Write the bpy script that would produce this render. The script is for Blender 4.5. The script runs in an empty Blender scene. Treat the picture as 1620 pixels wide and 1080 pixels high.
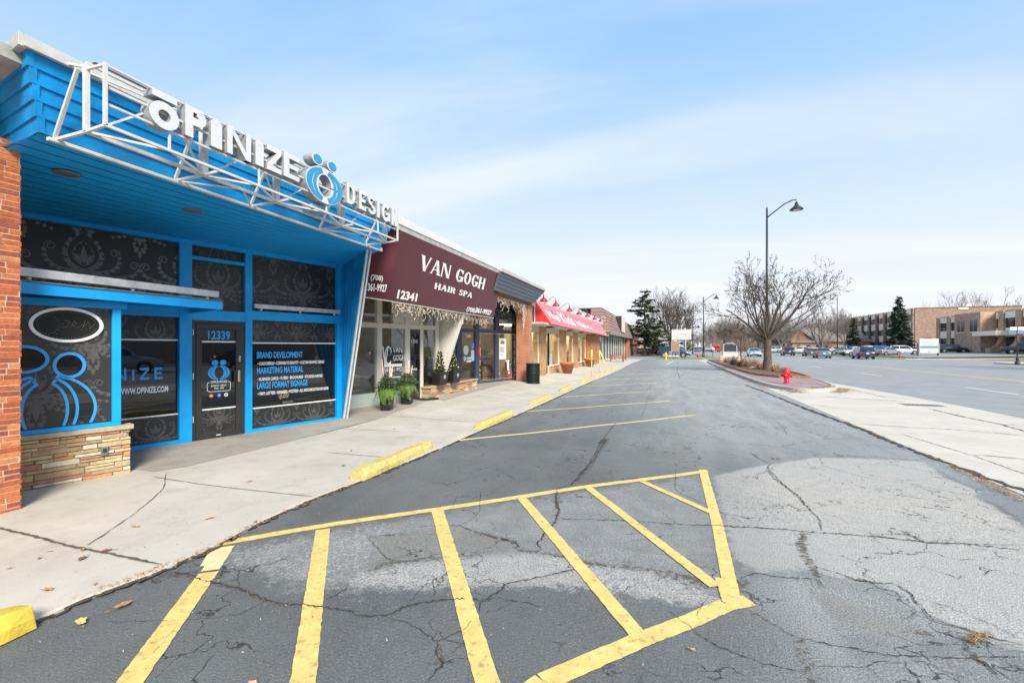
import bpy, math, random
import numpy as np
from mathutils import Vector, Matrix
R = math.radians
sc = bpy.context.scene
COL = sc.collection
# ---------------------------------------------------------------- camera
cd = bpy.data.cameras.new("camera"); cam = bpy.data.objects.new("camera", cd); COL.objects.link(cam)
sc.camera = cam
CAMH = 1.7; TH = math.atan(243 / 720); CT, ST = math.cos(TH), math.sin(TH)
cd.sensor_width = 36; cd.lens = 16.0; cd.clip_start = 0.05; cd.clip_end = 3000
cam.location = (0, 0, CAMH); cam.rotation_euler = (R(90), 0, TH)
cd.shift_y = 8 / 1620.0
# ---------------------------------------------------------------- sky and sun
SUN_EL, SUN_AZ = 36.0, 142.0          # azimuth clockwise from +Y
w = bpy.data.worlds.new("World"); sc.world = w; w.use_nodes = True
nt = w.node_tree; nt.nodes.clear()
N = nt.nodes.new; L = nt.links.new
out = N('ShaderNodeOutputWorld'); bg = N('ShaderNodeBackground'); L(bg.outputs[0], out.inputs[0])
sky = N('ShaderNodeTexSky'); sky.sky_type = 'NISHITA'; sky.sun_disc = False
sky.sun_elevation = R(SUN_EL); sky.sun_rotation = R(SUN_AZ)
sky.air_density = 1.0; sky.dust_density = 1.2; sky.ozone_density = 1.5
tc = N('ShaderNodeTexCoord')
sep = N('ShaderNodeSeparateXYZ'); L(tc.outputs['Generated'], sep.inputs[0])
# thin high cloud: direction projected on a plane overhead
zc = N('ShaderNodeMath'); zc.operation = 'MAXIMUM'; zc.inputs[1].default_value = 0.0; L(sep.outputs[2], zc.inputs[0])
za = N('ShaderNodeMath'); za.operation = 'ADD'; za.inputs[1].default_value = 0.12; L(zc.outputs[0], za.inputs[0])
dx = N('ShaderNodeMath'); dx.operation = 'DIVIDE'; L(sep.outputs[0], dx.inputs[0]); L(za.outputs[0], dx.inputs[1])
dy = N('ShaderNodeMath'); dy.operation = 'DIVIDE'; L(sep.outputs[1], dy.inputs[0]); L(za.outputs[0], dy.inputs[1])
cb = N('ShaderNodeCombineXYZ'); L(dx.outputs[0], cb.inputs[0]); L(dy.outputs[0], cb.inputs[1])
mp = N('ShaderNodeMapping'); mp.inputs['Scale'].default_value = (0.30, 1.25, 1); mp.inputs['Rotation'].default_value = (0, 0, R(-12)); mp.inputs['Location'].default_value = (1.3, 0.4, 0); L(cb.outputs[0], mp.inputs[0])
n1 = N('ShaderNodeTexNoise'); n1.inputs['Scale'].default_value = 1.1; n1.inputs['Detail'].default_value = 9; n1.inputs['Roughness'].default_value = 0.5; n1.inputs['Distortion'].default_value = 0.5
L(mp.outputs[0], n1.inputs['Vector'])
cr = N('ShaderNodeMapRange'); cr.inputs[1].default_value = 0.43; cr.inputs[2].default_value = 0.74; cr.inputs[3].default_value = 0.0; cr.inputs[4].default_value = 0.62; cr.interpolation_type = 'SMOOTHSTEP'
L(n1.outputs[0], cr.inputs[0])
# milky veil that thickens toward the horizon
hz = N('ShaderNodeMapRange'); hz.inputs[1].default_value = 0.0; hz.inputs[2].default_value = 0.62; hz.inputs[3].default_value = 0.95; hz.inputs[4].default_value = 0.74; hz.interpolation_type = 'SMOOTHSTEP'
L(zc.outputs[0], hz.inputs[0])
cm = N('ShaderNodeMix'); cm.data_type = 'RGBA'; L(hz.outputs[0], cm.inputs[0]); L(sky.outputs[0], cm.inputs[6])
vr = N('ShaderNodeValToRGB'); L(zc.outputs[0], vr.inputs[0]); ve = vr.color_ramp.elements
ve[0].position = 0.0; ve[0].color = (5.75, 5.85, 6.3, 1); ve[1].position = 0.75; ve[1].color = (1.9, 4.0, 7.6, 1)
for p_, c_ in ((0.12, (5.5, 5.8, 6.5, 1)), (0.30, (4.3, 5.3, 6.9, 1)), (0.52, (2.7, 4.6, 7.2, 1))):
    k_ = ve.new(p_); k_.color = c_
L(vr.outputs[0], cm.inputs[7])
cl = N('ShaderNodeMix'); cl.data_type = 'RGBA'; L(cr.outputs[0], cl.inputs[0]); L(cm.outputs[2], cl.inputs[6]); cl.inputs[7].default_value = (6.1, 6.2, 6.6, 1)
L(cl.outputs[2], bg.inputs[0]); bg.inputs[1].default_value = 0.0865
sd = bpy.data.lights.new("sun", 'SUN'); sd.energy = 3.3; sd.angle = R(20); sd.color = (1, 0.93, 0.82)
so = bpy.data.objects.new("sun", sd); COL.objects.link(so)
_d = Vector((math.sin(R(SUN_AZ)) * math.cos(R(SUN_EL)), math.cos(R(SUN_AZ)) * math.cos(R(SUN_EL)), math.sin(R(SUN_EL))))
so.rotation_euler = (-_d).to_track_quat('-Z', 'Y').to_euler(); so.location = (20, -10, 30)
sc.view_settings.view_transform = 'Standard'; sc.view_settings.look = 'None'
sc.view_settings.exposure = 0.95; sc.view_settings.gamma = 1
sc.cycles.max_bounces = 8; sc.cycles.transparent_max_bounces = 12

# ---------------------------------------------------------------- surveying helpers
def G(u, v, z=0.0):
    """pixel of the 1620 px photograph -> point on the horizontal plane z"""
    D = (CAMH - z) * 720 / (v - 548); a = (u - 810) / 720
    return (D * (a * CT - ST), D * (CT + a * ST))
def GZ(u, v, z): p = G(u, v, z); return (p[0], p[1], z)
def AT(u, D):
    a = (u - 810) / 720; return (D * (a * CT - ST), D * (CT + a * ST))
def PXZ(u, v, X):
    a = (u - 810) / 720; D = X / (a * CT - ST); return (D * (CT + a * ST), CAMH + D * (548 - v) / 720)
def YX(u, X): return PXZ(u, 500, X)[0]

# ---------------------------------------------------------------- object helpers
def tag(o, label=None, cat=None, group=None, kind=None):
    if label: o['label'] = label
    if cat: o['category'] = cat
    if group: o['group'] = group
    if kind: o['kind'] = kind
    return o
def thing(name, label, cat, loc=(0, 0, 0), rz=0.0, group=None):
    o = bpy.data.objects.new(name, None); COL.objects.link(o); o.empty_display_size = 0.2
    o.location = loc; o.rotation_euler = (0, 0, rz)
    return tag(o, label, cat, group)
def mloc(o):
    return Matrix.Translation(o.location) @ o.rotation_euler.to_matrix().to_4x4() @ Matrix.Diagonal((*o.scale, 1))
def fullm(o):
    m = mloc(o)
    return fullm(o.parent) @ m if o.parent else m
class MB:
    def __init__(s): s.v = []; s.f = []; s.sm = []
    def add(s, vs, fs, smooth=False):
        b = len(s.v); s.v += [tuple(p) for p in vs]
        for f in fs: s.f.append([b + i for i in f]); s.sm.append(smooth)
        return s
    def box(s, x0, x1, y0, y1, z0, z1):
        return s.add([(x0, y0, z0), (x1, y0, z0), (x1, y1, z0), (x0, y1, z0), (x0, y0, z1), (x1, y0, z1), (x1, y1, z1), (x0, y1, z1)],
                     [(0, 3, 2, 1), (4, 5, 6, 7), (0, 1, 5, 4), (1, 2, 6, 5), (2, 3, 7, 6), (3, 0, 4, 7)])
    def hexa(s, p): return s.add(p, [(0, 3, 2, 1), (4, 5, 6, 7), (0, 1, 5, 4), (1, 2, 6, 5), (2, 3, 7, 6), (3, 0, 4, 7)])
    def quad(s, *p): return s.add(p, [tuple(range(len(p)))])
    def prism(s, poly, z0, z1):
        n = len(poly)
        a = sum(poly[i][0] * poly[(i + 1) % n][1] - poly[(i + 1) % n][0] * poly[i][1] for i in range(n))
        if a < 0: poly = poly[::-1]
        vs = [(x, y, z0) for x, y in poly] + [(x, y, z1) for x, y in poly]
        return s.add(vs, [tuple(range(n))[::-1], tuple(range(n, 2 * n))] + [(i, (i + 1) % n, n + (i + 1) % n, n + i) for i in range(n)])
    def plate(s, poly, y0, y1):
        """polygon in (x,z) extruded along y, y0 = front (outward, -y)"""
        n = len(poly)
        a = sum(poly[i][0] * poly[(i + 1) % n][1] - poly[(i + 1) % n][0] * poly[i][1] for i in range(n))
        if a < 0: poly = poly[::-1]
        vs = [(x, y0, z) for x, z in poly] + [(x, y1, z) for x, z in poly]
        return s.add(vs, [tuple(range(n)), tuple(range(n, 2 * n))[::-1]] + [((i + 1) % n, i, n + i, n + (i + 1) % n) for i in range(n)])
    def tube(s, pts, r, n=8, caps=True, smooth=True):
        pts = [Vector(p) for p in pts]; m = len(pts)
        rs = r if isinstance(r, (list, tuple)) else [r] * m
        vs = []; prev = None
        for i, p in enumerate(pts):
            d = (pts[min(i + 1, m - 1)] - pts[max(i - 1, 0)])
            if d.length < 1e-9: d = Vector((0, 0, 1))
            d.normalize()
            if prev is None:
                a = Vector((0, 0, 1)) if abs(d.z) < 0.9 else Vector((1, 0, 0)); x = d.cross(a).normalized()
            else:
                x = (prev - d * prev.dot(d))
                x = x.normalized() if x.length > 1e-6 else d.orthogonal().normalized()
            prev = x; y = d.cross(x)
            for k in range(n):
                t = 2 * math.pi * k / n; vs.append(p + (x * math.cos(t) + y * math.sin(t)) * rs[i])
        fs = [(i * n + k, i * n + (k + 1) % n, (i + 1) * n + (k + 1) % n, (i + 1) * n + k) for i in range(m - 1) for k in range(n)]
        if caps: fs += [tuple(range(n))[::-1], tuple((m - 1) * n + k for k in range(n))]
        return s.add(vs, fs, smooth)
    def lathe(s, prof, c=(0, 0, 0), n=20, smooth=True):
        vs = []
        for r, z in prof:
            for k in range(n):
                t = 2 * math.pi * k / n; vs.append((c[0] + r * math.cos(t), c[1] + r * math.sin(t), c[2] + z))
        m = len(prof)
        fs = [(i * n + k, i * n + (k + 1) % n, (i + 1) * n + (k + 1) % n, (i + 1) * n + k) for i in range(m - 1) for k in range(n)]
        fs += [tuple(range(n))[::-1], tuple((m - 1) * n + k for k in range(n))]
        return s.add(vs, fs, smooth)
    def bar(s, p, q, wd, up=(0, 0, 1), h=None):
        p = Vector(p); q = Vector(q); d = (q - p).normalized(); u = Vector(up)
        if abs(d.dot(u)) > 0.95: u = Vector((1, 0, 0))
        x = d.cross(u).normalized() * wd / 2; y = d.cross(x).normalized() * (h or wd) / 2
        return s.hexa([p - x - y, p + x - y, p + x + y, p - x + y, q - x - y, q + x - y, q + x + y, q - x + y])
    def build(s, name, m, parent=None, world=False, bevel=0, M=None):
        me = bpy.data.meshes.new(name)
        vs = s.v
        if M is not None: vs = [tuple(M @ Vector(p)) for p in vs]
        if world and parent is not None:
            Wi = fullm(parent).inverted(); vs = [tuple(Wi @ Vector(p)) for p in vs]
        me.from_pydata(vs, [], s.f); me.update()
        if any(s.sm): me.polygons.foreach_set('use_smooth', s.sm)
        o = bpy.data.objects.new(name, me); COL.objects.link(o)
        if m: me.materials.append(m)
        if parent: o.parent = parent
        if bevel:
            b = o.modifiers.new('b', 'BEVEL'); b.width = bevel; b.segments = 2; b.limit_method = 'ANGLE'
        return o
def struct(o, kind='structure'): o['kind'] = kind; return o
def children(o): return [c for c in bpy.data.objects if c.parent == o]
def copy_tree(o, parent=None):
    c = o.copy(); COL.objects.link(c)
    if parent: c.parent = parent
    for ch in children(o): copy_tree(ch, c)
    return c

# ---------------------------------------------------------------- materials
MATS = {}
def mat(name, col=(0.5, 0.5, 0.5), rough=0.6, metal=0.0, spec=0.5, noise=0.0, nscale=8.0, bump=0.0, bscale=60.0, emit=None, estr=1.0, dirt=0.0, coat=0.0, stretch=None):
    if name in MATS: return MATS[name]
    m = bpy.data.materials.new(name); m.use_nodes = True; t = m.node_tree
    b = t.nodes['Principled BSDF']; b.inputs['Base Color'].default_value = (*col, 1)
    b.inputs['Roughness'].default_value = rough; b.inputs['Metallic'].default_value = metal; b.inputs['Specular IOR Level'].default_value = spec
    if coat: b.inputs['Coat Weight'].default_value = coat
    if emit: b.inputs['Emission Color'].default_value = (*emit, 1); b.inputs['Emission Strength'].default_value = estr
    tcn = t.nodes.new('ShaderNodeTexCoord'); src = tcn.outputs['Object']
    if stretch:
        mpn = t.nodes.new('ShaderNodeMapping'); mpn.inputs['Scale'].default_value = stretch; t.links.new(src, mpn.inputs[0]); src = mpn.outputs[0]
    if noise or dirt:
        nz = t.nodes.new('ShaderNodeTexNoise'); nz.inputs['Scale'].default_value = nscale; nz.inputs['Detail'].default_value = 8; nz.inputs['Roughness'].default_value = 0.65
        t.links.new(src, nz.inputs['Vector'])
        mr = t.nodes.new('ShaderNodeMapRange'); mr.inputs[1].default_value = 0.3; mr.inputs[2].default_value = 0.7
        mr.inputs[3].default_value = 1 - noise; mr.inputs[4].default_value = 1 + noise; t.links.new(nz.outputs[0], mr.inputs[0])
        vm = t.nodes.new('ShaderNodeVectorMath'); vm.operation = 'SCALE'; vm.inputs[0].default_value = col; t.links.new(mr.outputs[0], vm.inputs['Scale'])
        cout = vm.outputs[0]
        if dirt:
            n2 = t.nodes.new('ShaderNodeTexNoise'); n2.inputs['Scale'].default_value = nscale * 2.7; n2.inputs['Detail'].default_value = 10; n2.inputs['Roughness'].default_value = 0.75; t.links.new(src, n2.inputs['Vector'])
            m2 = t.nodes.new('ShaderNodeMapRange'); m2.inputs[1].default_value = 0.52; m2.inputs[2].default_value = 0.72; m2.inputs[4].default_value = dirt; t.links.new(n2.outputs[0], m2.inputs[0])
            mxx = t.nodes.new('ShaderNodeMix'); mxx.data_type = 'RGBA'; t.links.new(m2.outputs[0], mxx.inputs[0]); t.links.new(cout, mxx.inputs[6]); mxx.inputs[7].default_value = (0.09, 0.075, 0.055, 1); cout = mxx.outputs[2]
        t.links.new(cout, b.inputs['Base Color'])
    if bump:
        nb = t.nodes.new('ShaderNodeTexNoise'); nb.inputs['Scale'].default_value = bscale; nb.inputs['Detail'].default_value = 4; t.links.new(src, nb.inputs['Vector'])
        bp = t.nodes.new('ShaderNodeBump'); bp.inputs['Strength'].default_value = bump; bp.inputs['Distance'].default_value = 0.01; t.links.new(nb.outputs[0], bp.inputs['Height']); t.links.new(bp.outputs[0], b.inputs['Normal'])
    MATS[name] = m; return m
def brick_mat(name, c1, c2, mortar, bw=0.2, bh=0.067, ms=0.01, scale=1.0, bump=0.5):
    if name in MATS: return MATS[name]
    m = bpy.data.materials.new(name); m.use_nodes = True; t = m.node_tree; b = t.nodes['Principled BSDF']; b.inputs['Roughness'].default_value = 0.85
    tcn = t.nodes.new('ShaderNodeTexCoord'); sp = t.nodes.new('ShaderNodeSeparateXYZ'); t.links.new(tcn.outputs['Object'], sp.inputs[0])
    ad = t.nodes.new('ShaderNodeMath'); t.links.new(sp.outputs[0], ad.inputs[0]); t.links.new(sp.outputs[1], ad.inputs[1])
    cbn = t.nodes.new('ShaderNodeCombineXYZ'); t.links.new(ad.outputs[0], cbn.inputs[0]); t.links.new(sp.outputs[2], cbn.inputs[1])
    br = t.nodes.new('ShaderNodeTexBrick'); t.links.new(cbn.outputs[0], br.inputs['Vector'])
    br.inputs['Color1'].default_value = (*c1, 1); br.inputs['Color2'].default_value = (*c2, 1); br.inputs['Mortar'].default_value = (*mortar, 1)
    br.inputs['Scale'].default_value = scale; br.inputs['Brick Width'].default_value = bw; br.inputs['Row Height'].default_value = bh; br.inputs['Mortar Size'].default_value = ms
    br.inputs['Bias'].default_value = -0.1
    nz = t.nodes.new('ShaderNodeTexNoise'); nz.inputs['Scale'].default_value = 1.7; nz.inputs['Detail'].default_value = 8; t.links.new(tcn.outputs['Object'], nz.inputs['Vector'])
    mr = t.nodes.new('ShaderNodeMapRange'); mr.inputs[1].default_value = 0.3; mr.inputs[2].default_value = 0.7; mr.inputs[3].default_value = 0.75; mr.inputs[4].default_value = 1.25; t.links.new(nz.outputs[0], mr.inputs[0])
    vm = t.nodes.new('ShaderNodeVectorMath'); vm.operation = 'SCALE'; t.links.new(br.outputs[0], vm.inputs[0]); t.links.new(mr.outputs[0], vm.inputs['Scale']); t.links.new(vm.outputs[0], b.inputs['Base Color'])
    bp = t.nodes.new('ShaderNodeBump'); bp.inputs['Strength'].default_value = bump; bp.inputs['Distance'].default_value = 0.008; bp.invert = True; t.links.new(br.outputs['Fac'], bp.inputs['Height']); t.links.new(bp.outputs[0], b.inputs['Normal'])
    MATS[name] = m; return m
def island_mat(name, cols, rough=0.85, bump=0.3, bscale=50, nscale=14):
    """colour picked per loose piece of the mesh (each stone or brick its own)"""
    if name in MATS: return MATS[name]
    m = bpy.data.materials.new(name); m.use_nodes = True; t = m.node_tree; b = t.nodes['Principled BSDF']; b.inputs['Roughness'].default_value = rough
    g = t.nodes.new('ShaderNodeNewGeometry'); cr = t.nodes.new('ShaderNodeValToRGB'); cr.color_ramp.interpolation = 'CONSTANT'
    e = cr.color_ramp.elements
    while len(e) < len(cols): e.new(0.5)
    for i, c in enumerate(cols): e[i].position = i / len(cols); e[i].color = (*c, 1)
    t.links.new(g.outputs['Random Per Island'], cr.inputs[0])
    tcn = t.nodes.new('ShaderNodeTexCoord'); nz = t.nodes.new('ShaderNodeTexNoise'); nz.inputs['Scale'].default_value = nscale; nz.inputs['Detail'].default_value = 8; nz.inputs['Roughness'].default_value = 0.7; t.links.new(tcn.outputs['Object'], nz.inputs['Vector'])
    mr = t.nodes.new('ShaderNodeMapRange'); mr.inputs[1].default_value = 0.3; mr.inputs[2].default_value = 0.7; mr.inputs[3].default_value = 0.7; mr.inputs[4].default_value = 1.25; t.links.new(nz.outputs[0], mr.inputs[0])
    vm = t.nodes.new('ShaderNodeVectorMath'); vm.operation = 'SCALE'; t.links.new(cr.outputs[0], vm.inputs[0]); t.links.new(mr.outputs[0], vm.inputs['Scale']); t.links.new(vm.outputs[0], b.inputs['Base Color'])
    nb = t.nodes.new('ShaderNodeTexNoise'); nb.inputs['Scale'].default_value = bscale; nb.inputs['Detail'].default_value = 6; t.links.new(tcn.outputs['Object'], nb.inputs['Vector'])
    bp = t.nodes.new('ShaderNodeBump'); bp.inputs['Strength'].default_value = bump; bp.inputs['Distance'].default_value = 0.012; t.links.new(nb.outputs[0], bp.inputs['Height']); t.links.new(bp.outputs[0], b.inputs['Normal'])
    MATS[name] = m; return m
def glass_mat(name, tint=(0.9, 0.95, 0.95), refl=0.25, rough=0.02):
    if name in MATS: return MATS[name]
    m = bpy.data.materials.new(name); m.use_nodes = True; t = m.node_tree; t.nodes.clear()
    o = t.nodes.new('ShaderNodeOutputMaterial'); mx_ = t.nodes.new('ShaderNodeMixShader'); tr = t.nodes.new('ShaderNodeBsdfTransparent'); gl = t.nodes.new('ShaderNodeBsdfGlossy')
    tr.inputs[0].default_value = (*tint, 1); gl.inputs['Roughness'].default_value = rough; gl.inputs[0].default_value = (0.95, 0.97, 1, 1)
    fr = t.nodes.new('ShaderNodeFresnel'); fr.inputs[0].default_value = 1.5
    ad = t.nodes.new('ShaderNodeMath'); ad.operation = 'ADD'; ad.use_clamp = True; ad.inputs[1].default_value = refl; t.links.new(fr.outputs[0], ad.inputs[0])
    t.links.new(ad.outputs[0], mx_.inputs[0]); t.links.new(tr.outputs[0], mx_.inputs[1]); t.links.new(gl.outputs[0], mx_.inputs[2]); t.links.new(mx_.outputs[0], o.inputs[0])
    MATS[name] = m; return m

# text: built-in font turned into a mesh. frame: local x = reading direction, -y = toward the reader, z = up
def text(parent, name, s, x, z, y, size, m, squeeze=1.0, bold=0.0, depth=0.002, align='LEFT', fitw=None, shear=0.0, M=None):
    cu = bpy.data.curves.new(name, 'FONT'); cu.body = s; cu.size = size / 0.72; cu.offset = bold; cu.extrude = depth / 2; cu.align_x = align; cu.shear = shear
    cu.resolution_u = 3
    to = bpy.data.objects.new(name, cu); COL.objects.link(to)
    dg = bpy.context.evaluated_depsgraph_get(); dg.update()
    me = bpy.data.meshes.new_from_object(to.evaluated_get(dg)); bpy.data.objects.remove(to)
    n = len(me.vertices); a = np.empty(n * 3, 'f'); me.vertices.foreach_get('co', a); a = a.reshape(-1, 3)
    if fitw and n: squeeze = fitw / (a[:, 0].max() - a[:, 0].min()); a[:, 0] -= a[:, 0].min() if align == 'LEFT' else 0
    b = np.stack([a[:, 0] * squeeze + x, -a[:, 2] + y, a[:, 1] + z], 1)
    if M is not None:
        A = np.array(M); b = b @ A[:3, :3].T + A[:3, 3]
    me.vertices.foreach_set('co', b.astype('f').ravel()); me.update()
    me.materials.clear(); me.materials.append(m); me.name = name
    o = bpy.data.objects.new(name, me); COL.objects.link(o); o.parent = parent
    return o

# hand-drawn letter outlines (list of polygons in a box of width w, height 1)
def ringp(cx, cz, rx, rz, ix, iz, a0=0, a1=360, n=28):
    P = []
    k = max(3, int(n * abs(a1 - a0) / 360))
    for i in range(k):
        t0 = R(a0 + (a1 - a0) * i / k); t1 = R(a0 + (a1 - a0) * (i + 1) / k)
        P.append([(cx + rx * math.cos(t0), cz + rz * math.sin(t0)), (cx + rx * math.cos(t1), cz + rz * math.sin(t1)), (cx + ix * math.cos(t1), cz + iz * math.sin(t1)), (cx + ix * math.cos(t0), cz + iz * math.sin(t0))])
    return P
def rc(x0, z0, x1, z1): return [(x0, z0), (x1, z0), (x1, z1), (x0, z1)]
def dg_(xa, xb, t, z0=0, z1=1): return [(xa, z0), (xa + t, z0), (xb + t, z1), (xb, z1)]
def glyph(ch, w, t, tn=None, serif=0.0):
    tn = tn or t; b = tn if serif else t; sl = serif; sh = 0.06
    def ser(x0, x1, z): return [rc(x0 - sl, z, x1 + sl, z + sh)] if serif else []
    if ch == 'O': return ringp(w / 2, .5, w / 2, .5, w / 2 - t, .5 - b)
    if ch == '0o': return ringp(w / 2, .5, w / 2, .5, w / 2 - t, .5 - t)
    if ch == 'P': return [rc(0, 0, t, 1), rc(t, .84, w * .55, 1) if not serif else rc(t, 1 - b, w * .55, 1), rc(t, .42, w * .55, .42 + b)] + ringp(w * .55, .71, w * .45, .29, w * .45 - t, .29 - b, -90, 90) + ser(0, t, 0) + (ser(0, t, 1 - sh) if serif else [])
    if ch == 'R': return glyph('P', w * .92, t, tn, serif) + [dg_(w - t * .9, w * .42, t, 0, .44)] + (ser(w - t, w - sl, 0) if serif else [])
    if ch == 'i': return [rc(0, 0, w, .78)] + ringp(w / 2, .78, w / 2, w / 2, 0.001, 0.001, 0, 180)
    if ch == 'I': return [rc(w / 2 - t / 2, 0, w / 2 + t / 2, 1)] + ser(w / 2 - t / 2, w / 2 + t / 2, 0) + ser(w / 2 - t / 2, w / 2 + t / 2, 1 - sh)
    if ch == 'N': return [rc(0, 0, b, 1), rc(w - b, 0, w, 1), dg_(w - t, 0, t)] + ser(0, b, 0) + (ser(-.02, b, 1 - sh) + ser(w - b, w, 1 - sh) if serif else [])
    if ch == 'Z': return [rc(0, 0, w, .2), rc(0, .8, w, 1), [(0, .2), (t * 1.25, .2), (w, .8), (w - t * 1.25, .8)]]
    if ch == 'E': return [rc(0, 0, t, 1), rc(t, 0, w, .19), rc(t, .81, w, 1), rc(t, .41, w * .9, .59)]
    if ch == 'D': return [rc(0, 0, t, 1), rc(t, 0, w * .45, .17), rc(t, .83, w * .45, 1)] + ringp(w * .45, .5, w * .55, .5, w * .55 - t, .33, -90, 90)
    if ch == 'H': return [rc(0, 0, t, 1), rc(w - t, 0, w, 1), rc(t, .5 - b / 2, w - t, .5 + b / 2)] + ser(0, t, 0) + ser(w - t, w, 0) + (ser(0, t, 1 - sh) + ser(w - t, w, 1 - sh) if serif else [])
    if ch == 'V': return [dg_(w / 2 - t / 2, 0, t), dg_(w / 2 - b / 2, w - b, b)] + (ser(0, t, 1 - sh) + ser(w - b, w, 1 - sh) if serif else [])
    if ch == 'A': return [dg_(0, w / 2 - b / 2, b), dg_(w - t, w / 2 - t / 2, t), rc(w * .2, .28, w * .8, .28 + b * .9)] + (ser(0, b, 0) + ser(w - t, w, 0) if serif else [])
    if ch == 'G': return ringp(w / 2, .5, w / 2, .5, w / 2 - t, .5 - b, 40, 325) + [rc(w - t, .08, w, .46), rc(w * .5, .36 if serif else .38, w + (sl if serif else 0), .46 if serif else .54)] + ([rc(w - t * .6, .68, w - t * .2, .98)] if serif else [])
    if ch == 'S':
        q = ringp(w / 2, .73, w / 2, .27, w / 2 - t, .27 - b * .9, 20, 270) + ringp(w / 2, .27, w / 2, .27, w / 2 - t, .27 - b * .9, -160, 90)
        if serif: q += [rc(w - t * .5, .7, w - t * .1, .98), rc(t * .1, .02, t * .5, .3)]
        return q
    if ch == 'U': return [rc(0, .35, t, 1), rc(w - t, .35, w, 1)] + ringp(w / 2, .35, w / 2, .35, w / 2 - t, .35 - t, 180, 360)
    return []
def letters(mb, s, x, z, h, ws, t, gap, y0, y1, tn=None, serif=0.0, space=0.5):
    """append word s to mb; ws: dict of widths relative to h. returns end x"""
    for ch in s:
        if ch == ' ': x += space * h; continue
        wd = ws.get(ch, ws['*'])
        for k, P in enumerate(glyph(ch, wd, t, tn, serif)):
            mb.plate([(x + a * h, z + b * h) for a, b in P], y0 - 0.0003 * (k % 5), y1)
        x += (wd + gap) * h
    return x - gap * h

def stroke(mb, pts, ws, y, box=None, closed=False, th=0.0015):
    """flat ribbon through (x,z) points with widths ws, lying on the plane y; pieces outside box are skipped"""
    n = len(pts); Lp = []; Rp = []
    for i in range(n):
        if closed: a = pts[(i - 1) % n]; b = pts[(i + 1) % n]
        else: a = pts[max(i - 1, 0)]; b = pts[min(i + 1, n - 1)]
        dxx, dz = b[0] - a[0], b[1] - a[1]; l = math.hypot(dxx, dz) or 1e-9
        wv = (ws[i] if isinstance(ws, list) else ws) / 2
        Lp.append((pts[i][0] - dz / l * wv, pts[i][1] + dxx / l * wv)); Rp.append((pts[i][0] + dz / l * wv, pts[i][1] - dxx / l * wv))
    for i in range(n if closed else n - 1):
        j = (i + 1) % n
        q = [Lp[i], Rp[i], Rp[j], Lp[j]]
        if box:
            if any(p[0] < box[0] or p[0] > box[1] or p[1] < box[2] or p[1] > box[3] for p in q): continue
        mb.quad(*[(p[0], y, p[1]) for p in q])
# ================================================================= GROUND
def sdf(poly, X, Y):
    """signed distance (negative inside) of grid points to polygon"""
    d = np.full(X.shape, 1e9); ins = np.zeros(X.shape, bool); n = len(poly)
    for i in range(n):
        ax, ay = poly[i]; bx, by = poly[(i + 1) % n]
        ex, ey = bx - ax, by - ay; t = np.clip(((X - ax) * ex + (Y - ay) * ey) / (ex * ex + ey * ey + 1e-12), 0, 1)
        d = np.minimum(d, np.hypot(X - ax - t * ex, Y - ay - t * ey))
        c = ((ay > Y) != (by > Y)); xi = (bx - ax) * (Y - ay) / ((by - ay) if abs(by - ay) > 1e-12 else 1e-12) + ax
        ins ^= (c & (X < xi))
    return np.where(ins, -d, d)
def px(*p): return [G(*q) for q in p]
# wear of the asphalt, surveyed from the photograph
pale = px((1128, 752), (1200, 737), (1290, 723), (1380, 726), (1462, 731), (1497, 757), (1556, 778), (1545, 786), (1590, 812), (1640, 850), (1700, 1000), (1620, 1028), (1530, 1004), (1450, 962), (1400, 925), (1330, 915), (1280, 900), (1200, 905), (1160, 880), (1145, 815))
worn = px((345, 876), (510, 843), (690, 813), (930, 776), (1110, 750), (1140, 800), (1165, 900), (1190, 955), (1130, 958), (1000, 942), (880, 927), (760, 925), (640, 938), (560, 940), (450, 925), (395, 900))
band = px((560, 906), (640, 893), (726, 882), (820, 876), (890, 882), (940, 895), (1030, 905), (1110, 928), (1150, 955), (1100, 956), (1027, 944), (970, 934), (900, 926), (830, 924), (740, 928), (640, 930), (560, 925))
stain = px((580, 850), (640, 842), (726, 831), (770, 842), (815, 856), (828, 870), (760, 877), (700, 884), (630, 892), (585, 905), (600, 880))
pot = px((1290, 935), (1330, 945), (1420, 975), (1475, 997), (1425, 1007), (1360, 995), (1320, 968))
grey = px((1130, 905), (1180, 915), (1290, 925), (1400, 940), (1450, 975), (1490, 1015), (1420, 1025), (1330, 1010), (1250, 990), (1190, 962), (1175, 930))
strip = px((1465, 728), (1497, 750), (1523, 763), (1557, 777), (1539, 784), (1583, 800), (1625, 830), (1700, 860), (1700, 822), (1620, 781), (1533, 747))
spall = px((360, 868), (510, 842), (600, 828), (640, 835), (560, 905), (480, 925), (420, 905), (350, 900))
ys = list(np.arange(-6, 0.8, 0.4)) + list(np.arange(0.8, 9.0, 0.045)) + list(np.arange(9.0, 22, 0.12)) + list(np.arange(22, 64.5, 0.8))
xs = np.concatenate([np.arange(-3.75, 4.0, 0.05)])
XX, YY = np.meshgrid(xs, ys)
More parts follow.
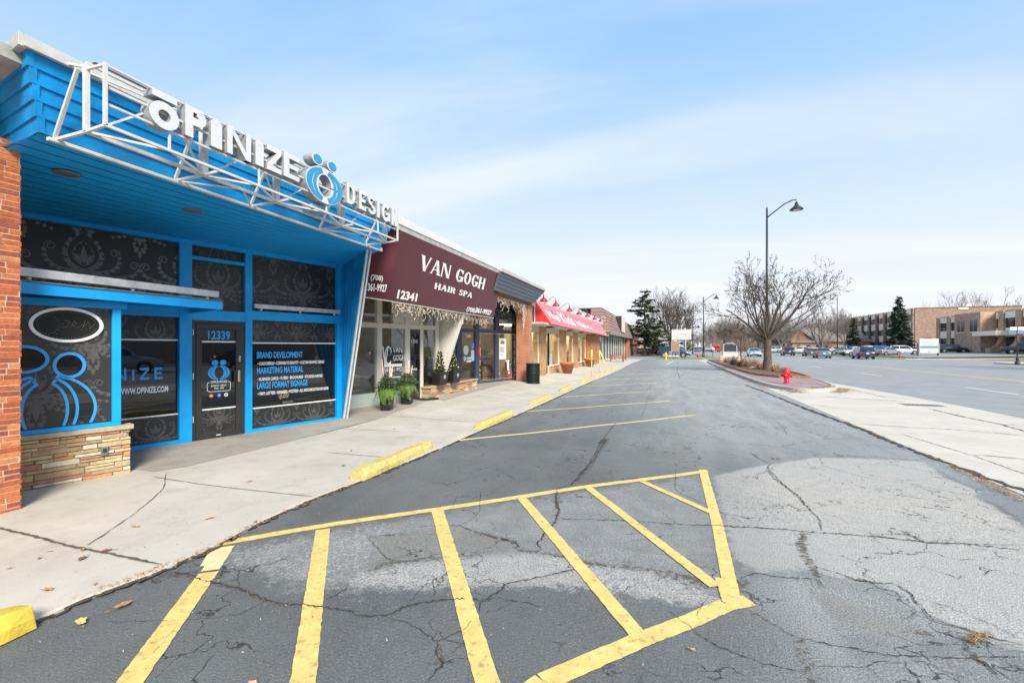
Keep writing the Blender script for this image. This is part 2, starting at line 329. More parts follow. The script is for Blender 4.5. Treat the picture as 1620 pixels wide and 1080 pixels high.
def grid(name, XX, YY, ZZ, m, attrs=None):
    h, wd = XX.shape; me = bpy.data.meshes.new(name)
    v = np.stack([XX, YY, ZZ], -1).reshape(-1, 3)
    idx = np.arange(h * wd).reshape(h, wd)
    f = np.stack([idx[:-1, :-1], idx[:-1, 1:], idx[1:, 1:], idx[1:, :-1]], -1).reshape(-1, 4)
    me.vertices.add(len(v)); me.vertices.foreach_set('co', v.astype('f').ravel())
    me.loops.add(f.size); me.loops.foreach_set('vertex_index', f.ravel().astype('i'))
    me.polygons.add(len(f)); me.polygons.foreach_set('loop_start', np.arange(0, f.size, 4, dtype='i')); me.polygons.foreach_set('loop_total', np.full(len(f), 4, 'i'))
    me.polygons.foreach_set('use_smooth', np.ones(len(f), bool))
    me.update(calc_edges=True); me.validate()
    for k, a in (attrs or {}).items():
        at = me.attributes.new(k, 'FLOAT', 'POINT'); at.data.foreach_set('value', a.reshape(-1).astype('f'))
    me.materials.append(m); o = bpy.data.objects.new(name, me); COL.objects.link(o); return struct(o)

def asphalt_mat():
    m = bpy.data.materials.new('asphalt'); m.use_nodes = True; t = m.node_tree; b = t.nodes['Principled BSDF']; Nn = t.nodes.new; K = t.links.new
    tcn = Nn('ShaderNodeTexCoord'); o = tcn.outputs['Object']
    def noise(scale, det=6, rough=.6, st=None):
        n = Nn('ShaderNodeTexNoise'); n.inputs['Scale'].default_value = scale; n.inputs['Detail'].default_value = det; n.inputs['Roughness'].default_value = rough
        if st:
            q = Nn('ShaderNodeMapping'); q.inputs['Scale'].default_value = st; K(o, q.inputs[0]); K(q.outputs[0], n.inputs['Vector'])
        else: K(o, n.inputs['Vector'])
        return n.outputs[0]
    def mr(x, a, b_, c=0, d=1, smooth=False):
        n = Nn('ShaderNodeMapRange'); n.inputs[1].default_value = a; n.inputs[2].default_value = b_; n.inputs[3].default_value = c; n.inputs[4].default_value = d
        if smooth: n.interpolation_type = 'SMOOTHSTEP'
        K(x, n.inputs[0]); return n.outputs[0]
    def ma(op, a, b_=None, v=None):
        n = Nn('ShaderNodeMath'); n.operation = op; K(a, n.inputs[0])
        if b_ is not None: K(b_, n.inputs[1])
        if v is not None: n.inputs[1].default_value = v
        return n.outputs[0]
    def mixc(f, a, b_):
        n = Nn('ShaderNodeMix'); n.data_type = 'RGBA'; K(f, n.inputs[0])
        for i, x in ((6, a), (7, b_)):
            if isinstance(x, tuple): n.inputs[i].default_value = (*x, 1)
            else: K(x, n.inputs[i])
        return n.outputs[2]
    big = noise(0.55, 6); mid = noise(3.2, 8, .7); fine = noise(48, 4, .7); grit = noise(95, 3, .65); edge = noise(9, 8, .75); streak = noise(0.9, 5, .6, (3.0, 0.5, 1))
    base = mixc(mr(big, .35, .65), (0.074, 0.079, 0.075), (0.138, 0.144, 0.134))
    base = mixc(mr(streak, .5, .75, 0, .55), base, (0.135, 0.14, 0.14))
    base = mixc(mr(mid, .45, .7, 0, .5), base, (0.12, 0.125, 0.125))
    # pale grit showing through
    base = mixc(mr(grit, .57, .70, 0, .50), base, (0.30, 0.30, 0.28))
    base = mixc(mr(fine, .32, .44, .6, 0), base, (0.022, 0.024, 0.026))
    def mask(attr, soft=.06, amp=.22):
        a = Nn('ShaderNodeAttribute'); a.attribute_name = attr
        e = ma('ADD', a.outputs['Fac'], mr(edge, .25, .75, -amp, amp)); e = ma('ADD', e, mr(fine, .3, .7, -amp * .35, amp * .35))
        return mr(e, -soft, soft, 1, 0, True)
    agg = mixc(mr(grit, .38, .62), (0.10, 0.103, 0.10), (0.40, 0.385, 0.35))
    paleagg = mixc(mr(mid, .35, .7, .0, .45), mixc(mr(grit, .34, .58), (0.225, 0.205, 0.175), (0.61, 0.552, 0.465)), (0.41, 0.372, 0.315))
    paleagg = mixc(mr(fine, .33, .43, .6, 0), paleagg, (0.085, 0.08, 0.07))
    c = mixc(ma('MULTIPLY', mask('worn'), mr(mid, .38, .62, .25, .75)), base, agg)
    c = mixc(ma('MULTIPLY', mask('band', .05, .1), mr(edge, .3, .6, .35, .85)), c, mixc(mr(grit, .36, .56), (0.15, 0.142, 0.13), (0.52, 0.485, 0.43)))
    c = mixc(ma('MULTIPLY', mask('spall', .1, .2), mr(noise(26, 8, .75), .5, .6, 0, .7)), c, (0.44, 0.43, 0.41))
    pw = Nn('ShaderNodeAttribute'); pw.attribute_name = 'palew'
    c = mixc(ma('MULTIPLY', mask('pale', .05, .07), ma('MULTIPLY', pw.outputs['Fac'], mr(edge, .25, .6, .62, 1))), c, paleagg)
    c = mixc(ma('MULTIPLY', mask('grey', .1, .12), mr(edge, .35, .65, .45, .95)), c, mixc(mr(grit, .4, .6), (0.10, 0.10, 0.097), (0.24, 0.235, 0.225)))
    c = mixc(ma('MULTIPLY', mask('stain', .06, .12), mr(edge, .35, .65, .5, .95)), c, mixc(mr(fine, .35, .65), (0.085, 0.075, 0.06), (0.20, 0.175, 0.14)))
    c = mixc(ma('MULTIPLY', mask('pot', .14, .16), mr(edge, .3, .6, .45, 1)), c, mixc(mr(fine, .35, .65), (0.05, 0.033, 0.018), (0.19, 0.13, 0.07)))
    c = mixc(mask('strip', .015, .03), c, mixc(mr(grit, .4, .62), (0.13, 0.13, 0.125), (0.24, 0.24, 0.23)))
    # older, paler surface off the sealed bay; far tone has grazing reflection painted in
    a = Nn('ShaderNodeAttribute'); a.attribute_name = 'old'
    c = mixc(ma('MULTIPLY', a.outputs['Fac'], mr(streak, .3, .7, .6, 1)), c, mixc(mr(grit, .4, .62), (0.225, 0.236, 0.218), (0.47, 0.475, 0.43)))
    fa = Nn('ShaderNodeAttribute'); fa.attribute_name = 'fill'
    fe = ma('ADD', fa.outputs['Fac'], mr(noise(22, 8, .8), .3, .7, -.055, .055))
    c = mixc(ma('MULTIPLY', mr(fe, -.012, .006, 1, 0), mr(grit, .3, .6, .7, 1)), c, mixc(mr(grit, .35, .65), (0.035, 0.026, 0.017), (0.15, 0.115, 0.075)))
    # web of hairline cracks where the surface is old
    def hair(scale, wdt, amp, thr):
        nn = Nn('ShaderNodeTexNoise'); nn.inputs['Scale'].default_value = 5; nn.inputs['Detail'].default_value = 8; K(o, nn.inputs['Vector'])
        sv = Nn('ShaderNodeVectorMath'); sv.operation = 'SCALE'; sv.inputs['Scale'].default_value = amp; K(nn.outputs['Color'], sv.inputs[0]); av = Nn('ShaderNodeVectorMath'); K(o, av.inputs[0]); K(sv.outputs[0], av.inputs[1])
        v = Nn('ShaderNodeTexVoronoi'); v.feature = 'DISTANCE_TO_EDGE'; v.inputs['Scale'].default_value = scale; K(av.outputs[0], v.inputs['Vector'])
        return ma('MULTIPLY', mr(v.outputs['Distance'], wdt * .3, wdt, 1, 0), mr(noise(thr[0], 4), thr[1], thr[1] + .06))
    hc = ma('MAXIMUM', hair(1.1, .011, .5, (.8, .49)), hair(3.2, .020, .25, (1.1, .545)))
    c = mixc(ma('MULTIPLY', hc, mr(fine, .3, .5, .45, .95)), c, (0.035, 0.031, 0.027))
    K(c, b.inputs['Base Color']); b.inputs['Roughness'].default_value = .82; b.inputs['Specular IOR Level'].default_value = .35
    bp = Nn('ShaderNodeBump'); bp.inputs['Strength'].default_value = .55; bp.inputs['Distance'].default_value = .012; K(ma('ADD', fine, grit), bp.inputs['Height']); K(bp.outputs[0], b.inputs['Normal'])
    return m
ASPH = asphalt_mat()
att = {k: sdf(p, XX, YY) for k, p in dict(pale=pale, worn=worn, band=band, stain=stain, pot=pot, grey=grey, strip=strip, spall=spall).items()}
att['old'] = np.clip((XX + 1.3) / 2.2, 0, 1) * np.clip((YY - 5.5) / 3, 0, 1) * .6 + np.clip((YY - 7) / 13, 0, 1) * .55 + .10  # distance ramp puts the far grazing reflection into the tone
def pdist(pts, X, Y):
    d = np.full(X.shape, 1e9)
    for (ax, ay), (bx, by) in zip(pts, pts[1:]):
        ex_, ey_ = bx - ax, by - ay; t = np.clip(((X - ax) * ex_ + (Y - ay) * ey_) / (ex_ * ex_ + ey_ * ey_ + 1e-12), 0, 1); d = np.minimum(d, np.hypot(X - ax - t * ex_, Y - ay - t * ey_))
    return d
def zm(ox, oy, s, pts): return [(ox + s * a, oy + s * b_) for a, b_ in pts]
Z4 = lambda *p: [G(*q) for q in zm(1100, 740, .32099, p)]
Z5 = lambda *p: [G(*q) for q in zm(560, 740, .34568, p)]
Z6 = lambda *p: [G(*q) for q in zm(0, 740, .34568, p)]
Z7 = lambda *p: [G(*q) for q in zm(540, 580, .25926, p)]
Z3 = lambda *p: [G(*q) for q in zm(1180, 560, .2716, p)]
wide = [(Z4((540, 320), (520, 380), (545, 440), (580, 490), (600, 530)), .06), (Z4((-60, 530), (0, 545), (90, 570), (170, 590), (240, 560)), .07), (Z4((500, 830), (530, 900), (555, 980), (580, 1059)), .035), (Z4((230, 600), (290, 640)), .05),
        (Z4((1340, 860), (1400, 835), (1440, 838)), .05), (Z4((1335, 900), (1370, 940), (1400, 965)), .04), (Z4((1040, 790), (1150, 800)), .035),
        (Z5((560, 295), (650, 320), (730, 340), (770, 378), (860, 382), (960, 405), (1060, 430), (1200, 445), (1350, 465), (1500, 490), (1620, 540)), .045), (Z5((925, 110), (928, 180), (925, 240), (880, 290)), .035),
        (Z5((1380, 480), (1500, 520), (1600, 560)), .025), (Z5((350, 900), (400, 890), (410, 860), (385, 810)), .03), (Z5((60, 320), (250, 300)), .03), (Z5((80, 470), (150, 440), (300, 425)), .03), (Z5((510, 750), (560, 690)), .03),
        (Z6((700, 490), (790, 478), (860, 488), (930, 515)), .045), (Z6((980, 520), (1110, 560), (1200, 600), (1250, 618), (1380, 632)), .035),
        (Z7((1620, 440), (1590, 460)), .12), (Z7((1620, 455), (1580, 510), (1530, 600), (1440, 700)), .04)]
fl = np.full(XX.shape, 9.0)
for p_, w_ in wide: fl = np.minimum(fl, pdist(p_, XX, YY) - w_ * .5)
att['fill'] = fl
att['palew'] = .62 + .38 * np.clip((XX - .65) / .7, 0, 1)
att['old'] += np.clip((XX - .3) / .6, 0, 1) * np.clip((6 - YY) / 1.5, 0, 1) * .55 + np.clip(-att['worn'] / .3, 0, 1) * .25
att['old'] = np.clip(att['old'], 0, 1)
ZZ = 0.006 * np.sin(XX * 1.7 + YY * .6) * np.cos(YY * 1.1)
ZZ += -0.025 * np.exp(-(np.clip(att['pot'], 0, 1) / .12) ** 2)
grid('parking_lot', XX, YY, ZZ, ASPH, att)

def conc_mat(name, c1, c2, dark=(0.16, 0.145, 0.12), stainamt=.5, bright=(0.6, 0.58, 0.53)):
    m = bpy.data.materials.new(name); m.use_nodes = True; t = m.node_tree; b = t.nodes['Principled BSDF']; Nn = t.nodes.new; K = t.links.new
    tcn = Nn('ShaderNodeTexCoord'); o = tcn.outputs['Object']
    def noise(s, d=6, r=.6, x=None):
        n = Nn('ShaderNodeTexNoise'); n.inputs['Scale'].default_value = s; n.inputs['Detail'].default_value = d; n.inputs['Roughness'].default_value = r; K(o, n.inputs['Vector']); return n.outputs[0]
    def mr(x, a, b_, c=0, d=1):
        n = Nn('ShaderNodeMapRange'); n.inputs[1].default_value = a; n.inputs[2].default_value = b_; n.inputs[3].default_value = c; n.inputs[4].default_value = d; K(x, n.inputs[0]); return n.outputs[0]
    def mixc(f, a, b_):
        n = Nn('ShaderNodeMix'); n.data_type = 'RGBA'; K(f, n.inputs[0])
        for i, x in ((6, a), (7, b_)):
            if isinstance(x, tuple): n.inputs[i].default_value = (*x, 1)
            else: K(x, n.inputs[i])
        return n.outputs[2]
    c = mixc(mr(noise(.8, 8, .6), .35, .65), c1, c2)
    c = mixc(mr(noise(2.7, 10, .7), .5, .72, 0, stainamt), c, dark)
    c = mixc(mr(noise(40, 6, .7), .55, .75, 0, .5), c, bright)
    c = mixc(mr(noise(150, 3, .6), .3, .42, .35, 0), c, dark)
    K(c, b.inputs['Base Color']); b.inputs['Roughness'].default_value = .88; b.inputs['Specular IOR Level'].default_value = .3
    bp = Nn('ShaderNodeBump'); bp.inputs['Strength'].default_value = .35; bp.inputs['Distance'].default_value = .008; K(noise(110, 4), bp.inputs['Height']); K(bp.outputs[0], b.inputs['Normal'])
    MATS[name] = m; return m
SIDE = conc_mat('sidewalk_concrete', (0.46, 0.422, 0.348), (0.56, 0.515, 0.43), stainamt=.28)
APRON = conc_mat('apron_concrete', (0.50, 0.45, 0.37), (0.57, 0.52, 0.43), dark=(0.27, 0.24, 0.20), stainamt=.3)
KERB = conc_mat('kerb_concrete', (0.36, 0.34, 0.29), (0.48, 0.46, 0.41), stainamt=.5)
ROADM = conc_mat('road_asphalt', (0.25, 0.252, 0.24), (0.30, 0.302, 0.288), dark=(0.15, 0.155, 0.155), stainamt=.35, bright=(0.36, 0.37, 0.36))
DIRT = mat('debris_dirt', (0.075, 0.058, 0.04), .95, noise=.5, nscale=30, bump=.8, bscale=90)
CRACK = mat('crack_dark', (0.042, 0.036, 0.03), 1, noise=.4, nscale=20)
JOINT = mat('joint_dark', (0.10, 0.085, 0.065), 1, noise=.4, nscale=12)

# ground sheet to the horizon, rising gently beyond the road
gx = np.concatenate([np.linspace(-600, -40, 8), np.linspace(-20, 28.0, 5), np.linspace(30, 100, 36), np.linspace(140, 900, 8)]); gy = np.concatenate([np.linspace(-300, 0, 4), np.linspace(20, 260, 49), np.linspace(300, 1500, 8)])
def gz(x, y): return np.clip((x - 33) / 25, 0, 1) * 0.6
GX, GY = np.meshgrid(gx, gy)
def grass_mat(name, a, b_, c_):
    m = bpy.data.materials.new(name); m.use_nodes = True; t = m.node_tree; bb = t.nodes['Principled BSDF']
    tcn = t.nodes.new('ShaderNodeTexCoord'); n = t.nodes.new('ShaderNodeTexNoise'); n.inputs['Scale'].default_value = .5; n.inputs['Detail'].default_value = 12; n.inputs['Roughness'].default_value = .75; t.links.new(tcn.outputs['Object'], n.inputs['Vector'])
    r = t.nodes.new('ShaderNodeValToRGB'); e = r.color_ramp.elements; e[0].position = .35; e[0].color = (*a, 1); e[1].position = .65; e[1].color = (*b_, 1); k = e.new(.5); k.color = (*c_, 1); t.links.new(n.outputs[0], r.inputs[0]); t.links.new(r.outputs[0], bb.inputs['Base Color']); bb.inputs['Roughness'].default_value = .95
    MATS[name] = m; return m
GRASS = grass_mat('grass_lawn', (0.10, 0.15, 0.035), (0.24, 0.22, 0.09), (0.16, 0.20, 0.055))
grid('ground', GX, GY, gz(GX, GY) - 0.16, GRASS)

# sidewalk: gently rising slab, edge irregular like in the photo
edge_px = [(-60, 1030), (0, 1000), (64, 975), (128, 948), (173, 930), (242, 905), (262, 896), (338, 863), (408, 826), (484, 792), (560, 763), (640, 731), (700, 706), (760, 680), (826, 652), (880, 628), (937, 602), (975, 586.5)]
edge = [G(u, v, .02) for u, v in edge_px]
edge = [(-3.78, -6)] + edge + [(-3.3, 46), (-3.05, 55), (-3.0, 63)]
def slabz(x, y): return 0.02 + 0.09 * max(0, min(1, (y - 8) / 4)) * max(0, min(1, (-4.2 - x) / 2.2))
mb = MB()
rows = []
yl = sorted(set([e[1] for e in edge] + list(np.arange(-6, 63, .5))))
def ex(y):
    for a, b_ in zip(edge, edge[1:]):
        if a[1] <= y <= b_[1]: return a[0] + (b_[0] - a[0]) * (y - a[1]) / (b_[1] - a[1] + 1e-9)
    return edge[-1][0]
rr = random.Random(4)
vs = []; fs = []
for y in yl:
    e = ex(y) + (rr.uniform(-.012, .012) if y < 30 else 0)
    for x, z in ((e, -.12), (e, .012), (e - .02, slabz(e, y)), (-4.6, slabz(-4.6, y)), (-5.4, slabz(-5.4, y)), (-6.4, slabz(-6.4, y)), (-9.6, slabz(-7, y))): vs.append((x, y, z))
for i in range(len(yl) - 1):
    for k in range(6): a = i * 7 + k; fs.append((a + 1, a, a + 7, a + 8))
mb.add(vs, fs); struct(mb.build('sidewalk', SIDE))

# strip of older, greyer concrete along the shop fronts
mb = MB()
inner = [(-6.5, 4.25), (-6.35, 4.6), (-6.3, 6.5), (-6.25, 9), (-6.45, 10.4), (-6.2, 12.2), (-6.35, 14.5), (-6.45, 17.5), (-6.3, 19.5)]
vs = []; fs = []
for x, y in inner: vs += [(-8.9, y, slabz(-7, y) + .004), (-6.6, y, slabz(-6.6, y) + .004), (x, y, slabz(x, y) + .004)]
for i in range(len(inner) - 1):
    for k in range(2): a = i * 3 + k; fs.append((a, a + 1, a + 4, a + 3))
mb.add(vs, fs)
struct(mb.build('pavement', conc_mat('old_concrete', (0.32, 0.285, 0.235), (0.39, 0.35, 0.295), stainamt=.45)))

# ---- cracks, joints, debris: jagged ribbons lying on the surface
def jag(pts, seed, amp=.012, step=.05):
    r = random.Random(seed); o = []
    for (ax, ay), (bx, by) in zip(pts, pts[1:]):
        n = max(1, int(math.hypot(bx - ax, by - ay) / step))
        for i in range(n):
            t = i / n; o.append((ax + (bx - ax) * t + r.uniform(-amp, amp), ay + (by - ay) * t + r.uniform(-amp, amp)))
    return o + [pts[-1]]
def ribbon(mb, pts, w0, zf, seed=0, var=.6, jagamp=None, taper=True, step=.05):
    r = random.Random(seed); p = jag(pts, seed, w0 * .7 if jagamp is None else jagamp, step); n = len(p); L_ = []; R_ = []
    for i in range(n):
        a = p[max(i - 1, 0)]; b_ = p[min(i + 1, n - 1)]; dx_, dy_ = b_[0] - a[0], b_[1] - a[1]; l = math.hypot(dx_, dy_) or 1e-9
        ww = w0 * (1 + r.uniform(-var, var)) / 2
        if taper: ww *= min(1, .25 + i * .2, .25 + (n - 1 - i) * .2)
        x, y = p[i]; L_.append((x - dy_ / l * ww, y + dx_ / l * ww)); R_.append((x + dy_ / l * ww, y - dx_ / l * ww))
    vs = []; [vs.extend([(a[0], a[1], zf(*a)), (b_[0], b_[1], zf(*b_))]) for a, b_ in zip(L_, R_)]
    mb.add(vs, [(2 * i, 2 * i + 1, 2 * i + 3, 2 * i + 2) for i in range(n - 1)])
def lotz(x, y): return 0.006 * math.sin(x * 1.7 + y * .6) * math.cos(y * 1.1) + .0075
cracks = [
 (Z4((0, 280), (200, 290), (400, 300), (560, 315), (720, 325), (950, 345), (1150, 370), (1350, 380), (1620, 410)), .022),
 (Z4((1150, 366), (1350, 378), (1620, 388)), .012),
 (Z4((355, 0), (430, 80), (500, 130), (560, 200), (610, 250), (630, 310)), .016),
 (Z4((590, 490), (700, 520), (820, 565), (980, 575), (1060, 625), (1100, 680), (1180, 760), (1330, 800), (1450, 840), (1620, 880)), .015),
 (Z4((1080, 640), (1250, 690), (1420, 760), (1620, 850)), .007), (Z4((1120, 720), (1300, 790), (1440, 850), (1620, 900)), .006),
 (Z4((220, 550), (300, 520), (440, 545), (600, 550), (640, 600)), .014),
 (Z4((0, 160), (90, 200), (180, 240), (260, 285)), .008),
 (Z4((0, 810), (100, 870), (240, 930), (360, 970), (480, 1000), (560, 1020)), .012),
 (Z4((270, 700), (380, 770), (480, 830), (520, 840)), .008),
 (Z4((520, 840), (640, 870), (800, 900), (960, 930), (1140, 935), (1330, 950), (1420, 940), (1620, 940)), .012),
 (Z4((590, 980), (750, 985), (860, 985), (900, 960), (1060, 970), (1120, 960), (1240, 1010), (1350, 1050)), .007),
 (Z4((1330, 880), (1380, 950), (1450, 980), (1480, 1030), (1500, 1059)), .015), (Z4((1480, 1000), (1540, 990), (1530, 940)), .008),
 (Z4((430, 370), (500, 385), (540, 320)), .006), (Z4((990, 715), (1070, 708)), .008), (Z4((730, 740), (760, 725), (800, 735)), .008),
 (Z5((0, 680), (130, 685), (250, 640), (360, 615), (470, 605), (600, 608), (650, 575), (700, 530), (830, 505), (960, 475), (1080, 450), (1150, 440)), .020),
 (Z5((930, 100), (925, 150), (940, 200), (920, 250), (880, 290), (840, 350), (860, 380)), .020),
 (Z5((940, 235), (1100, 238), (1300, 245), (1450, 258), (1620, 265)), .016),
 (Z5((580, 110), (575, 200), (540, 240), (480, 265), (300, 270)), .008),
 (Z5((480, 265), (560, 295), (650, 320), (730, 335), (770, 375)), .014),
 (Z5((60, 320), (150, 420), (200, 435), (420, 410)), .008), (Z5((0, 535), (90, 495), (150, 420)), .006),
 (Z5((170, 700), (240, 715), (300, 745), (380, 800), (460, 765), (510, 740), (575, 660), (580, 620), (650, 595), (720, 610), (800, 620), (885, 645)), .009),
 (Z5((380, 800), (380, 860), (405, 900), (340, 984)), .014), (Z5((400, 880), (450, 850), (510, 790)), .007), (Z5((590, 665), (650, 655), (720, 620)), .008),
 (Z5((1475, 0), (1470, 90), (1480, 110), (1620, 170)), .010), (Z5((1075, 0), (1000, 75), (930, 100)), .012), (Z5((1430, 0), (1480, 50)), .006),
 (Z5((1500, 560), (1540, 545), (1620, 560)), .008), (Z5((1430, 640), (1500, 700), (1620, 780)), .005), (Z5((1620, 590), (1560, 680)), .005),
 (Z6((780, 475), (860, 485), (930, 515), (1010, 530), (1110, 560), (1200, 600), (1260, 620), (1380, 630), (1480, 645), (1590, 655), (1620, 680)), .018),
 (Z6((1200, 620), (1100, 670), (960, 690), (800, 700), (480, 705)), .005), (Z6((1590, 550), (1540, 590), (1480, 610)), .009),
 (Z6((620, 870), (700, 850), (820, 715)), .004),
 (Z7((560, 560), (700, 570), (830, 572)), .006), (Z7((1000, 560), (1200, 562), (1450, 563), (1530, 575)), .008),
 (Z7((1620, 440), (1580, 500), (1540, 570), (1480, 640), (1400, 730)), .022), (Z7((1600, 440), (1570, 470), (1620, 470)), .02),
 (Z7((930, 600), (980, 640), (1060, 690), (960, 740), (880, 771)), .006), (Z7((1230, 280), (1330, 320), (1420, 345), (1620, 352)), .008),
 (Z7((1340, 690), (1480, 685), (1620, 700)), .006), (Z7((1450, 563), (1490, 590), (1500, 640)), .006),
 ([G(*q) for q in ((975, 668), (958, 690), (945, 710), (932, 735), (915, 752))], .02),
 ([G(*q) for q in ((1030, 615), (1022, 640), (1015, 660))], .012), ([G(*q) for q in ((1042, 590), (1028, 612), (1018, 622), (1002, 632))], .016), ([G(*q) for q in ((1072, 572), (1072, 590), (1076, 600))], .03),
 ([G(*q) for q in ((1080, 660), (1120, 655), (1150, 660), (1230, 690))], .008), ([G(*q) for q in ((1050, 690), (1100, 700), (1180, 702), (1260, 720))], .008),
 ([G(*q) for q in ((850, 640), (900, 648), (960, 660), (1010, 672))], .008),
 (Z3((0, 365), (200, 375), (400, 382), (530, 392)), .03), (Z3((180, 390), (220, 430), (240, 470)), .012),
 (Z3((0, 520), (200, 540), (380, 570), (500, 595), (700, 600), (1040, 620)), .014), (Z3((200, 540), (420, 500), (600, 495), (720, 497)), .012), (Z3((310, 470), (430, 500)), .01),
 (Z3((-200, 480), (-80, 510), (0, 520)), .012),
 (Z3((20, 570), (80, 610), (145, 640), (120, 670), (160, 720), (240, 780), (300, 830), (350, 884)), .016), (Z3((430, 600), (450, 650), (540, 680), (700, 720), (1000, 765), (1200, 805), (1330, 825)), .010),
 (Z3((1200, 805), (1240, 840), (1300, 880)), .005), (Z3((140, 640), (400, 670), (450, 655)), .006), (Z3((40, 230), (130, 290)), .01), (Z3((560, 470), (700, 495)), .01)]
mb = MB()
for i, (p, wdt) in enumerate(cracks): ribbon(mb, p, wdt * .5, lotz, i, step=.02, jagamp=wdt * .5 + .003, var=.8)
struct(mb.build('pavement_cracks', CRACK))
mb = MB()
ep = [(x + .02, y) for x, y in edge if y > 0 and y < 24]
ribbon(mb, ep, .055, lambda x, y: .013, 7, var=.75, step=.04, taper=False)
ribbon(mb, Z3((0, 180), (130, 230), (300, 300), (500, 375), (680, 440), (850, 515), (1040, 590), (1300, 685), (1620, 800), (1900, 920)), .07, lambda x, y: .016, 8, var=.7)
struct(mb.build('debris', DIRT))
mb = MB()
sj = [Z6((-150, 255), (0, 287), (160, 325), (320, 370), (480, 400), (620, 430), (740, 455)), Z6((690, 47), (900, 80), (1100, 105), (1430, 140)), Z7((-110, 528), (0, 538), (130, 550), (270, 562)),
      Z7((280, 308), (560, 328), (830, 345)), Z7((720, 265), (980, 283)), Z7((820, 175), (1000, 185), (1190, 187)), Z7((0, 385), (350, 400))]
for i, p in enumerate(sj):
    ribbon(mb, [(x, y) for x, y in p], .026 if i == 0 else .012, lambda x, y: slabz(x, y) + .006, 40 + i, var=.3, jagamp=.006 if i == 0 else .003, step=.045)
for y in np.arange(22, 62, 3.0): ribbon(mb, [(-3.5, y), (-6.3, y + .05)], .02, lambda x, y: slabz(x, y) + .006, int(y), step=.5)
ribbon(mb, Z6((760, 30), (750, 100), (700, 150), (600, 230), (500, 300), (400, 365)), .008, lambda x, y: slabz(x, y) + .006, 61)
ribbon(mb, Z6((500, 300), (440, 340), (400, 365)), .02, lambda x, y: slabz(x, y) + .007, 62)
struct(mb.build('sidewalk_joints', JOINT))

# apron of concrete between lot and road, gutter, road
struct(MB().prism([(3.84, -8), (8.0, -8), (7.97, 16.5), (7.72, 20.5), (7.2, 26), (7.6, 60), (3.84, 60), (3.9, 20)], -.2, .006).build('concrete_apron', APRON))
struct(MB().prism([(-3.2, 62.2), (5.0, 62.2), (7.6, 59), (7.6, 300), (-9, 300), (-9, 62.2)], -.2, -.02).build('far_driveway', ROADM))
mb = MB()
aj = [(Z3((440, 245), (640, 262), (930, 275)), .05), (Z3((590, 200), (820, 255), (1000, 262)), .03), (Z3((620, 405), (900, 425), (1200, 440), (1620, 475)), .022), (Z3((900, 465), (1180, 550), (1330, 595), (1620, 700), (1900, 800)), .014),
      (Z3((1070, 320), (1280, 370), (1480, 410), (1620, 450), (1900, 530)), .05), (Z3((1330, 592), (1450, 597), (1620, 615)), .03), (Z3((1500, 412), (1620, 415)), .03), (Z3((310, 215), (240, 230)), .05), (Z3((430, 300), (560, 320)), .015)]
for i, (p, wdt) in enumerate(aj): ribbon(mb, p, wdt, lambda x, y: .010, 70 + i, var=.7)
struct(mb.build('apron_joints', JOINT))
struct(MB().prism([(8.0, -60), (31.6, -60), (31.6, 62), (28.0, 66), (28.0, 420), (7.6, 420), (7.6, 60), (7.25, 30), (7.2, 26), (7.72, 20.5), (7.97, 16.5)], -.3, -.035).build('road', ROADM))
ribbon(mb2 := MB(), [(7.2, 26), (7.72, 20.5), (7.97, 16.5), (8.0, 5), (8.0, -5)], .09, lambda x, y: -.02, 9, var=.5, step=.1)
struct(mb2.build('gutter_seam', CRACK))
# side street and car park across the road
struct(MB().prism([(28.0, 62.2), (31.8, 62.6), (90, 63), (90, 76), (31, 76), (28.0, 80)], -.25, -.028).build('side_street', ROADM))
mb = MB(); SX = [36, 40, 44, 48, 52, 56, 57.5]; 
vs = []; fs = []
for x in SX: vs += [(x, 84, float(gz(x, 0)) - .03), (x, 240, float(gz(x, 0)) - .03)]
for i in range(len(SX) - 1): fs.append((2 * i, 2 * i + 2, 2 * i + 3, 2 * i + 1))
mb.add(vs, fs); struct(mb.build('car_park', ROADM))
mb = MB()
mb.prism([(28.0, 80), (28.25, 80), (28.25, 420), (28.0, 420)], -.3, .06); mb.prism([(31.6, -60), (31.9, -60), (31.9, 59.5), (31.6, 59.5)], -.3, .08)
mb.prism([(31, 76), (90, 76), (90, 76.4), (31.2, 76.4)], -.3, .1); mb.prism([(31.6, 59.6), (31.9, 59.6), (33.5, 61.9), (90, 61.9), (90, 62.2), (33.2, 62.2)], -.3, .08)
struct(mb.build('far_kerb', KERB))
struct(MB().prism([(31.9, -60), (90, -60), (90, 61.9), (33.5, 61.9), (31.9, 59.6)], -.3, .05).build('corner_pavement', APRON))

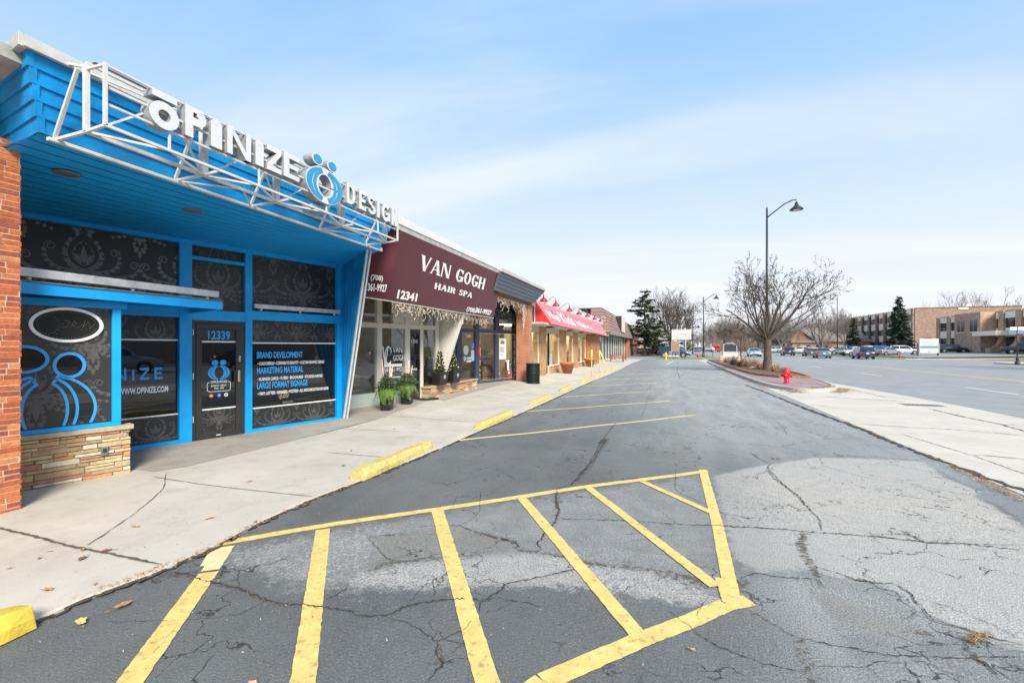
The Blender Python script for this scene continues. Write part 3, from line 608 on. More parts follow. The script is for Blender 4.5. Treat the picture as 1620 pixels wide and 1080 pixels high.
# painted markings
YEL = mat('yellow_road_paint', (0.72, 0.52, 0.16), .7, noise=.16, nscale=7, dirt=.75, bump=.3, bscale=150)
YELW = mat('worn_yellow_paint', (0.72, 0.58, 0.30), .7, noise=.15, nscale=8, dirt=.35)
WHT = mat('white_road_paint', (0.7, 0.7, 0.68), .7, noise=.12, nscale=3)
def pline(mb, p, q, w0, z=.0, seed=0, w1=None, zf=None):
    r = random.Random(seed); n = max(2, int(math.hypot(q[0] - p[0], q[1] - p[1]) / .035)); dx_, dy_ = q[0] - p[0], q[1] - p[1]; l = math.hypot(dx_, dy_); nx, ny = -dy_ / l, dx_ / l; vs = []
    for i in range(n + 1):
        t = i / n; x, y = p[0] + dx_ * t, p[1] + dy_ * t; ww = (w0 + ((w1 or w0) - w0) * t) / 2
        a = ww + r.gauss(-.001, .0018); b_ = ww + r.gauss(-.001, .0018)
        zz = (lotz(x, y) - .0035 + z) if zf is None else zf
        vs += [(x + nx * a, y + ny * a, zz), (x - nx * b_, y - ny * b_, zz)]
    mb.add(vs, [(2 * i, 2 * i + 1, 2 * i + 3, 2 * i + 2) for i in range(n)])
hz_ = MB()
def pm(hzm, pts, w0, z, seed, w1=None):
    for i in range(len(pts) - 1): pline(hzm, pts[i], pts[i + 1], w0, z, seed + i, w1)
pm(hz_, [G(342, 860), G(430, 845), G(510, 832), G(690, 806), G(925, 771), G(1118, 745)], .105, .0010, 1)
pm(hz_, [G(1112, 743), G(1135, 830), G(1157, 935)], .105, .0014, 8)
pm(hz_, [G(700, 1200), G(860, 1078), G(1020, 1008), G(1100, 978), G(1150, 956), G(1186, 950)], .125, .0018, 12)
pm(hz_, [G(1145, 915), G(1160, 955)], .13, .0022, 15)
for i, (a, b_, w1) in enumerate((((330, 905), (195, 1095), .135), ((511, 838), (478, 1090), .125), ((692, 809), (775, 1095), .125), ((824, 787), (1015, 1010), .11), ((930, 772), (1132, 928), .10), ((1016, 762), (1128, 812), .085))):
    pm(hz_, [G(*a), G(*b_)], w1, .0026 + .0004 * i, 20 + i)
struct(hz_.build('hatched_no_parking_zone', YEL))
mb = MB(); pm(mb, [G(358, 864), G(332, 902)], .13, .0030, 50); pm(mb, [G(338, 868), G(322, 895)], .05, .0034, 51); struct(mb.build('faded_paint_patch', YELW))
for a, b_ in (((722, 697), (1100, 657)), ((830, 651.5), (1060, 634)), ((888, 628), (1030, 619)), ((925, 611), (1040, 605.5)), ((952, 601), (1050, 597)), ((975, 593), (1055, 590))):
    mb = MB(); pm(mb, [G(*a), G(*b_)], .09, .0010, int(a[0])); struct(mb.build('parking_stripe', YELW))
mb = MB(); pm(mb, [(.1, 46), (.9, 57)], .12, .001, 5); struct(mb.build('parking_stripe', YELW))
for x in (16.6, 16.95):
    mb = MB(); pline(mb, (x, -40), (x, 300), .13, 0, 3, None, -.029); struct(mb.build('centre_line', mat('centre_yellow', (0.70, 0.55, 0.22), .7, noise=.2, nscale=2)))
for x in (12.05, 21.5):
    for k in range(22):
        y = 21.4 + (k - 4) * 11.0
        if x > 20 and k > 16: continue
        mb = MB(); pline(mb, (x, y), (x, y + 3.0), .12, 0, k, None, -.029); struct(mb.build('lane_dash', WHT))
mb = MB(); pline(mb, (20.6, 29), (23.5, 36), .14, 0, 3, None, -.028); struct(mb.build('lane_arrow', WHT))
# storm drain
t = MB(); gx0, gy0 = 6.55, 16.0
t.box(gx0, gx0 + .95, gy0, gy0 + .45, .0062, .014)
dr = t.build('storm_drain', mat('cast_iron_drain', (0.26, 0.25, 0.23), .8, .2, noise=.3, nscale=10)); tag(dr, 'slotted iron storm drain grate in the pale concrete apron beside the road', 'drain')
t = MB()
for i in range(8): t.box(gx0 + .05 + i * .11, gx0 + .11 + i * .11, gy0 + .06, gy0 + .39, .0142, .0165)
t.build('slot', CRACK, dr)

# planted island with kerb and brick paving
isl_out = [(4.25, 58), (3.95, 42), (3.9, 30), (3.93, 24), (4.05, 21.2), (4.45, 19.9), (5.1, 19.5), (5.9, 19.9), (6.5, 21.2), (6.95, 24), (7.15, 28), (7.35, 34), (7.5, 46), (7.55, 58)]
def inset(poly, d):
    o = []; n = len(poly)
    for i in range(n):
        a, b_, c = Vector((*poly[i - 1], 0)), Vector((*poly[i], 0)), Vector((*poly[(i + 1) % n], 0))
        e1 = (b_ - a).normalized(); e2 = (c - b_).normalized(); n_ = Vector((e1.y + e2.y, -(e1.x + e2.x), 0)); n_ = n_.normalized() / max(.5, n_.length / 2)
        o.append((b_.x + n_.x * d, b_.y + n_.y * d))
    return o
def smooth_poly(p, it=2):
    for _ in range(it):
        q = []
        for i in range(len(p)):
            a, b_ = p[i], p[(i + 1) % len(p)]; q += [(a[0] * .75 + b_[0] * .25, a[1] * .75 + b_[1] * .25), (a[0] * .25 + b_[0] * .75, a[1] * .25 + b_[1] * .75)]
        p = q
    return p
isl = smooth_poly(isl_out)
ar = sum(isl[i][0] * isl[(i + 1) % len(isl)][1] - isl[(i + 1) % len(isl)][0] * isl[i][1] for i in range(len(isl)))
sg = -1 if ar > 0 else 1
i1 = inset(isl, .05 * sg * -1 * -1); 
def ringmesh(mb, A, B, za, zb):
    n = len(A); vs = [(x, y, za) for x, y in A] + [(x, y, zb) for x, y in B]; mb.add(vs, [(i, (i + 1) % n, n + (i + 1) % n, n + i) for i in range(n)], True)
d1, d2 = inset(isl, .04 * sg), inset(isl, .17 * sg)
mb = MB(); ringmesh(mb, isl, d1, -.05, .13); ringmesh(mb, d1, d2, .13, .14); ringmesh(mb, d2, d2, .14, .05)
struct(mb.build('island_kerb', KERB))
mb = MB(); mb.add([(x, y, .115) for x, y in d2], [tuple(range(len(d2)))])
struct(mb.build('brick_paving', brick_mat('paver_brick', (0.27, 0.19, 0.18), (0.34, 0.26, 0.245), (0.22, 0.18, 0.16), .2, .1, .008, bump=.2)))
bed = [(4.75, 57), (4.6, 40), (4.62, 30.5), (4.85, 27.6), (5.5, 26.2), (6.75, 25.9), (7.0, 29), (7.2, 36), (7.35, 57)]
MULCH = mat('wood_mulch', (0.16, 0.085, 0.045), 1, noise=.6, nscale=25, bump=1, bscale=60)
struct(MB().prism(bed, .05, .19).build('mulch_bed', MULCH))
mb = MB(); n = len(bed); bo = inset(bed, .0)
for i in range(n - 1):
    mb.bar((*bed[i], .17), (*bed[i + 1], .17), .1, h=.16)
struct(mb.build('stone_edging', mat('edging_stone', (0.36, 0.20, 0.12), .9, noise=.3, nscale=4)))
# fallen pine needles and leaves drifting against the kerb
def litter(pts, spread, n, seed, z, nm, m, sz=1.0):
    r = random.Random(seed); mb = MB()
    for _ in range(n):
        k = r.randrange(len(pts) - 1); t_ = r.random(); x = pts[k][0] + (pts[k + 1][0] - pts[k][0]) * t_ + r.gauss(0, spread); y = pts[k][1] + (pts[k + 1][1] - pts[k][1]) * t_ + r.gauss(0, spread)
        a = r.uniform(0, 6.28); l = r.uniform(.03, .09) * sz; ww = r.uniform(.004, .02) * sz; c_, s_ = math.cos(a), math.sin(a); z0 = z + r.uniform(.002, .02)
        mb.quad((x - c_ * l, y - s_ * l, z0), (x + s_ * ww, y - c_ * ww, z0 + .004), (x + c_ * l, y + s_ * l, z0 + r.uniform(0, .02)), (x - s_ * ww, y + c_ * ww, z0))
    o = mb.build(nm, m); return tag(o, None, None, None, 'stuff')
LIT = island_mat('dead_leaf_litter', [(0.30, 0.15, 0.06), (0.42, 0.24, 0.10), (0.22, 0.12, 0.06), (0.5, 0.33, 0.16), (0.35, 0.2, 0.08)], bump=0)
tag(litter([(5.9, 19.6), (6.5, 20.6), (6.75, 21.6)], .16, 420, 1, .01, 'leaf_litter', LIT), 'rusty pine needles drifted outside the island kerb by the road')
tag(litter([(5.3, 20.3), (6.0, 20.6), (6.3, 21.6)], .12, 260, 2, .12, 'leaf_litter', LIT), 'rusty needles lying on the brick paving at the island tip')
tag(litter([(3.95, 20.6), (3.85, 27), (3.85, 33), (3.85, 40)], .09, 700, 3, .01, 'leaf_litter', LIT), 'brown leaves lying in the gutter along the island kerb')
tag(litter([(4.3, 19.8), (4.8, 19.3)], .12, 160, 4, .01, 'leaf_litter', LIT), 'dead leaves lying at the rounded front of the island kerb')
tag(litter([G(130, 943, .02), G(300, 882, .02), G(420, 826), G(560, 768)], .028, 420, 5, .012, 'leaf_litter', LIT, .22), 'small dry leaf scraps along the near sidewalk edge')
tag(litter([G(1500, 738), G(1560, 765), G(1620, 795)], .04, 300, 6, .014, 'leaf_litter', LIT, .35), 'dry scraps along the seam of the pale concrete apron')
tag(litter([G(1535, 1018), G(1552, 1010), G(1562, 1006)], .012, 50, 11, .008, 'leaf_litter', LIT, .35), 'small pile of dry leaves in the crack at the lower right of the lot')
tag(litter([G(20, 1060), G(400, 960), G(700, 1000), G(1100, 1040), G(1500, 1060)], .5, 260, 13, .009, 'leaf_litter', island_mat('pale_chips', [(.4, .36, .3), (.2, .15, .1), (.5, .48, .44), (.12, .1, .08)], bump=0), .10), 'tiny chips and crumbs scattered over the near asphalt')
tag(litter([G(100, 900, .02), G(400, 790, .02), G(700, 680, .02), G(820, 640, .02)], .45, 240, 14, .022, 'leaf_litter', LIT, .13), 'tiny leaf crumbs scattered over the sidewalk')
# single fallen leaves
def oak_leaf(label, x, y, z, s, rot, m, k):
    r = random.Random(k); P = []; n = 22
    for i in range(n):
        a = 2 * math.pi * i / n; rad = .6 + .4 * abs(math.cos(a * 2.5 + .3)) * (1 if i % 2 else .62); P.append((math.cos(a) * rad * s, math.sin(a) * rad * s * .55))
    o = MB(); vs = [(0, 0, .004)] + [(a, b_, .003 + .012 * abs(b_) / s + r.uniform(0, .004)) for a, b_ in P]
    o.add(vs, [(0, i + 1, (i + 1) % n + 1) for i in range(n)])
    o.tube([(-s, 0, .004), (-s * 1.6, .1 * s, .006)], .0015, 4)
    ob = o.build('fallen_leaf', m); ob.location = (x, y, z); ob.rotation_euler = (0, 0, rot); return tag(ob, label, 'leaf', 'fallen leaves near the camera')
LF = [mat('leaf_orange', (0.40, 0.20, 0.08), .8, noise=.3, nscale=40), mat('leaf_tan', (0.50, 0.34, 0.18), .8, noise=.3, nscale=40), mat('leaf_brown', (0.20, 0.09, 0.05), .8, noise=.3, nscale=40), mat('leaf_yellow', (0.65, 0.50, 0.14), .8, noise=.2, nscale=40)]
lv = [((214, 833), 1, .065, 'tan leaf on the near sidewalk slab, left of the crack'), ((332, 820), 1, .07, 'pale tan oak leaf on the sidewalk right of the diagonal crack'), ((131, 870), 0, .05, 'orange leaf lying in the near sidewalk joint, left one'), ((168, 872), 2, .06, 'dark red leaf lying in the near sidewalk joint, right one'), ((131, 884), 2, .06, 'brown leaf just below the near sidewalk joint'), ((75, 934), 0, .055, 'orange leaf alone on the near sidewalk slab above the parking block'), ((195, 955), 0, .075, 'orange oak leaf on the asphalt left of the first yellow stripe'), ((128, 981), 3, .07, 'yellow leaf on the asphalt beside the nearest parking block'), ((395, 762), 0, .05, 'small orange leaf on the sidewalk below the glazed shop door'), ((62, 884), 0, .03, 'tiny orange leaf at the far left of the sidewalk'), ((78, 873), 1, .025, 'tiny tan leaf left of the sidewalk joint leaves'), ((405, 826), 2, .03, 'small brown leaf at the sidewalk edge'), ((400, 1080), 1, .05, 'tan leaf at the bottom between the first two yellow stripes'), ((15, 900), 0, .02, 'tiny leaf at the left edge of the sidewalk'), ((150, 925), 1, .03, 'small tan leaf near the curb edge'), ((624, 679), 2, .04, 'brown leaf on the sidewalk beyond the blue shop'), ((556, 713), 2, .04, 'dark leaf on the sidewalk above the second parking block'), ((543, 737), 2, .05, 'dark red leaf left of the second parking block'), ((712, 662), 2, .035, 'brown leaf on the sidewalk in front of the planter pots'), ((1096, 1026), 1, .025, 'pale scrap of leaf below the long yellow line')]
for k, ((u, v), ci, s_, lb) in enumerate(lv):
    x, y = G(u, v, .02); onw = x < ex(y) if y > 0 else True
    oak_leaf(lb, x, y, slabz(x, y) + .004 if onw else .012, s_ * .8, k * 1.3, LF[ci], k)
# ================================================================= SHOP 1 (blue)
BLUE = mat('blue_paint', (0.003, 0.25, 0.60), .55, noise=.28, nscale=2.0, bump=.35, bscale=25, dirt=.26, spec=.3)
BLUE2 = mat('blue_frame_paint', (0.004, 0.33, 0.76), .45, noise=.12, nscale=3, dirt=.12, spec=.35)
GALV = mat('galvanised_metal', (0.55, 0.56, 0.56), .5, .35, noise=.25, nscale=6, dirt=.25)
CAPW = mat('white_coping_metal', (0.62, 0.62, 0.615), .5, noise=.08, nscale=2, dirt=.2)
CAPG = mat('grey_coping_metal', (0.46, 0.45, 0.42), .6, noise=.18, nscale=4, dirt=.3)
WPAINT = mat('old_white_paint', (0.56, 0.56, 0.54), .6, noise=.12, nscale=6, dirt=.30)
VINYL = mat('black_vinyl', (0.022, 0.024, 0.024), .38, noise=.1, nscale=2)
VPAT = mat('vinyl_damask_pattern', (0.19, 0.185, 0.18), .5)
VPAT2 = mat('vinyl_damask_pattern_dark', (0.085, 0.083, 0.08), .5)
DGLASS = mat('dark_window_glass', (0.006, 0.007, 0.008), .02, spec=.9)
BLK = mat('black_door_frame', (0.030, 0.029, 0.027), .42, noise=.1, nscale=5)
TXTB = mat('blue_vinyl_letter', (0.03, 0.34, 0.78), .45)
TXTW = mat('white_vinyl_letter', (0.82, 0.83, 0.84), .45)
BRK = island_mat('red_roman_brick', [(0.46, 0.115, 0.038), (0.52, 0.155, 0.05), (0.42, 0.10, 0.035), (0.56, 0.20, 0.075), (0.36, 0.085, 0.034), (0.50, 0.14, 0.042), (0.30, 0.075, 0.036)], bump=.6, bscale=40)
MORT = mat('brick_mortar', (0.55, 0.42, 0.30), .95, noise=.2, nscale=20)
STN = island_mat('cut_sandstone', [(0.47, 0.33, 0.17), (0.56, 0.44, 0.26), (0.50, 0.25, 0.10), (0.40, 0.28, 0.16), (0.66, 0.58, 0.43), (0.45, 0.30, 0.20), (0.52, 0.36, 0.17), (0.55, 0.30, 0.14), (0.43, 0.22, 0.15), (0.58, 0.46, 0.25), (0.35, 0.25, 0.15), (0.48, 0.38, 0.22)], bump=.7, bscale=28)
STM = mat('stone_mortar', (0.30, 0.25, 0.18), .95, noise=.25, nscale=20)
CAPS = mat('stone_coping', (0.40, 0.34, 0.24), .9, noise=.3, nscale=7, bump=.6, bscale=30, dirt=.5)
A16 = R(90 - 16)
shop1 = thing('blue_shop', 'blue clapboard shop with black damask windows and sloping soffit, number 12339', 'shop', (-7.75, 6.6, 0), A16)
W2L = fullm(shop1).inverted()
def wl(x, y, z): return tuple(W2L @ Vector((x, y, z)))

def bricks(mb, mm, org, ud, L_, nd, z0, z1, course=.057, bl=.30, gap=.012, th=.1, rnd=None, stagger=True):
    """real brick boxes on a wall: org (x,y), ud unit dir along, nd outward normal"""
    rnd = rnd or random.Random(3); z = z0; k = 0
    while z < z1 - .01:
        h = min(course - gap, z1 - z); x = -(bl * .5 if k % 2 else 0) + rnd.uniform(-.02, .02) - (0 if not stagger else .13 * (k % 3))
        while x < L_:
            a, b_ = max(0, x), min(L_, x + bl - gap)
            if b_ - a > .015:
                o = rnd.uniform(-.003, .004); e0 = 0 if a > 0 else rnd.uniform(-.004, .004); e1 = 0 if b_ < L_ else rnd.uniform(-.006, .006)
                P = [(a + e0, -th), (b_ + e1, -th), (b_ + e1, o), (a + e0, o)]
                Q = [(org[0] + ud[0] * p + nd[0] * q, org[1] + ud[1] * p + nd[1] * q) for p, q in P]
                dz = rnd.uniform(-.0015, .0015)
                mb.hexa([(x_, y_, z + dz) for x_, y_ in Q] + [(x_, y_, z + h + dz) for x_, y_ in Q])
            x += bl
        z += course; k += 1
# pier: front face looks along +X
mb = MB(); bricks(mb, None, (-6.33, -1.2), (0, 1), 4.04, (1, 0), 0.0, 3.80)
bricks(mb, None, (-6.335, 2.84), (-1, 0), 1.0, (0, 1), 0.0, 3.80)
for v in [None]:
    mb.build('brick_pier', BRK, shop1, world=True)
MB().box(-7.6, -6.334, -1.2, 2.835, 0, 3.79).build('pier_mortar', MORT, shop1, world=True)

# front wall behind frames
def fb(nm, m, *boxes, par=None, bevel=.004):
    mb = MB()
    for b_ in boxes: mb.box(*b_)
    return mb.build(nm, m, par or shop1, bevel=bevel)
fb('post', BLUE2, (-1.0, -.81, -.06, .10, 0.0, 3.56)); fb('post', BLUE2, (.085, .215, -.06, .10, 0.0, 3.56)); fb('post', BLUE2, (2.085, 2.26, -.06, .10, 0.0, 3.60))
fb('post', BLUE2, (-2.36, -2.26, -.05, .1, 0.0, 2.2))
fb('header', BLUE2, (-3.8, 2.26, -.09, .10, 3.50, 3.64)); fb('header', BLUE2, (-.81, .085, -.055, .10, 2.17, 2.36))
fb('rail', BLUE2, (.215, 2.085, -.055, .1, 2.22, 2.40)); fb('rail', BLUE2, (-3.4, -1.0, -.055, .1, 2.21, 2.40)); fb('rail', BLUE2, (-.81, .085, -.05, .10, 3.25, 3.31))
fb('sill', BLUE2, (.215, 2.085, -.055, .1, -.02, .085)); fb('sill', BLUE2, (-2.26, -1.0, -.055, .1, -.02, .085))
# opaque wall and roof volume behind
MB().box(-3.9, 2.4, .12, .3, -.1, 4.0).build('back_wall', BLK, shop1)

rnd = random.Random(12)
def spiral(cx, cz, r0, a0, turns, shrink=.55, n=26, sgn=1):
    P = []
    for i in range(n):
        t = i / (n - 1); r = r0 * (1 - t * shrink) ** 1.3; a = R(a0) + sgn * turns * 2 * math.pi * t; P.append((cx + r * math.cos(a), cz + r * math.sin(a)))
    return P
def leafp(x, z, ang, l, wd, n=8): return [(x + math.cos(ang) * l * i / (n - 1), z + math.sin(ang) * l * i / (n - 1)) for i in range(n)], [wd * math.sin(math.pi * (i / (n - 1)) ** .7) + .0006 for i in range(n)]
def motif(S=1.0):
    """half of a damask ornament as (points, widths) strokes, x >= 0"""
    out = []
    def bez(p0, p1, p2, p3, w0, w1, n=22, leaves=0, side=1, ls=.05):
        P = []; W = []
        for i in range(n):
            t = i / (n - 1); a = (1 - t) ** 3; b_ = 3 * t * (1 - t) ** 2; c_ = 3 * t * t * (1 - t); d_ = t ** 3
            P.append((a * p0[0] + b_ * p1[0] + c_ * p2[0] + d_ * p3[0], a * p0[1] + b_ * p1[1] + c_ * p2[1] + d_ * p3[1])); W.append(w0 + (w1 - w0) * t)
        out.append((P, W))
        for k in range(leaves):
            i = int(2 + (n - 5) * k / max(1, leaves - 1)); dx_, dz_ = P[i + 1][0] - P[i][0], P[i + 1][1] - P[i][1]; an = math.atan2(dz_, dx_)
            for ss in ((side,) if side else (1, -1)):
                out.append(leafp(P[i][0], P[i][1], an + ss * R(55), ls * (1 - .45 * k / leaves), ls * .42)); out.append(leafp(P[i][0], P[i][1], an + ss * R(28), ls * 1.15 * (1 - .45 * k / leaves), ls * .3))
    # central palmette
    bez((0, -.02), (.16, .03), (.20, .22), (.0, .40), .012, .004, leaves=8, side=-1, ls=.075)
    bez((0, .02), (.11, .06), (.13, .20), (.0, .30), .008, .004, leaves=5, side=1, ls=.03)
    out.append(leafp(0, .05, R(90), .2, .05)); out.append(leafp(.02, .05, R(60), .12, .04)); out.append(leafp(.0, .44, R(90), .14, .06)); out.append(leafp(.02, .42, R(55), .10, .045)); out.append(leafp(.03, .40, R(20), .08, .04))
    out.append((spiral(.045, .12, .03, -90, 1.2), [.008] * 26))
    # big scrolls
    bez((0, -.03), (.2, -.06), (.33, .02), (.30, .18), .022, .006, leaves=7, side=-1, ls=.07); out.append((spiral(.27, .2, .05, -10, 1.3), [.011] * 26))
    bez((0, -.05), (.25, -.10), (.45, -.08), (.50, .06), .020, .006, leaves=8, side=-1, ls=.075); out.append((spiral(.455, .08, .05, -10, 1.3), [.011] * 26))
    bez((0, -.07), (.2, -.16), (.36, -.18), (.46, -.12), .016, .005, leaves=6, side=-1, ls=.06); out.append((spiral(.45, -.155, .035, 80, 1.2, sgn=-1), [.009] * 26))
    bez((0, -.08), (.12, -.2), (.25, -.24), (.33, -.26), .016, .005, leaves=5, side=0, ls=.05)
    bez((0, -.08), (.02, -.2), (.10, -.33), (.02, -.42), .016, .006, leaves=6, side=1, ls=.065)
    out.append(leafp(0, -.12, R(-90), .22, .07)); out.append(leafp(.02, -.35, R(-60), .1, .05)); out.append(leafp(0, -.4, R(-90), .12, .05))
    return out
MOT = motif()
def damask(parent, m, x0, x1, z0, z1, y, ox=0.0, oz=0.0, S=.95, name='damask_pattern'):
    mb = MB(); px_, pz = 1.02 * S, 1.06 * S; n = 0
    for r_ in range(-5, 6):
        for c_ in range(-7, 8):
            cx = ox + c_ * px_ + (px_ / 2 if r_ % 2 else 0); cz = oz + r_ * pz / 2 * 1.12
            if cx < x0 - .6 * S or cx > x1 + .6 * S or cz < z0 - .6 * S or cz > z1 + .6 * S: continue
            sc_ = S * (1 if r_ % 2 == 0 else .8)
            for sgn in (1, -1):
                for P, W in MOT:
                    n += 1
                    stroke(mb, [(cx + sgn * p[0] * sc_, cz + p[1] * sc_) for p in P], [q * sc_ for q in W], y - .00012 * (n % 9), (x0 + .004, x1 - .004, z0 + .004, z1 - .004))
    if mb.v: mb.build(name, m, parent)
def pane(nm, m, x0, x1, z0, z1, y=.02, par=None): return MB().box(x0, x1, y, y + .01, z0, z1).build(nm, m, par or shop1)
# upper left
p = pane('window', VINYL, -3.6, -1.0, 2.40, 3.50); damask(p, VPAT, -3.4, -1.0, 2.4, 3.5, .018, -2.22, 2.90, S=1.35)
p = pane('window', VINYL, -.81, .085, 2.36, 3.25); damask(p, VPAT2, -.81, .085, 2.36, 3.25, .018, -.36, 2.85, S=1.2)
p = pane('window', VINYL, -.81, .085, 3.31, 3.50); damask(p, VPAT2, -.81, .085, 3.31, 3.5, .018, -.36, 3.2)
p = pane('window', VINYL, .215, 2.085, 2.40, 3.50); damask(p, VPAT2, .215, 2.085, 2.4, 3.5, .018, 1.30, 2.9, S=1.25)
# lower right: vinyl band, clear dark glass, vinyl band
p = pane('window', DGLASS, .215, 2.085, .085, 2.22, .03)
for z0, z1, oz in ((1.77, 2.22, 2.5), (.085, .48, .2)):
    q = MB().box(.215, 2.085, .022, .027, z0, z1).build('vinyl_band', VINYL, p); damask(q, VPAT2, .215, 2.085, z0, z1, .020, .75, oz, S=.8)
MB().box(.215, 2.085, .012, .02, 1.758, 1.782).build('white_stripe', TXTW, p); MB().box(.215, 2.085, .012, .02, .470, .494).build('white_stripe', TXTW, p)
# wording on the right window
rows_ = [('BRAND DEVELOPMENT', .34, 1.47, 1.335, .125, TXTB, .96), ('• LOGO DESIGN • CORPORATE IDENTITY • CUSTOM GRAPHIC DESIGN', .355, 1.33, 1.80, .062, TXTW, 1.45),
         ('MARKETING MATERIAL', .34, 1.16, 1.345, .125, TXTB, .97), ('• BUSINESS CARDS • FLYERS • BROCHURES • STICKERS & MORE!', .355, 1.02, 1.78, .062, TXTW, 1.41),
         ('LARGE FORMAT SIGNAGE', .34, .86, 1.42, .125, TXTB, 1.07), ('• VINYL LETTERS • BANNERS • POSTERS • ALL INDOOR/OUTDOOR SIGNS', .355, .73, 1.93, .062, TXTW, 1.56)]
for s_, x, z, _, h, m_, fw in rows_:
    text(p, 'lettering', s_, x, z, .024, h, m_, fitw=fw, bold=.004 if h > .1 else .0015)
GHOST = mat('faded_window_print', (0.20, 0.17, 0.09), .5)
text(p, 'lettering', '$20', .78, .64, .027, .12, GHOST, bold=.01, squeeze=.8)
text(p, 'lettering', 'OPINIZE', .86, .52, .027, .035, mat('grey_print', (.3, .32, .32)), squeeze=1.2)
# lower left main window (behind the bay)
p = pane('window', DGLASS, -3.3, -1.0, .085, 2.21, .03)
for z0, z1, oz in ((1.81, 2.21, 1.86), (.085, .53, .2)):
    q = MB().box(-3.3, -1.0, .022, .027, z0, z1).build('vinyl_band', VINYL, p); damask(q, VPAT2, -3.0, -1.0, z0, z1, .020, -1.32, oz, S=.85)
MB().box(-3.3, -1.0, .012, .02, 1.80, 1.823).build('white_stripe', TXTW, p); MB().box(-3.3, -1.0, .012, .02, .52, .543).build('white_stripe', TXTW, p)
mb = MB(); WS = {'*': .62, 'O': .8, 'P': .58, 'i': .16, 'N': .72, 'Z': .62, 'E': .56, 'D': .7, 'S': .6, 'G': .8}
letters(mb, 'OPiNiZE', -2.375, 1.15, .2, WS, .15, .36, .020, .026); mb.box(-2.35, -2.25, .020, .026, 1.375, 1.39); mb.build('lettering', TXTB, p)
text(p, 'lettering', '55   WWW.OPINIZE.COM', -1.93, .93, .024, .10, TXTW, fitw=.79, bold=.004)

# door
def figure_logo(par, cx, cz, H_, y, m, outline=0.0, inner=None):
    """two heads over a ring split in two crescents"""
    mb = MB(); w_ = H_ * .62
    if not outline:
        for sx in (-1, 1):
            for k, P in enumerate(ringp(cx + sx * H_ * .185, cz + H_ * .86, H_ * .15, H_ * .135, .0005, .0005, 0, 360, 20)): mb.plate(P, y, y + .004)
            # outer crescent, inner crescent with a dark slit between
            for (ro, rzo, ri, rzi, ox) in ((.50, .37, .37, .345, .0), (.345, .335, .20, .29, .0)):
                a0, a1 = (-84, 84)
                for P in ringp(0, 0, ro * H_, rzo * H_, ri * H_, rzi * H_, a0, a1, 40): mb.plate([(cx + sx * (a * .98 + .012 * H_), cz + H_ * .36 + b_) for a, b_ in P], y, y + .004)
    return mb.build('logo', m, par)
door = MB().box(-.80, .075, -.03, .05, 0.005, 2.17)
dr = MB(); dr.box(-.80, -.745, -.035, .05, .0, 2.17); dr.box(.02, .075, -.035, .05, .0, 2.17); dr.box(-.745, .02, -.035, .05, 2.11, 2.17)
dr.box(-.742, -.65, -.045, .03, .02, 2.107); dr.box(-.075, .017, -.045, .03, .02, 2.107); dr.box(-.65, -.075, -.045, .03, 2.02, 2.107); dr.box(-.65, -.075, -.045, .03, .02, .16)
dro = dr.build('door', BLK, shop1, bevel=.004)
q = MB().box(-.65, -.075, -.01, .0, .16, 2.02).build('pane', DGLASS, dro)
q1 = MB().box(-.65, -.075, -.018, -.012, 1.79, 2.02).build('vinyl_band', VINYL, dro); q2 = MB().box(-.65, -.075, -.018, -.012, .16, .555).build('vinyl_band', VINYL, dro); damask(dro, VPAT2, -.65, -.075, .16, .55, -.0195, -.36, .42, S=.6)
MB().box(-.65, -.075, -.024, -.014, 1.775, 1.80).build('white_stripe', TXTW, dro); MB().box(-.65, -.075, -.024, -.014, .545, .57).build('white_stripe', TXTW, dro)
text(dro, 'lettering', '12339', -.545, 1.835, -.02, .155, TXTB, fitw=.375, bold=.006)
figure_logo(dro, -.36, 1.085, .37, -.016, TXTB)
text(dro, 'lettering', 'OFFICE HOURS', -.50, 1.030, -.014, .042, TXTW, fitw=.28, bold=.001)
text(dro, 'lettering', 'MONDAY - FRIDAY', -.49, .965, -.014, .030, TXTW, fitw=.26, bold=.0008)
text(dro, 'lettering', '9AM - 5PM', -.44, .915, -.014, .030, TXTW, fitw=.16, bold=.0008)
mb = MB()
rr_ = [(-.515, 1.045), (-.53, 1.045), (-.55, 1.03), (-.555, 1.01), (-.555, .91), (-.545, .885), (-.52, .875), (-.2, .875), (-.175, .885), (-.165, .91), (-.165, 1.01), (-.17, 1.03), (-.19, 1.045), (-.205, 1.045)]
stroke(mb, rr_, .009, -.015); mb.build('hours_frame', TXTW, dro)
for x, c_ in ((-.49, mat('sticker_red', (.7, .12, .1))), (-.36, mat('sticker_blue', (.03, .22, .6))), (-.24, mat('sticker_white', (.75, .75, .75)))):
    mb = MB()
    for P in ringp(x, .80, .034, .034, .0005, .0005): mb.plate(P, -.016, -.012)
    mb.build('round_sticker', c_, dro)
    mb = MB(); [mb.plate(P, -.019, -.0165) for P in ringp(x, .80, .017, .017, .012, .012)]
    if c_.name == 'sticker_blue': mb = MB().plate(rc(x - .004, .782, x + .004, .815), -.019, -.0165).plate(rc(x - .010, .798, x + .011, .804), -.0195, -.017)
    mb.build('sticker_mark', TXTW if c_.name != 'sticker_white' else BLK, dro)
MB().box(-.60, -.28, 0, .01, 0, .01).v
mb = MB().box(-.055, -.015, -.075, -.045, 1.03, 1.25); mb.build('push_plate', mat('brass_plate', (0.5, 0.42, 0.3), .45, .6), dro, bevel=.004)
MB().box(-.125, -.062, -.06, -.047, 1.03, 1.25).build('handle', mat('matte_black', (0.01, 0.01, 0.01), .6), dro)
for z in (.35, 1.12, 1.9): MB().box(-.80, -.785, -.06, -.036, z, z + .11).build('hinge', GALV, dro)
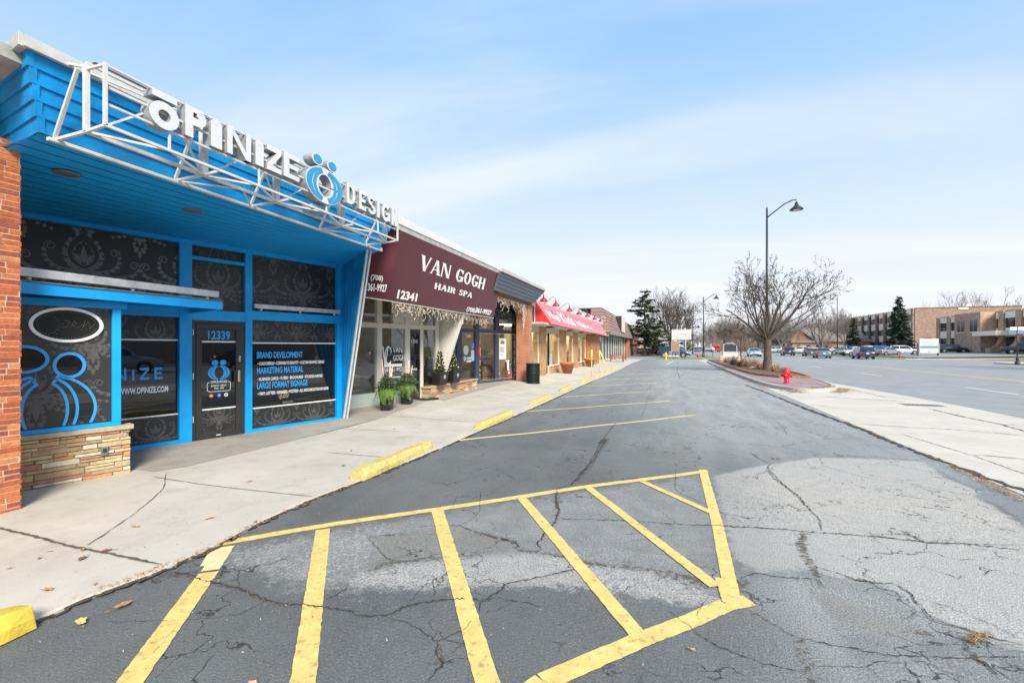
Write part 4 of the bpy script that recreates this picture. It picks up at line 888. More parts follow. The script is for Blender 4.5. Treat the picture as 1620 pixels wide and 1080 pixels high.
text(dro, 'lettering', 'PULL', 0, 0, 0, .035, TXTW, bold=.001, M=Matrix.Translation((-.028, -.047, 1.52)) @ Matrix.Rotation(R(90), 4, 'Y'))
MB().box(-.42, -.34, -.05, -.045, .07, .082).build('label_plate', TXTW, dro)
MB().box(-.82, .09, -.12, .02, -.02, .012).build('threshold', GALV, dro)

# light trough over the right window
def trough(par, P, Q, z, h=.085, d=.07, stubs=3):
    a = Vector((*P, z)); b_ = Vector((*Q, z)); mb = MB(); mb.bar(a + Vector((0, 0, h / 2)), b_ + Vector((0, 0, h / 2)), d, h=h)
    o = mb.build('light_trough', GALV, par, bevel=.006)
    mb = MB()
    for i in range(stubs):
        t = (.07, .5, .93)[i] if stubs == 3 else i / (stubs - 1); c_ = a.lerp(b_, t); mb.tube([(c_.x, c_.y, z - .035), (c_.x, c_.y, z + .002)], .022, 10)
    mb.build('socket', WPAINT, o); return o
trough(shop1, (.22, -.12), (2.1, -.12), 2.445)
# canopy shelf over the bay
cA, cB = wl(-6.70, 3.0, 0), wl(-6.70, 5.38, 0)
poly = [(cA[0] - .19, cA[1] - .055), (cB[0], cB[1]), (cB[0] + .05, -.06), (cA[0] - .3, -.06)]
mb = MB().prism(poly, 2.36, 2.405); cn = mb.build('canopy', BLUE, shop1)
mb = MB(); mb.bar((*poly[0], 2.349), (*poly[1], 2.349), .05, h=.128); mb.bar((*poly[1], 2.3485), (poly[2][0], poly[2][1], 2.3485), .048, h=.126)
mb.build('canopy_edge', BLUE2, shop1)
MB().prism([(p_[0] * 1 + (.0), p_[1] - (.045 if i < 2 else 0)) for i, p_ in enumerate(poly)], 2.416, 2.430).build('canopy_flashing', mat('dull_flashing', (0.16, 0.17, 0.15), .7, noise=.3, nscale=6, dirt=.4), shop1)
trough(shop1, (poly[0][0] + .1, poly[0][1] + .06), (poly[1][0] - .03, poly[1][1] + .06), 2.475, h=.10, d=.08)
# bay: stone base, glass, frame
bw_ = MB()
def stones(mb, x0, x1, y, z0, z1, seed=2, hmin=.035, hmax=.085, lmin=.10, lmax=.46, th=.08):
    r = random.Random(seed); z = z0
    while z < z1 - .012:
        h = min(r.uniform(hmin, hmax), z1 - z)
        if z1 - z - h < .03: h = z1 - z
        x = x0 - r.uniform(0, .2)
        while x < x1:
            l = r.uniform(lmin, lmax); a, b_ = max(x, x0), min(x + l - .01, x1)
            if b_ - a > .03:
                if h > .06 and r.random() < .35:
                    parts_ = [(z, z + h * .48), (z + h * .52, z + h)]
                else: parts_ = [(z, z + h)]
                for za, zb in parts_:
                    o = r.uniform(-.014, .012); zb2 = zb - .009; j = lambda: r.uniform(-.004, .004)
                    mb.hexa([(a + j(), y + o + j(), za + j()), (b_ + j(), y + o + j(), za + j()), (b_ , y + th, za), (a, y + th, za), (a + j(), y + o + j(), zb2 + j()), (b_ + j(), y + o + j(), zb2 + j()), (b_, y + th, zb2), (a, y + th, zb2)])
            x += l
        z += h
YB = -1.60
mb = MB(); stones(mb, -3.55, -2.10, YB, .0, .60, 5); base = mb.build('stone_base', STN, shop1, bevel=.006)
MB().box(-3.55, -2.115, YB + .02, -.1, -.02, .595).build('base_core', STM, shop1)
mb = MB(); mb.box(-3.6, -2.07, YB - .035, YB + .12, .602, .665); mb.build('stone_sill', CAPS, shop1, bevel=.008)
fb('bay_frame', BLUE2, (-3.6, -2.20, YB - .01, YB + .09, .667, .72), (-3.6, -2.20, YB, YB + .09, 2.19, 2.28), (-2.29, -2.20, YB - .012, YB + .09, .72, 2.19), (-2.20, -2.13, YB + .03, -.0, 2.20, 2.27))
MB().box(-2.29, -2.20, YB + .09, -.05, .667, 2.275).build('bay_side', BLUE2, shop1)
p = MB().box(-3.6, -2.29, YB + .03, YB + .045, .72, 2.19).build('bay_window', mat('charcoal_vinyl', (0.030, 0.031, 0.031), .32), shop1)
damask(p, VPAT2, -3.5, -2.29, .72, 2.19, YB + .028, -2.98, 1.15, S=1.0)
# oval sign in bay
mb = MB(); cx, cz = -2.71, 1.965
for P in ringp(cx, cz, .335, .215, .300, .182, 0, 360, 56): mb.plate(P, YB + .0, YB + .028)
ov = mb.build('oval_sign_ring', TXTW, p)
mb = MB(); 
for P in ringp(cx, cz, .302, .184, .001, .001, 0, 360, 40): mb.plate(P, YB + .02, YB + .026)
mb.build('oval_sign_back', mat('dark_acrylic', (0.02, 0.022, 0.022), .12), p)
mb = MB(); dots = [(cx + .275 * math.cos(a), cz + .16 * math.sin(a)) for a in np.linspace(.3, 6.0, 60) if not (2.2 < a < 3.9)]
def scr(pts, n): 
    o = []
    for i in range(n):
        t = i / (n - 1) * (len(pts) - 1); k = min(int(t), len(pts) - 2); f_ = t - k; o.append((cx + .8 * (pts[k][0] * (1 - f_) + pts[k + 1][0] * f_), cz + pts[k][1] * (1 - f_) + pts[k + 1][1] * f_))
    return o
dots += [(cx - .17 + .095 * math.cos(a), cz + .0 + .11 * math.sin(a)) for a in np.linspace(0, 6.28, 30)]
dots += scr([(-.12, -.11), (-.02, .06), (.02, .04), (.0, -.02), (-.05, -.03)], 18) + scr([(.03, -.02), (.1, .02), (.08, .05), (.05, .01), (.1, -.04), (.16, .0)], 18) + scr([(.16, -.06), (.2, .06), (.18, -.02), (.24, .05), (.26, -.04), (.31, .02)], 20)
for x, z in dots: mb.tube([(x, YB + .012, z), (x, YB + .021, z)], .0034, 6)
mb.build('bulb_dots', mat('led_bulb', (0.27, 0.23, 0.17), .4), p)
# big blue outline logo on bay glass with clear insides
def outline(par, pts, wv, y, m, box, closed=False, nm='logo_outline'):
    mb = MB(); stroke(mb, pts, wv, y, box, closed); return mb.build(nm, m, par) if mb.v else None
bx_ = (-3.6, -2.292, .722, 2.188)
def ell(cx, cz, rx, rz, a0=0, a1=360, n=60): return [(cx + rx * math.cos(R(a0 + (a1 - a0) * i / n)), cz + rz * math.sin(R(a0 + (a1 - a0) * i / n))) for i in range(n + (0 if a1 - a0 == 360 else 1))]
for ccx, ccz, rx, rz in ((-3.08, 1.55, .195, .15), (-2.69, 1.47, .135, .145)):
    mb = MB(); [mb.plate(P, YB + .024, YB + .029) for P in ringp(ccx, ccz, rx, rz, .001, .001, 0, 360, 40) if all(q[0] > -3.59 for q in P)]
    mb.build('clear_patch', DGLASS, p); outline(p, ell(ccx, ccz, rx, rz), .035, YB + .021, TXTB, bx_, True)
def arc3(cx, cz, ro, rzo, ri, rzi, sx):
    mb = MB(); 
    for P in ringp(0, 0, ro, rzo, ri, rzi, -75, 78, 60):
        Q = [(cx + sx * a, cz + b_) for a, b_ in P]
        if all(bx_[0] < q[0] < bx_[1] and bx_[2] < q[1] < bx_[3] for q in Q): mb.plate(Q, YB + .024, YB + .029)
    if mb.v: mb.build('clear_patch', DGLASS, p)
    for rx, rz, dy_ in ((ro, rzo, 0), (ri, rzi, 0), (.27, .395, .001)):
        outline(p, [(cx + sx * a, cz + b_) for a, b_ in ell(0, 0, rx, rz, -75, 76)], .03, YB + .021 - dy_, TXTB, bx_)
arc3(-2.89, .93, .44, .42, .18, .33, 1); arc3(-2.92, .93, .44, .42, .18, .33, -1)
outline(p, [(-2.79, 1.345), (-2.84, 1.25)], .03, YB + .020, TXTB, bx_); outline(p, [(-3.03, 1.345), (-2.98, 1.25)], .03, YB + .020, TXTB, bx_)
# outlet in the stone base
ol = MB(); oc = -2.37; ol.box(oc - .035, oc + .035, YB - .030, YB, .30, .41); oo = ol.build('outlet_cover', mat('weathered_box', (0.20, 0.20, 0.19), .5, .3, dirt=.4, noise=.2), shop1, bevel=.004)
MB().box(oc - .02, oc + .02, YB - .036, YB - .030, .34, .385).build('outlet', BLK, oo)

# soffit (world coordinates)
def Lw(x, y, z): return (math.sin(R(16)) * x + (-7.75) + math.cos(R(16)) * (-y), math.cos(R(16)) * x + 6.6 - math.sin(R(16)) * (-y), z)
s_ = MB(); fA, fB = Lw(-4.6, -.05, 3.56), Lw(2.35, -.05, 3.56); 
cor = (-5.67, 2.68, 3.74); cend = (-5.67, 8.2, 3.74); left = (-7.7, 3.03, 3.80)
N_ = 14
for i in range(N_):
    t0, t1 = i / N_, (i + 1) / N_ - .006
    lerp = lambda a, b_, t: tuple(a[k] + (b_[k] - a[k]) * t for k in range(3))
    L0, L1 = (-8.72, 2.9, 3.56), cor; R0, R1 = fB, cend
    s_.quad(lerp(L0, L1, t0), lerp(R0, R1, t0), lerp(R0, R1, t1), lerp(L0, L1, t1))
so_ = s_.build('soffit', mat('soffit_blue', (0.004, 0.33, 0.80), .5, noise=.10, nscale=2.5, dirt=.05), shop1, world=True)
MB().quad((-8.8, 2.7, 3.575), (fB[0], fB[1], 3.575), (cend[0] - .02, cend[1], 3.756), (cor[0] - .02, cor[1] + .02, 3.756)).build('soffit_backing', mat('groove_blue', (0.12, 0.52, 0.85), .6), shop1, world=True)
for u, v in ((106, 274.5), (304, 333), (512, 395.5)):
    x, y = G(u, v, 3.68)
    k = (x - (-8.3)) / (2.63); zc_ = 3.575 + .165 * max(0, min(1, k)) - .006
    mb = MB(); mb.lathe([(.095, -.012), (.12, -.012), (.125, .0), (.095, .002)], (x, y, zc_), 24); d_ = mb.build('downlight', mat('aged_trim_ring', (0.22, 0.20, 0.15), .5, .5), shop1, world=True)
    mb = MB(); mb.lathe([(.001, .0), (.05, -.002), (.095, .004)], (x, y, zc_ - .008), 20); mb.build('lens', mat('frosted_lens', (0.75, 0.72, 0.6), .4), d_, world=True)
# fascia clapboards: front and side
def clap(mb, P0, P1, T0, T1, nrm, n=5, lap=.022):
    """P bottom ends, T top ends (x,y,z), nrm outward"""
    P0, P1, T0, T1 = map(Vector, (P0, P1, T0, T1)); nv = Vector(nrm)
    for i in range(n):
        a, b_ = i / n, (i + 1) / n + .02
        p0, p1, q0, q1 = P0.lerp(T0, a) + nv * lap, P1.lerp(T1, a) + nv * lap, P0.lerp(T0, b_) + nv * .002, P1.lerp(T1, b_) + nv * .002
        mb.hexa([p0 - nv * .05, p1 - nv * .05, p1, p0, q0 - nv * .05, q1 - nv * .05, q1, q0])
mb = MB(); clap(mb, (-5.67, 2.68, 3.74), (-5.67, 8.12, 3.74), (-5.49, 2.50, 4.40), (-5.49, 8.42, 4.40), (1, 0, 0)); fa = mb.build('fascia', BLUE, shop1, world=True)
mb = MB(); sd_ = Vector((-.985, .174, 0)); clap(mb, (-5.655, 2.68, 3.74), tuple(Vector((-5.655, 2.68, 3.74)) + sd_ * 2.2), (-5.475, 2.50, 4.40), tuple(Vector((-5.475, 2.50, 4.40)) + sd_ * 2.2), (-.174, -.985, 0)); mb.build('side_fascia', BLUE, shop1, world=True)
mb = MB(); mb.bar((-5.63, 2.72, 3.70), (-5.63, 8.15, 3.70), .05, h=.03); mb.build('drip_edge', WPAINT, shop1, world=True)
# coping
mb = MB(); mb.hexa([(-5.50, 2.46, 4.40), (-5.43, 2.46, 4.39), (-5.43, 8.45, 4.39), (-5.50, 8.45, 4.40), (-5.50, 2.46, 4.50), (-5.445, 2.44, 4.50), (-5.445, 8.45, 4.50), (-5.50, 8.45, 4.50)]); mb.build('coping', CAPG, shop1, world=True, bevel=.005)
c0 = Vector((-5.45, 2.46, 4.445)); mb = MB(); mb.bar(c0, c0 + sd_ * 2.4, .06, h=.115); mb.build('coping', CAPG, shop1, world=True, bevel=.005)
mb = MB(); mb.box(-5.58, -5.505, 3.05, 8.45, 4.40, 4.575); wp = mb.build('parapet_panel', CAPW, shop1, world=True)
MB().box(-5.60, -5.495, 3.03, 8.47, 4.576, 4.592).build('parapet_edge', mat('dark_edge', (0.08, 0.075, 0.07), .7), shop1, world=True)
MB().box(-12, -5.62, 2.2, 8.45, 4.30, 4.42).build('roof', mat('roof_gravel', (0.35, 0.34, 0.32), .9, noise=.3), shop1, world=True)
mb = MB(); mb.box(-9.5, -6.6, 1.0, 2.35, 3.85, 4.9); mb.build('rear_parapet', WPAINT, shop1, world=True)
MB().box(-9.5, -6.55, .95, 2.4, 4.9, 5.0).build('rear_coping', mat('cream_coping', (0.52, 0.50, 0.42), .7, dirt=.3), shop1, world=True)
# wing wall: slanted boards facing the shop
def wing(par, B0, B1, T1, T0, mB, mT, n=6, trim=.05, off=.02):
    """B0 inner bottom, B1 outer bottom, T1 outer top, T0 inner top"""
    B0, B1, T1, T0 = map(Vector, (B0, B1, T1, T0)); e = (T1 - T0); nv = Vector((e.y, -e.x, 0)).normalized()
    mb = MB(); MB_ = MB()
    for i in range(n):
        a, b_ = i / n, (i + 1) / n - .035
        q = [B0.lerp(B1, a), B0.lerp(B1, b_), T0.lerp(T1, b_), T0.lerp(T1, a)]
        mb.hexa([q[0] - nv * .0, q[1] - nv * .0, q[1] - nv * off, q[0] - nv * off, q[3], q[2], q[2] - nv * off, q[3] - nv * off])
        mb.hexa([q[0] + nv * .06, q[1] + nv * .06, q[1] + nv * .04, q[0] + nv * .04, q[3] + nv * .06, q[2] + nv * .06, q[2] + nv * .04, q[3] + nv * .04])
    w_ = mb.build('wing_wall', mB, par, world=True)
    mb = MB(); q = [B0 + nv * .002, B1 + nv * .002, B1 + nv * .038, B0 + nv * .038, T0 + nv * .002, T1 + nv * .002, T1 + nv * .038, T0 + nv * .038]; mb.hexa(q); mb.build('wing_core', mB, par, world=True)
    mb = MB(); d_ = e.normalized() * -.05
    mb.hexa([B1 - nv * .035, B1 + d_ - nv * .035, B1 + d_ + nv * .075, B1 + nv * .075, T1 - nv * .035, T1 + d_ - nv * .035, T1 + d_ + nv * .075, T1 + nv * .075]); mb.build('wing_trim', mT, par, world=True)
    return w_
wing(shop1, Lw(2.27, 0, 0), (-6.99, 8.74, 0), (-5.84, 8.06, 3.72), Lw(2.27, 0, 3.6), BLUE, WPAINT)
MB().hexa([(-5.86, 8.12, 3.70), (-5.66, 8.12, 3.70), (-5.66, 8.22, 3.74), (-5.86, 8.22, 3.74), (-5.86, 8.12, 3.78), (-5.66, 8.12, 3.78), (-5.66, 8.22, 3.78), (-5.86, 8.22, 3.78)]).build('fascia_foot', WPAINT, shop1, world=True)

# ================================================================= letter sign on its steel truss
sign = thing('rooftop_letter_sign', 'white channel letters and blue logo mounted on a white steel truss along the blue fascia', 'sign', (-5.2, 2.79, 3.7), R(90))
STL = WPAINT
LET = mat('white_letter_face', (0.60, 0.61, 0.62), .4, dirt=.06, noise=.04, nscale=12)
LETS = mat('letter_return_metal', (0.34, 0.35, 0.345), .5, .3, noise=.3, nscale=9, dirt=.4)
Wx, Mx, Ox = -5.66, -5.19, -4.92
ZW, ZM, ZO = 3.72, 3.73, 3.75
nodesY = [2.79, YX(322, Mx), YX(437, Mx), YX(541, Mx), YX(609, Mx) + .02]
Y0, Y1 = nodesY[0], nodesY[-1]
def bars(nm, lst, par=sign, m=STL):
    for a, b_, w_ in lst: MB().bar(a, b_, w_ * .8).build(nm, m, par, world=True)
bars('lower_chord', [((Wx, Y0, ZW), (Wx, Y1, ZW), .032)]); bars('lower_chord', [((Mx, Y0, ZM), (Mx, Y1, ZM), .045)]); bars('lower_chord', [((Ox, Y0, ZO), (Ox, Y1, ZO), .034)])
TOPZ = 4.31
bars('upper_chord', [((Ox, Y0, TOPZ), (Ox, Y1, TOPZ), .024)]); bars('upper_chord', [((Ox - .02, Y0, 4.12), (Ox - .02, Y1, 4.12), .03)]); bars('upper_chord', [((Ox - .02, Y0, 3.96), (Ox - .02, Y1, 3.96), .026)]); bars('upper_chord', [((Mx, Y0, 4.38), (Mx, Y1, 4.38), .03)])
for i, y in enumerate(nodesY):
    bars('cross_bar', [((Wx, y, ZW), (Mx, y, ZM), .034), ((Mx, y, ZM), (Ox, y, ZO), .03)])
    bars('post', [((Mx, y, ZM), (Mx, y, 4.36), .05 if i in (0, 4) else .085)])
    bars('top_bar', [((-5.44, y, 4.42), (Mx, y, 4.34), .028), ((Mx, y, 4.32), (Ox, y, TOPZ), .028)])
    bars('brace', [((Wx + .01, y - .01, ZW + .01), (-5.30, y - .01, 4.34), .036)])
    if i in (0, 4): bars('post', [((Ox, y, ZO), (Ox, y, TOPZ + .02), .034)])
for i in range(4):
    a, b_ = nodesY[i], nodesY[i + 1]; m_ = (a + b_) / 2
    bars('diagonal', [((Mx, a, ZM), (Ox, m_, ZO), .026), ((Ox, m_, ZO), (Mx, b_, ZM), .026)])
    bars('diagonal', [((Mx, a + .02, ZM + .01), (Ox - .02, a + .45, 4.12), .024), ((Ox - .02, b_ - .5, 4.12), (Mx, b_ - .02, ZM + .01), .024)])
    bars('diagonal', [((Wx, a, ZW), (Mx, m_, ZM), .02), ((Mx, m_, ZM), (Wx, b_, ZW), .02)] if i % 2 else [((-5.44, a + .1, 4.42), (Mx, b_, 4.37), .024)])
    bars('hanger', [((Ox, m_, ZO), (Ox, m_, 3.97), .024)])
# letters: placed by reading direction along +Y in the sign's own frame (local x = Y, -y = street)
FY = -(-4.89 + 5.2)          # local y of the letter faces
def LXf(u): return YX(u, -4.89) - 2.79
ZL = .275
def chan(nm, polys, d=.13, mF=None, mS=None):
    mb = MB(); mc = MB()
    for k, P in enumerate(polys):
        mc.plate(P, FY - .0004 * (k % 4), FY + d)
    o = mc.build(nm, mS or LETS, sign)
    for k, P in enumerate(polys):
        n = len(P); c_ = (sum(p_[0] for p_ in P) / n, sum(p_[1] for p_ in P) / n)
        mb.plate(P, FY - .004 - .0004 * (k % 4), FY - .0016)
    mb.build('letter_face', mF or LET, o); return o
lets = [('O', 228, 283, .235, .275, .32), ('P', 290, 326, .275, .335, .4), ('i', 331, 351, .28, .33, .9), ('N', 357, 397, .285, .33, .36), ('i', 402, 417, .295, .33, .9), ('Z', 420, 445, .30, .32, .3), ('E', 447, 473, .31, .33, .38),
        ('D', 547, 562, .33, .33, .32), ('E', 567, 579, .325, .32, .36), ('S', 581, 594, .32, .32, .30), ('i', 595.5, 600.5, .315, .32, .9), ('G', 603, 617, .305, .32, .28), ('N', 618.5, 628, .295, .32, .30)]
for ch, u0, u1, z0, h, tf in lets:
    x0, x1 = LXf(u0) + (.045 if ch == 'O' else .02), LXf(u1); wn = (x1 - x0) / h
    if ch == 'O': polys = ringp(x0 + (x1 - x0) / 2, z0 + h / 2, (x1 - x0) / 2, h / 2, (x1 - x0) / 2 * .42, h / 2 * .42, 0, 360, 36)
    else: polys = [[(x0 + a * h, z0 + b_ * h) for a, b_ in P] for P in glyph(ch, wn, min(wn * tf * .92, .36) if ch not in 'Ni' else (wn * .9 if ch == 'i' else .21))]
    chan('sign_letter', polys)
    if ch == 'O': chan('macron', [rc(x0 + .03, z0 + h + .025, x1 - .02, z0 + h + .09)])
# figure logo
lx0, lx1 = LXf(478) + .07, LXf(541); lc = (lx0 + lx1) / 2; lr = (lx1 - lx0) / 2 * 1.02; lz = .43; lh = .265
o = chan('logo_ring', ringp(lc, lz, lr, lh, lr * .36, lh * .62, 3, 357, 60), .16, mF=LET)
LB = mat('logo_blue_face', (0.02, 0.27, 0.52), .4, noise=.05, nscale=8)
for sx in (-1, 1):
    for (ro, ri, k0, k1) in ((.93, .66, .92, .80), (.60, .44, .78, .68)):
        mb = MB()
        for P in ringp(0, 0, ro * lr, lh * k0, ri * lr, lh * k1, -80, 80, 40): mb.plate([(lc + sx * (a + .015), lz + b_) for a, b_ in P], FY - .012, FY - .0055)
        mb.build('logo_crescent', LB, o)
for sx, uu in ((-1, 0), (1, 0)):
    cxh = lc + sx * lr * .40
    oo = chan('logo_head', ringp(cxh, lz + lh + .085, .115, .085, .001, .001, 0, 360, 28), .16)
    mb = MB(); [mb.plate(P, FY - .011, FY - .0055) for P in ringp(cxh, lz + lh + .085, .088, .065, .001, .001, 0, 360, 28)]; mb.build('logo_dot', LB, oo)
# flood lamp lying in the truss under the logo
mb = MB(); yf = YX(500, -5.05); mb.box(-5.17, -4.97, yf - .18, yf + .18, ZM + .03, ZM + .09); mb.build('flood_lamp', LETS, sign, world=True, bevel=.01)
# ================================================================= SHOP 2 (hair spa)
CREAM = mat('cream_frame_paint', (0.55, 0.53, 0.45), .5, noise=.08, nscale=4, dirt=.12)
SIDING = mat('cream_board_siding', (0.66, 0.64, 0.57), .6, noise=.08, nscale=5, dirt=.1)
MAROON = mat('maroon_canvas', (0.085, 0.012, 0.020), .8, noise=.10, nscale=1.2, bump=.4, bscale=300); MAROON.node_tree.nodes['Principled BSDF'].inputs['Sheen Weight'].default_value = .06
GLS = glass_mat('shop_glass', (0.82, 0.87, 0.85), .10); GLS.node_tree.nodes['Fresnel'].inputs[0].default_value = 1.3
BULBN = 1; GLS3 = glass_mat('shop_glass_clear', (0.9, 0.92, 0.92), .05)
INT = mat('interior_wall', (0.34, 0.28, 0.21), .8, noise=.3, nscale=3)
INF = mat('interior_floor', (0.14, 0.10, 0.07), .6, noise=.2, nscale=3)
def shopframe(nm, label, P0, A):
    return thing(nm, label, 'shop', (P0[0], P0[1], 0), R(90 - A))
A2 = 16; P2 = (-7.83, 10.02)
shop2 = shopframe('hair_salon', 'cream framed hair salon between the blue shop and the navy framed shop, number 12341', P2, A2)
def fb2(par, nm, m, *boxes, bevel=.004):
    mb = MB(); [mb.box(*b_) for b_ in boxes]; return mb.build(nm, m, par, bevel=bevel)
ZB = .10
fb2(shop2, 'post', CREAM, (-1.4, -1.3, -.05, .08, ZB, 3.3)); fb2(shop2, 'post', CREAM, (.78, .95, -.05, .08, .0, 3.3)); fb2(shop2, 'post', CREAM, (1.80, 1.985, -.05, .08, .0, 3.3)); fb2(shop2, 'post', CREAM, (2.40, 2.53, -.05, .08, .0, 3.3)); fb2(shop2, 'post', CREAM, (3.08, 3.22, -.05, .08, .0, 3.4))
fb2(shop2, 'rail', CREAM, (-1.3, 3.08, -.045, .07, 2.22, 2.36)); fb2(shop2, 'rail', CREAM, (-1.3, 3.08, -.06, .07, 3.2, 3.45))
fb2(shop2, 'post', CREAM, (-.5, -.38, -.045, .07, 2.36, 3.2), (1.35, 1.47, -.045, .07, 2.36, 3.2))
fb2(shop2, 'sill', CREAM, (-1.3, .78, -.08, .1, .0, .07)); fb2(shop2, 'sill', mat('frosted_green_panel', (0.42, 0.48, 0.46), .35), (-1.3, .78, -.02, .01, .07, .42), (.95, 1.80, -.02, .01, .07, .42)); fb2(shop2, 'sill', CREAM, (.95, 1.8, -.08, .1, .0, .07), (2.53, 3.08, -.08, .1, .0, .45))
fb2(shop2, 'blank_panel', CREAM, (1.47, 2.4, -.02, .02, 2.36, 3.2))
for a, b_, z0, z1 in ((-1.3, .78, .42, 2.22), (.95, 1.80, .42, 2.22), (2.53, 3.08, .45, 2.22), (-1.3, -.5, 2.36, 3.2), (-.38, 1.35, 2.36, 3.2), (2.4, 3.08, 2.36, 3.2)):
    MB().quad((a, .0, z0), (b_, .0, z0), (b_, .0, z1), (a, .0, z1)).build('window_pane', GLS, shop2)
# window lettering
w2 = fb2(shop2, 'window_lettering_film', mat('salon_white', (0.7, 0.74, 0.74), .4), (1.0, 1.75, -.006, -.003, .80, .83))
text(w2, 'lettering', 'VAN', 1.36, 1.52, -.012, .17, TXTW, squeeze=.75); text(w2, 'lettering', 'GOGH', 1.36, 1.29, -.012, .17, TXTW, squeeze=.62)
mb = MB(); 
for P in ringp(1.20, 1.45, .13, .26, .105, .225, 20, 320, 30): mb.plate(P, -.014, -.010)
mb.plate(dg_(1.06, .98, .035, 1.2, 1.7), -.014, -.010); mb.plate(dg_(1.08, 1.17, .03, 1.2, 1.7), -.0145, -.010); mb.build('monogram', TXTW, w2)
mb = MB(); [mb.plate(P, -.018, -.0145) for P in ringp(1.22, 1.54, .07, .10, .045, .07, -90, 120, 20)]; mb.build('monogram_accent', mat('teal_print', (0.03, 0.32, 0.38), .4), w2)
text(w2, 'lettering', '708-361-9927', 1.0, .98, -.012, .12, TXTW, fitw=.76)
MB().box(1.05, 1.7, -.010, -.006, 1.12, 1.20).build('white_strip', TXTW, w2)
# door
dd = MB(); dd.box(1.99, 2.04, -.04, .04, ZB, 2.2); dd.box(2.35, 2.395, -.04, .04, ZB, 2.2); dd.box(2.04, 2.35, -.04, .04, 2.08, 2.2); dd.box(2.04, 2.35, -.04, .04, ZB, .35)
d2 = dd.build('door', BLK, shop2, bevel=.003); MB().box(2.04, 2.35, 0, .01, .35, 2.08).build('pane', DGLASS, d2)
text(d2, 'lettering', '12341', 2.08, 1.80, -.012, .12, TXTW, fitw=.24); text(d2, 'lettering', 'NAIDE', 2.10, .98, -.012, .07, TXTW, fitw=.2); MB().box(2.33, 2.37, -.08, -.045, 1.0, 1.3).build('handle', mat('matte_black', (0.01, 0.01, 0.01), .6), d2)
# interior
MB().box(-1.5, 3.1, 2.6, 2.7, 0, 3.4).build('interior_wall', INT, shop2); MB().box(-1.5, 3.2, .05, 2.6, .06, .09).build('interior_floor', INF, shop2); MB().box(-1.5, 3.2, .0, 2.6, 3.4, 3.46).build('interior_ceiling', INT, shop2)
r = random.Random(5)
CHR = mat('salon_pale_vinyl', (0.42, 0.44, 0.43), .5); WOODM = mat('warm_shelf_wood', (0.34, 0.20, 0.10), .6, noise=.2, nscale=4)
ch = MB(); ch.box(-.1, .35, .5, .95, .5, .62); ch.box(-.1, .35, .9, 1.0, .62, 1.15); ch.lathe([(.2, 0), (.03, .03), (.03, .4), (.2, .42)], (.12, .72, .09), 16); ch.build('salon_chair', CHR, shop2)
mb = MB(); [mb.box(-.9, .7, .6, .64, .45 + i * .14, .49 + i * .14) for i in range(6)]; mb.build('slat_bench', WOODM, shop2)
# wing wall with slanted cream boards
wing(shop2, (-7.06, 13.30, 0.1), (-7.0, 13.28, .1), (-6.02, 13.16, 2.74), (-7.02, 13.30, 2.74), SIDING, SIDING, 7)
# roof line
MB().box(-12, -5.62, 8.45, 15.3, 4.30, 4.42).build('roof', MATS['roof_gravel'], shop2, world=True)
MB().box(-5.70, -5.60, 8.48, 15.05, 4.42, 4.60).build('coping', CAPW, shop2, world=True, bevel=.005)
MB().box(-8.5, -6.1, 8.9, 13.2, 3.46, 3.56).build('soffit', SIDING, shop2, world=True)
# maroon awning: top fold, front, ends
aw = thing('maroon_awning', 'maroon canvas awning lettered VAN GOGH HAIR SPA over the cream framed salon', 'awning', (-5.95, 8.87, 2.75), R(90))
Yl, Yr = 8.87, 15.6
Bl, Br = (-5.98, Yl, 2.75), (-5.98, Yr, 2.75); Tl, Tr = (-5.62, Yl, 4.30), (-5.62, Yr, 4.30)
def fz(t): return t
mb = MB(); NS = 14; vs = []
for i in range(NS + 1):
    t = i / NS; sag = .006 * math.sin(t * NS * math.pi)
    vs += [tuple(Vector(Bl).lerp(Vector(Br), t) + Vector((sag, 0, 0))), tuple(Vector(Tl).lerp(Vector(Tr), t) + Vector((sag, 0, 0)))]
mb.add(vs, [(2 * i, 2 * i + 2, 2 * i + 3, 2 * i + 1) for i in range(NS)]); mb.build('front_panel', MAROON, aw, world=True)
MB().quad(Tl, Tr, (-5.76, Yr, 4.44), (-5.76, Yl, 4.44)).build('top_panel', MAROON, aw, world=True)
bk0, bk1 = (-6.32, 8.45, 2.82), (-5.80, 8.45, 4.35)
mb = MB(); mb.quad(Bl, Tl, (-5.76, Yl - .02, 4.44), (-5.95, 8.42, 4.38), (-6.30, 8.42, 2.80)); mb.build('end_panel', MAROON, aw, world=True)
mb = MB(); mb.quad(Br, Tr, (-5.76, Yr, 4.44), (-6.9, Yr, 4.4), (-6.9, Yr, 2.74)); mb.build('end_panel', MAROON, aw, world=True)
HEM = mat('pale_awning_hem', (0.5, 0.47, 0.42), .7)
mb = MB(); mb.bar(tuple(Vector(Bl) - Vector((.0, 0, .012))), tuple(Vector(Br) - Vector((0, 0, .012))), .02); mb.bar((Bl[0], Bl[1], Bl[2] - .012), (-6.30, 8.42, 2.788), .02); mb.build('hem', HEM, aw, world=True)
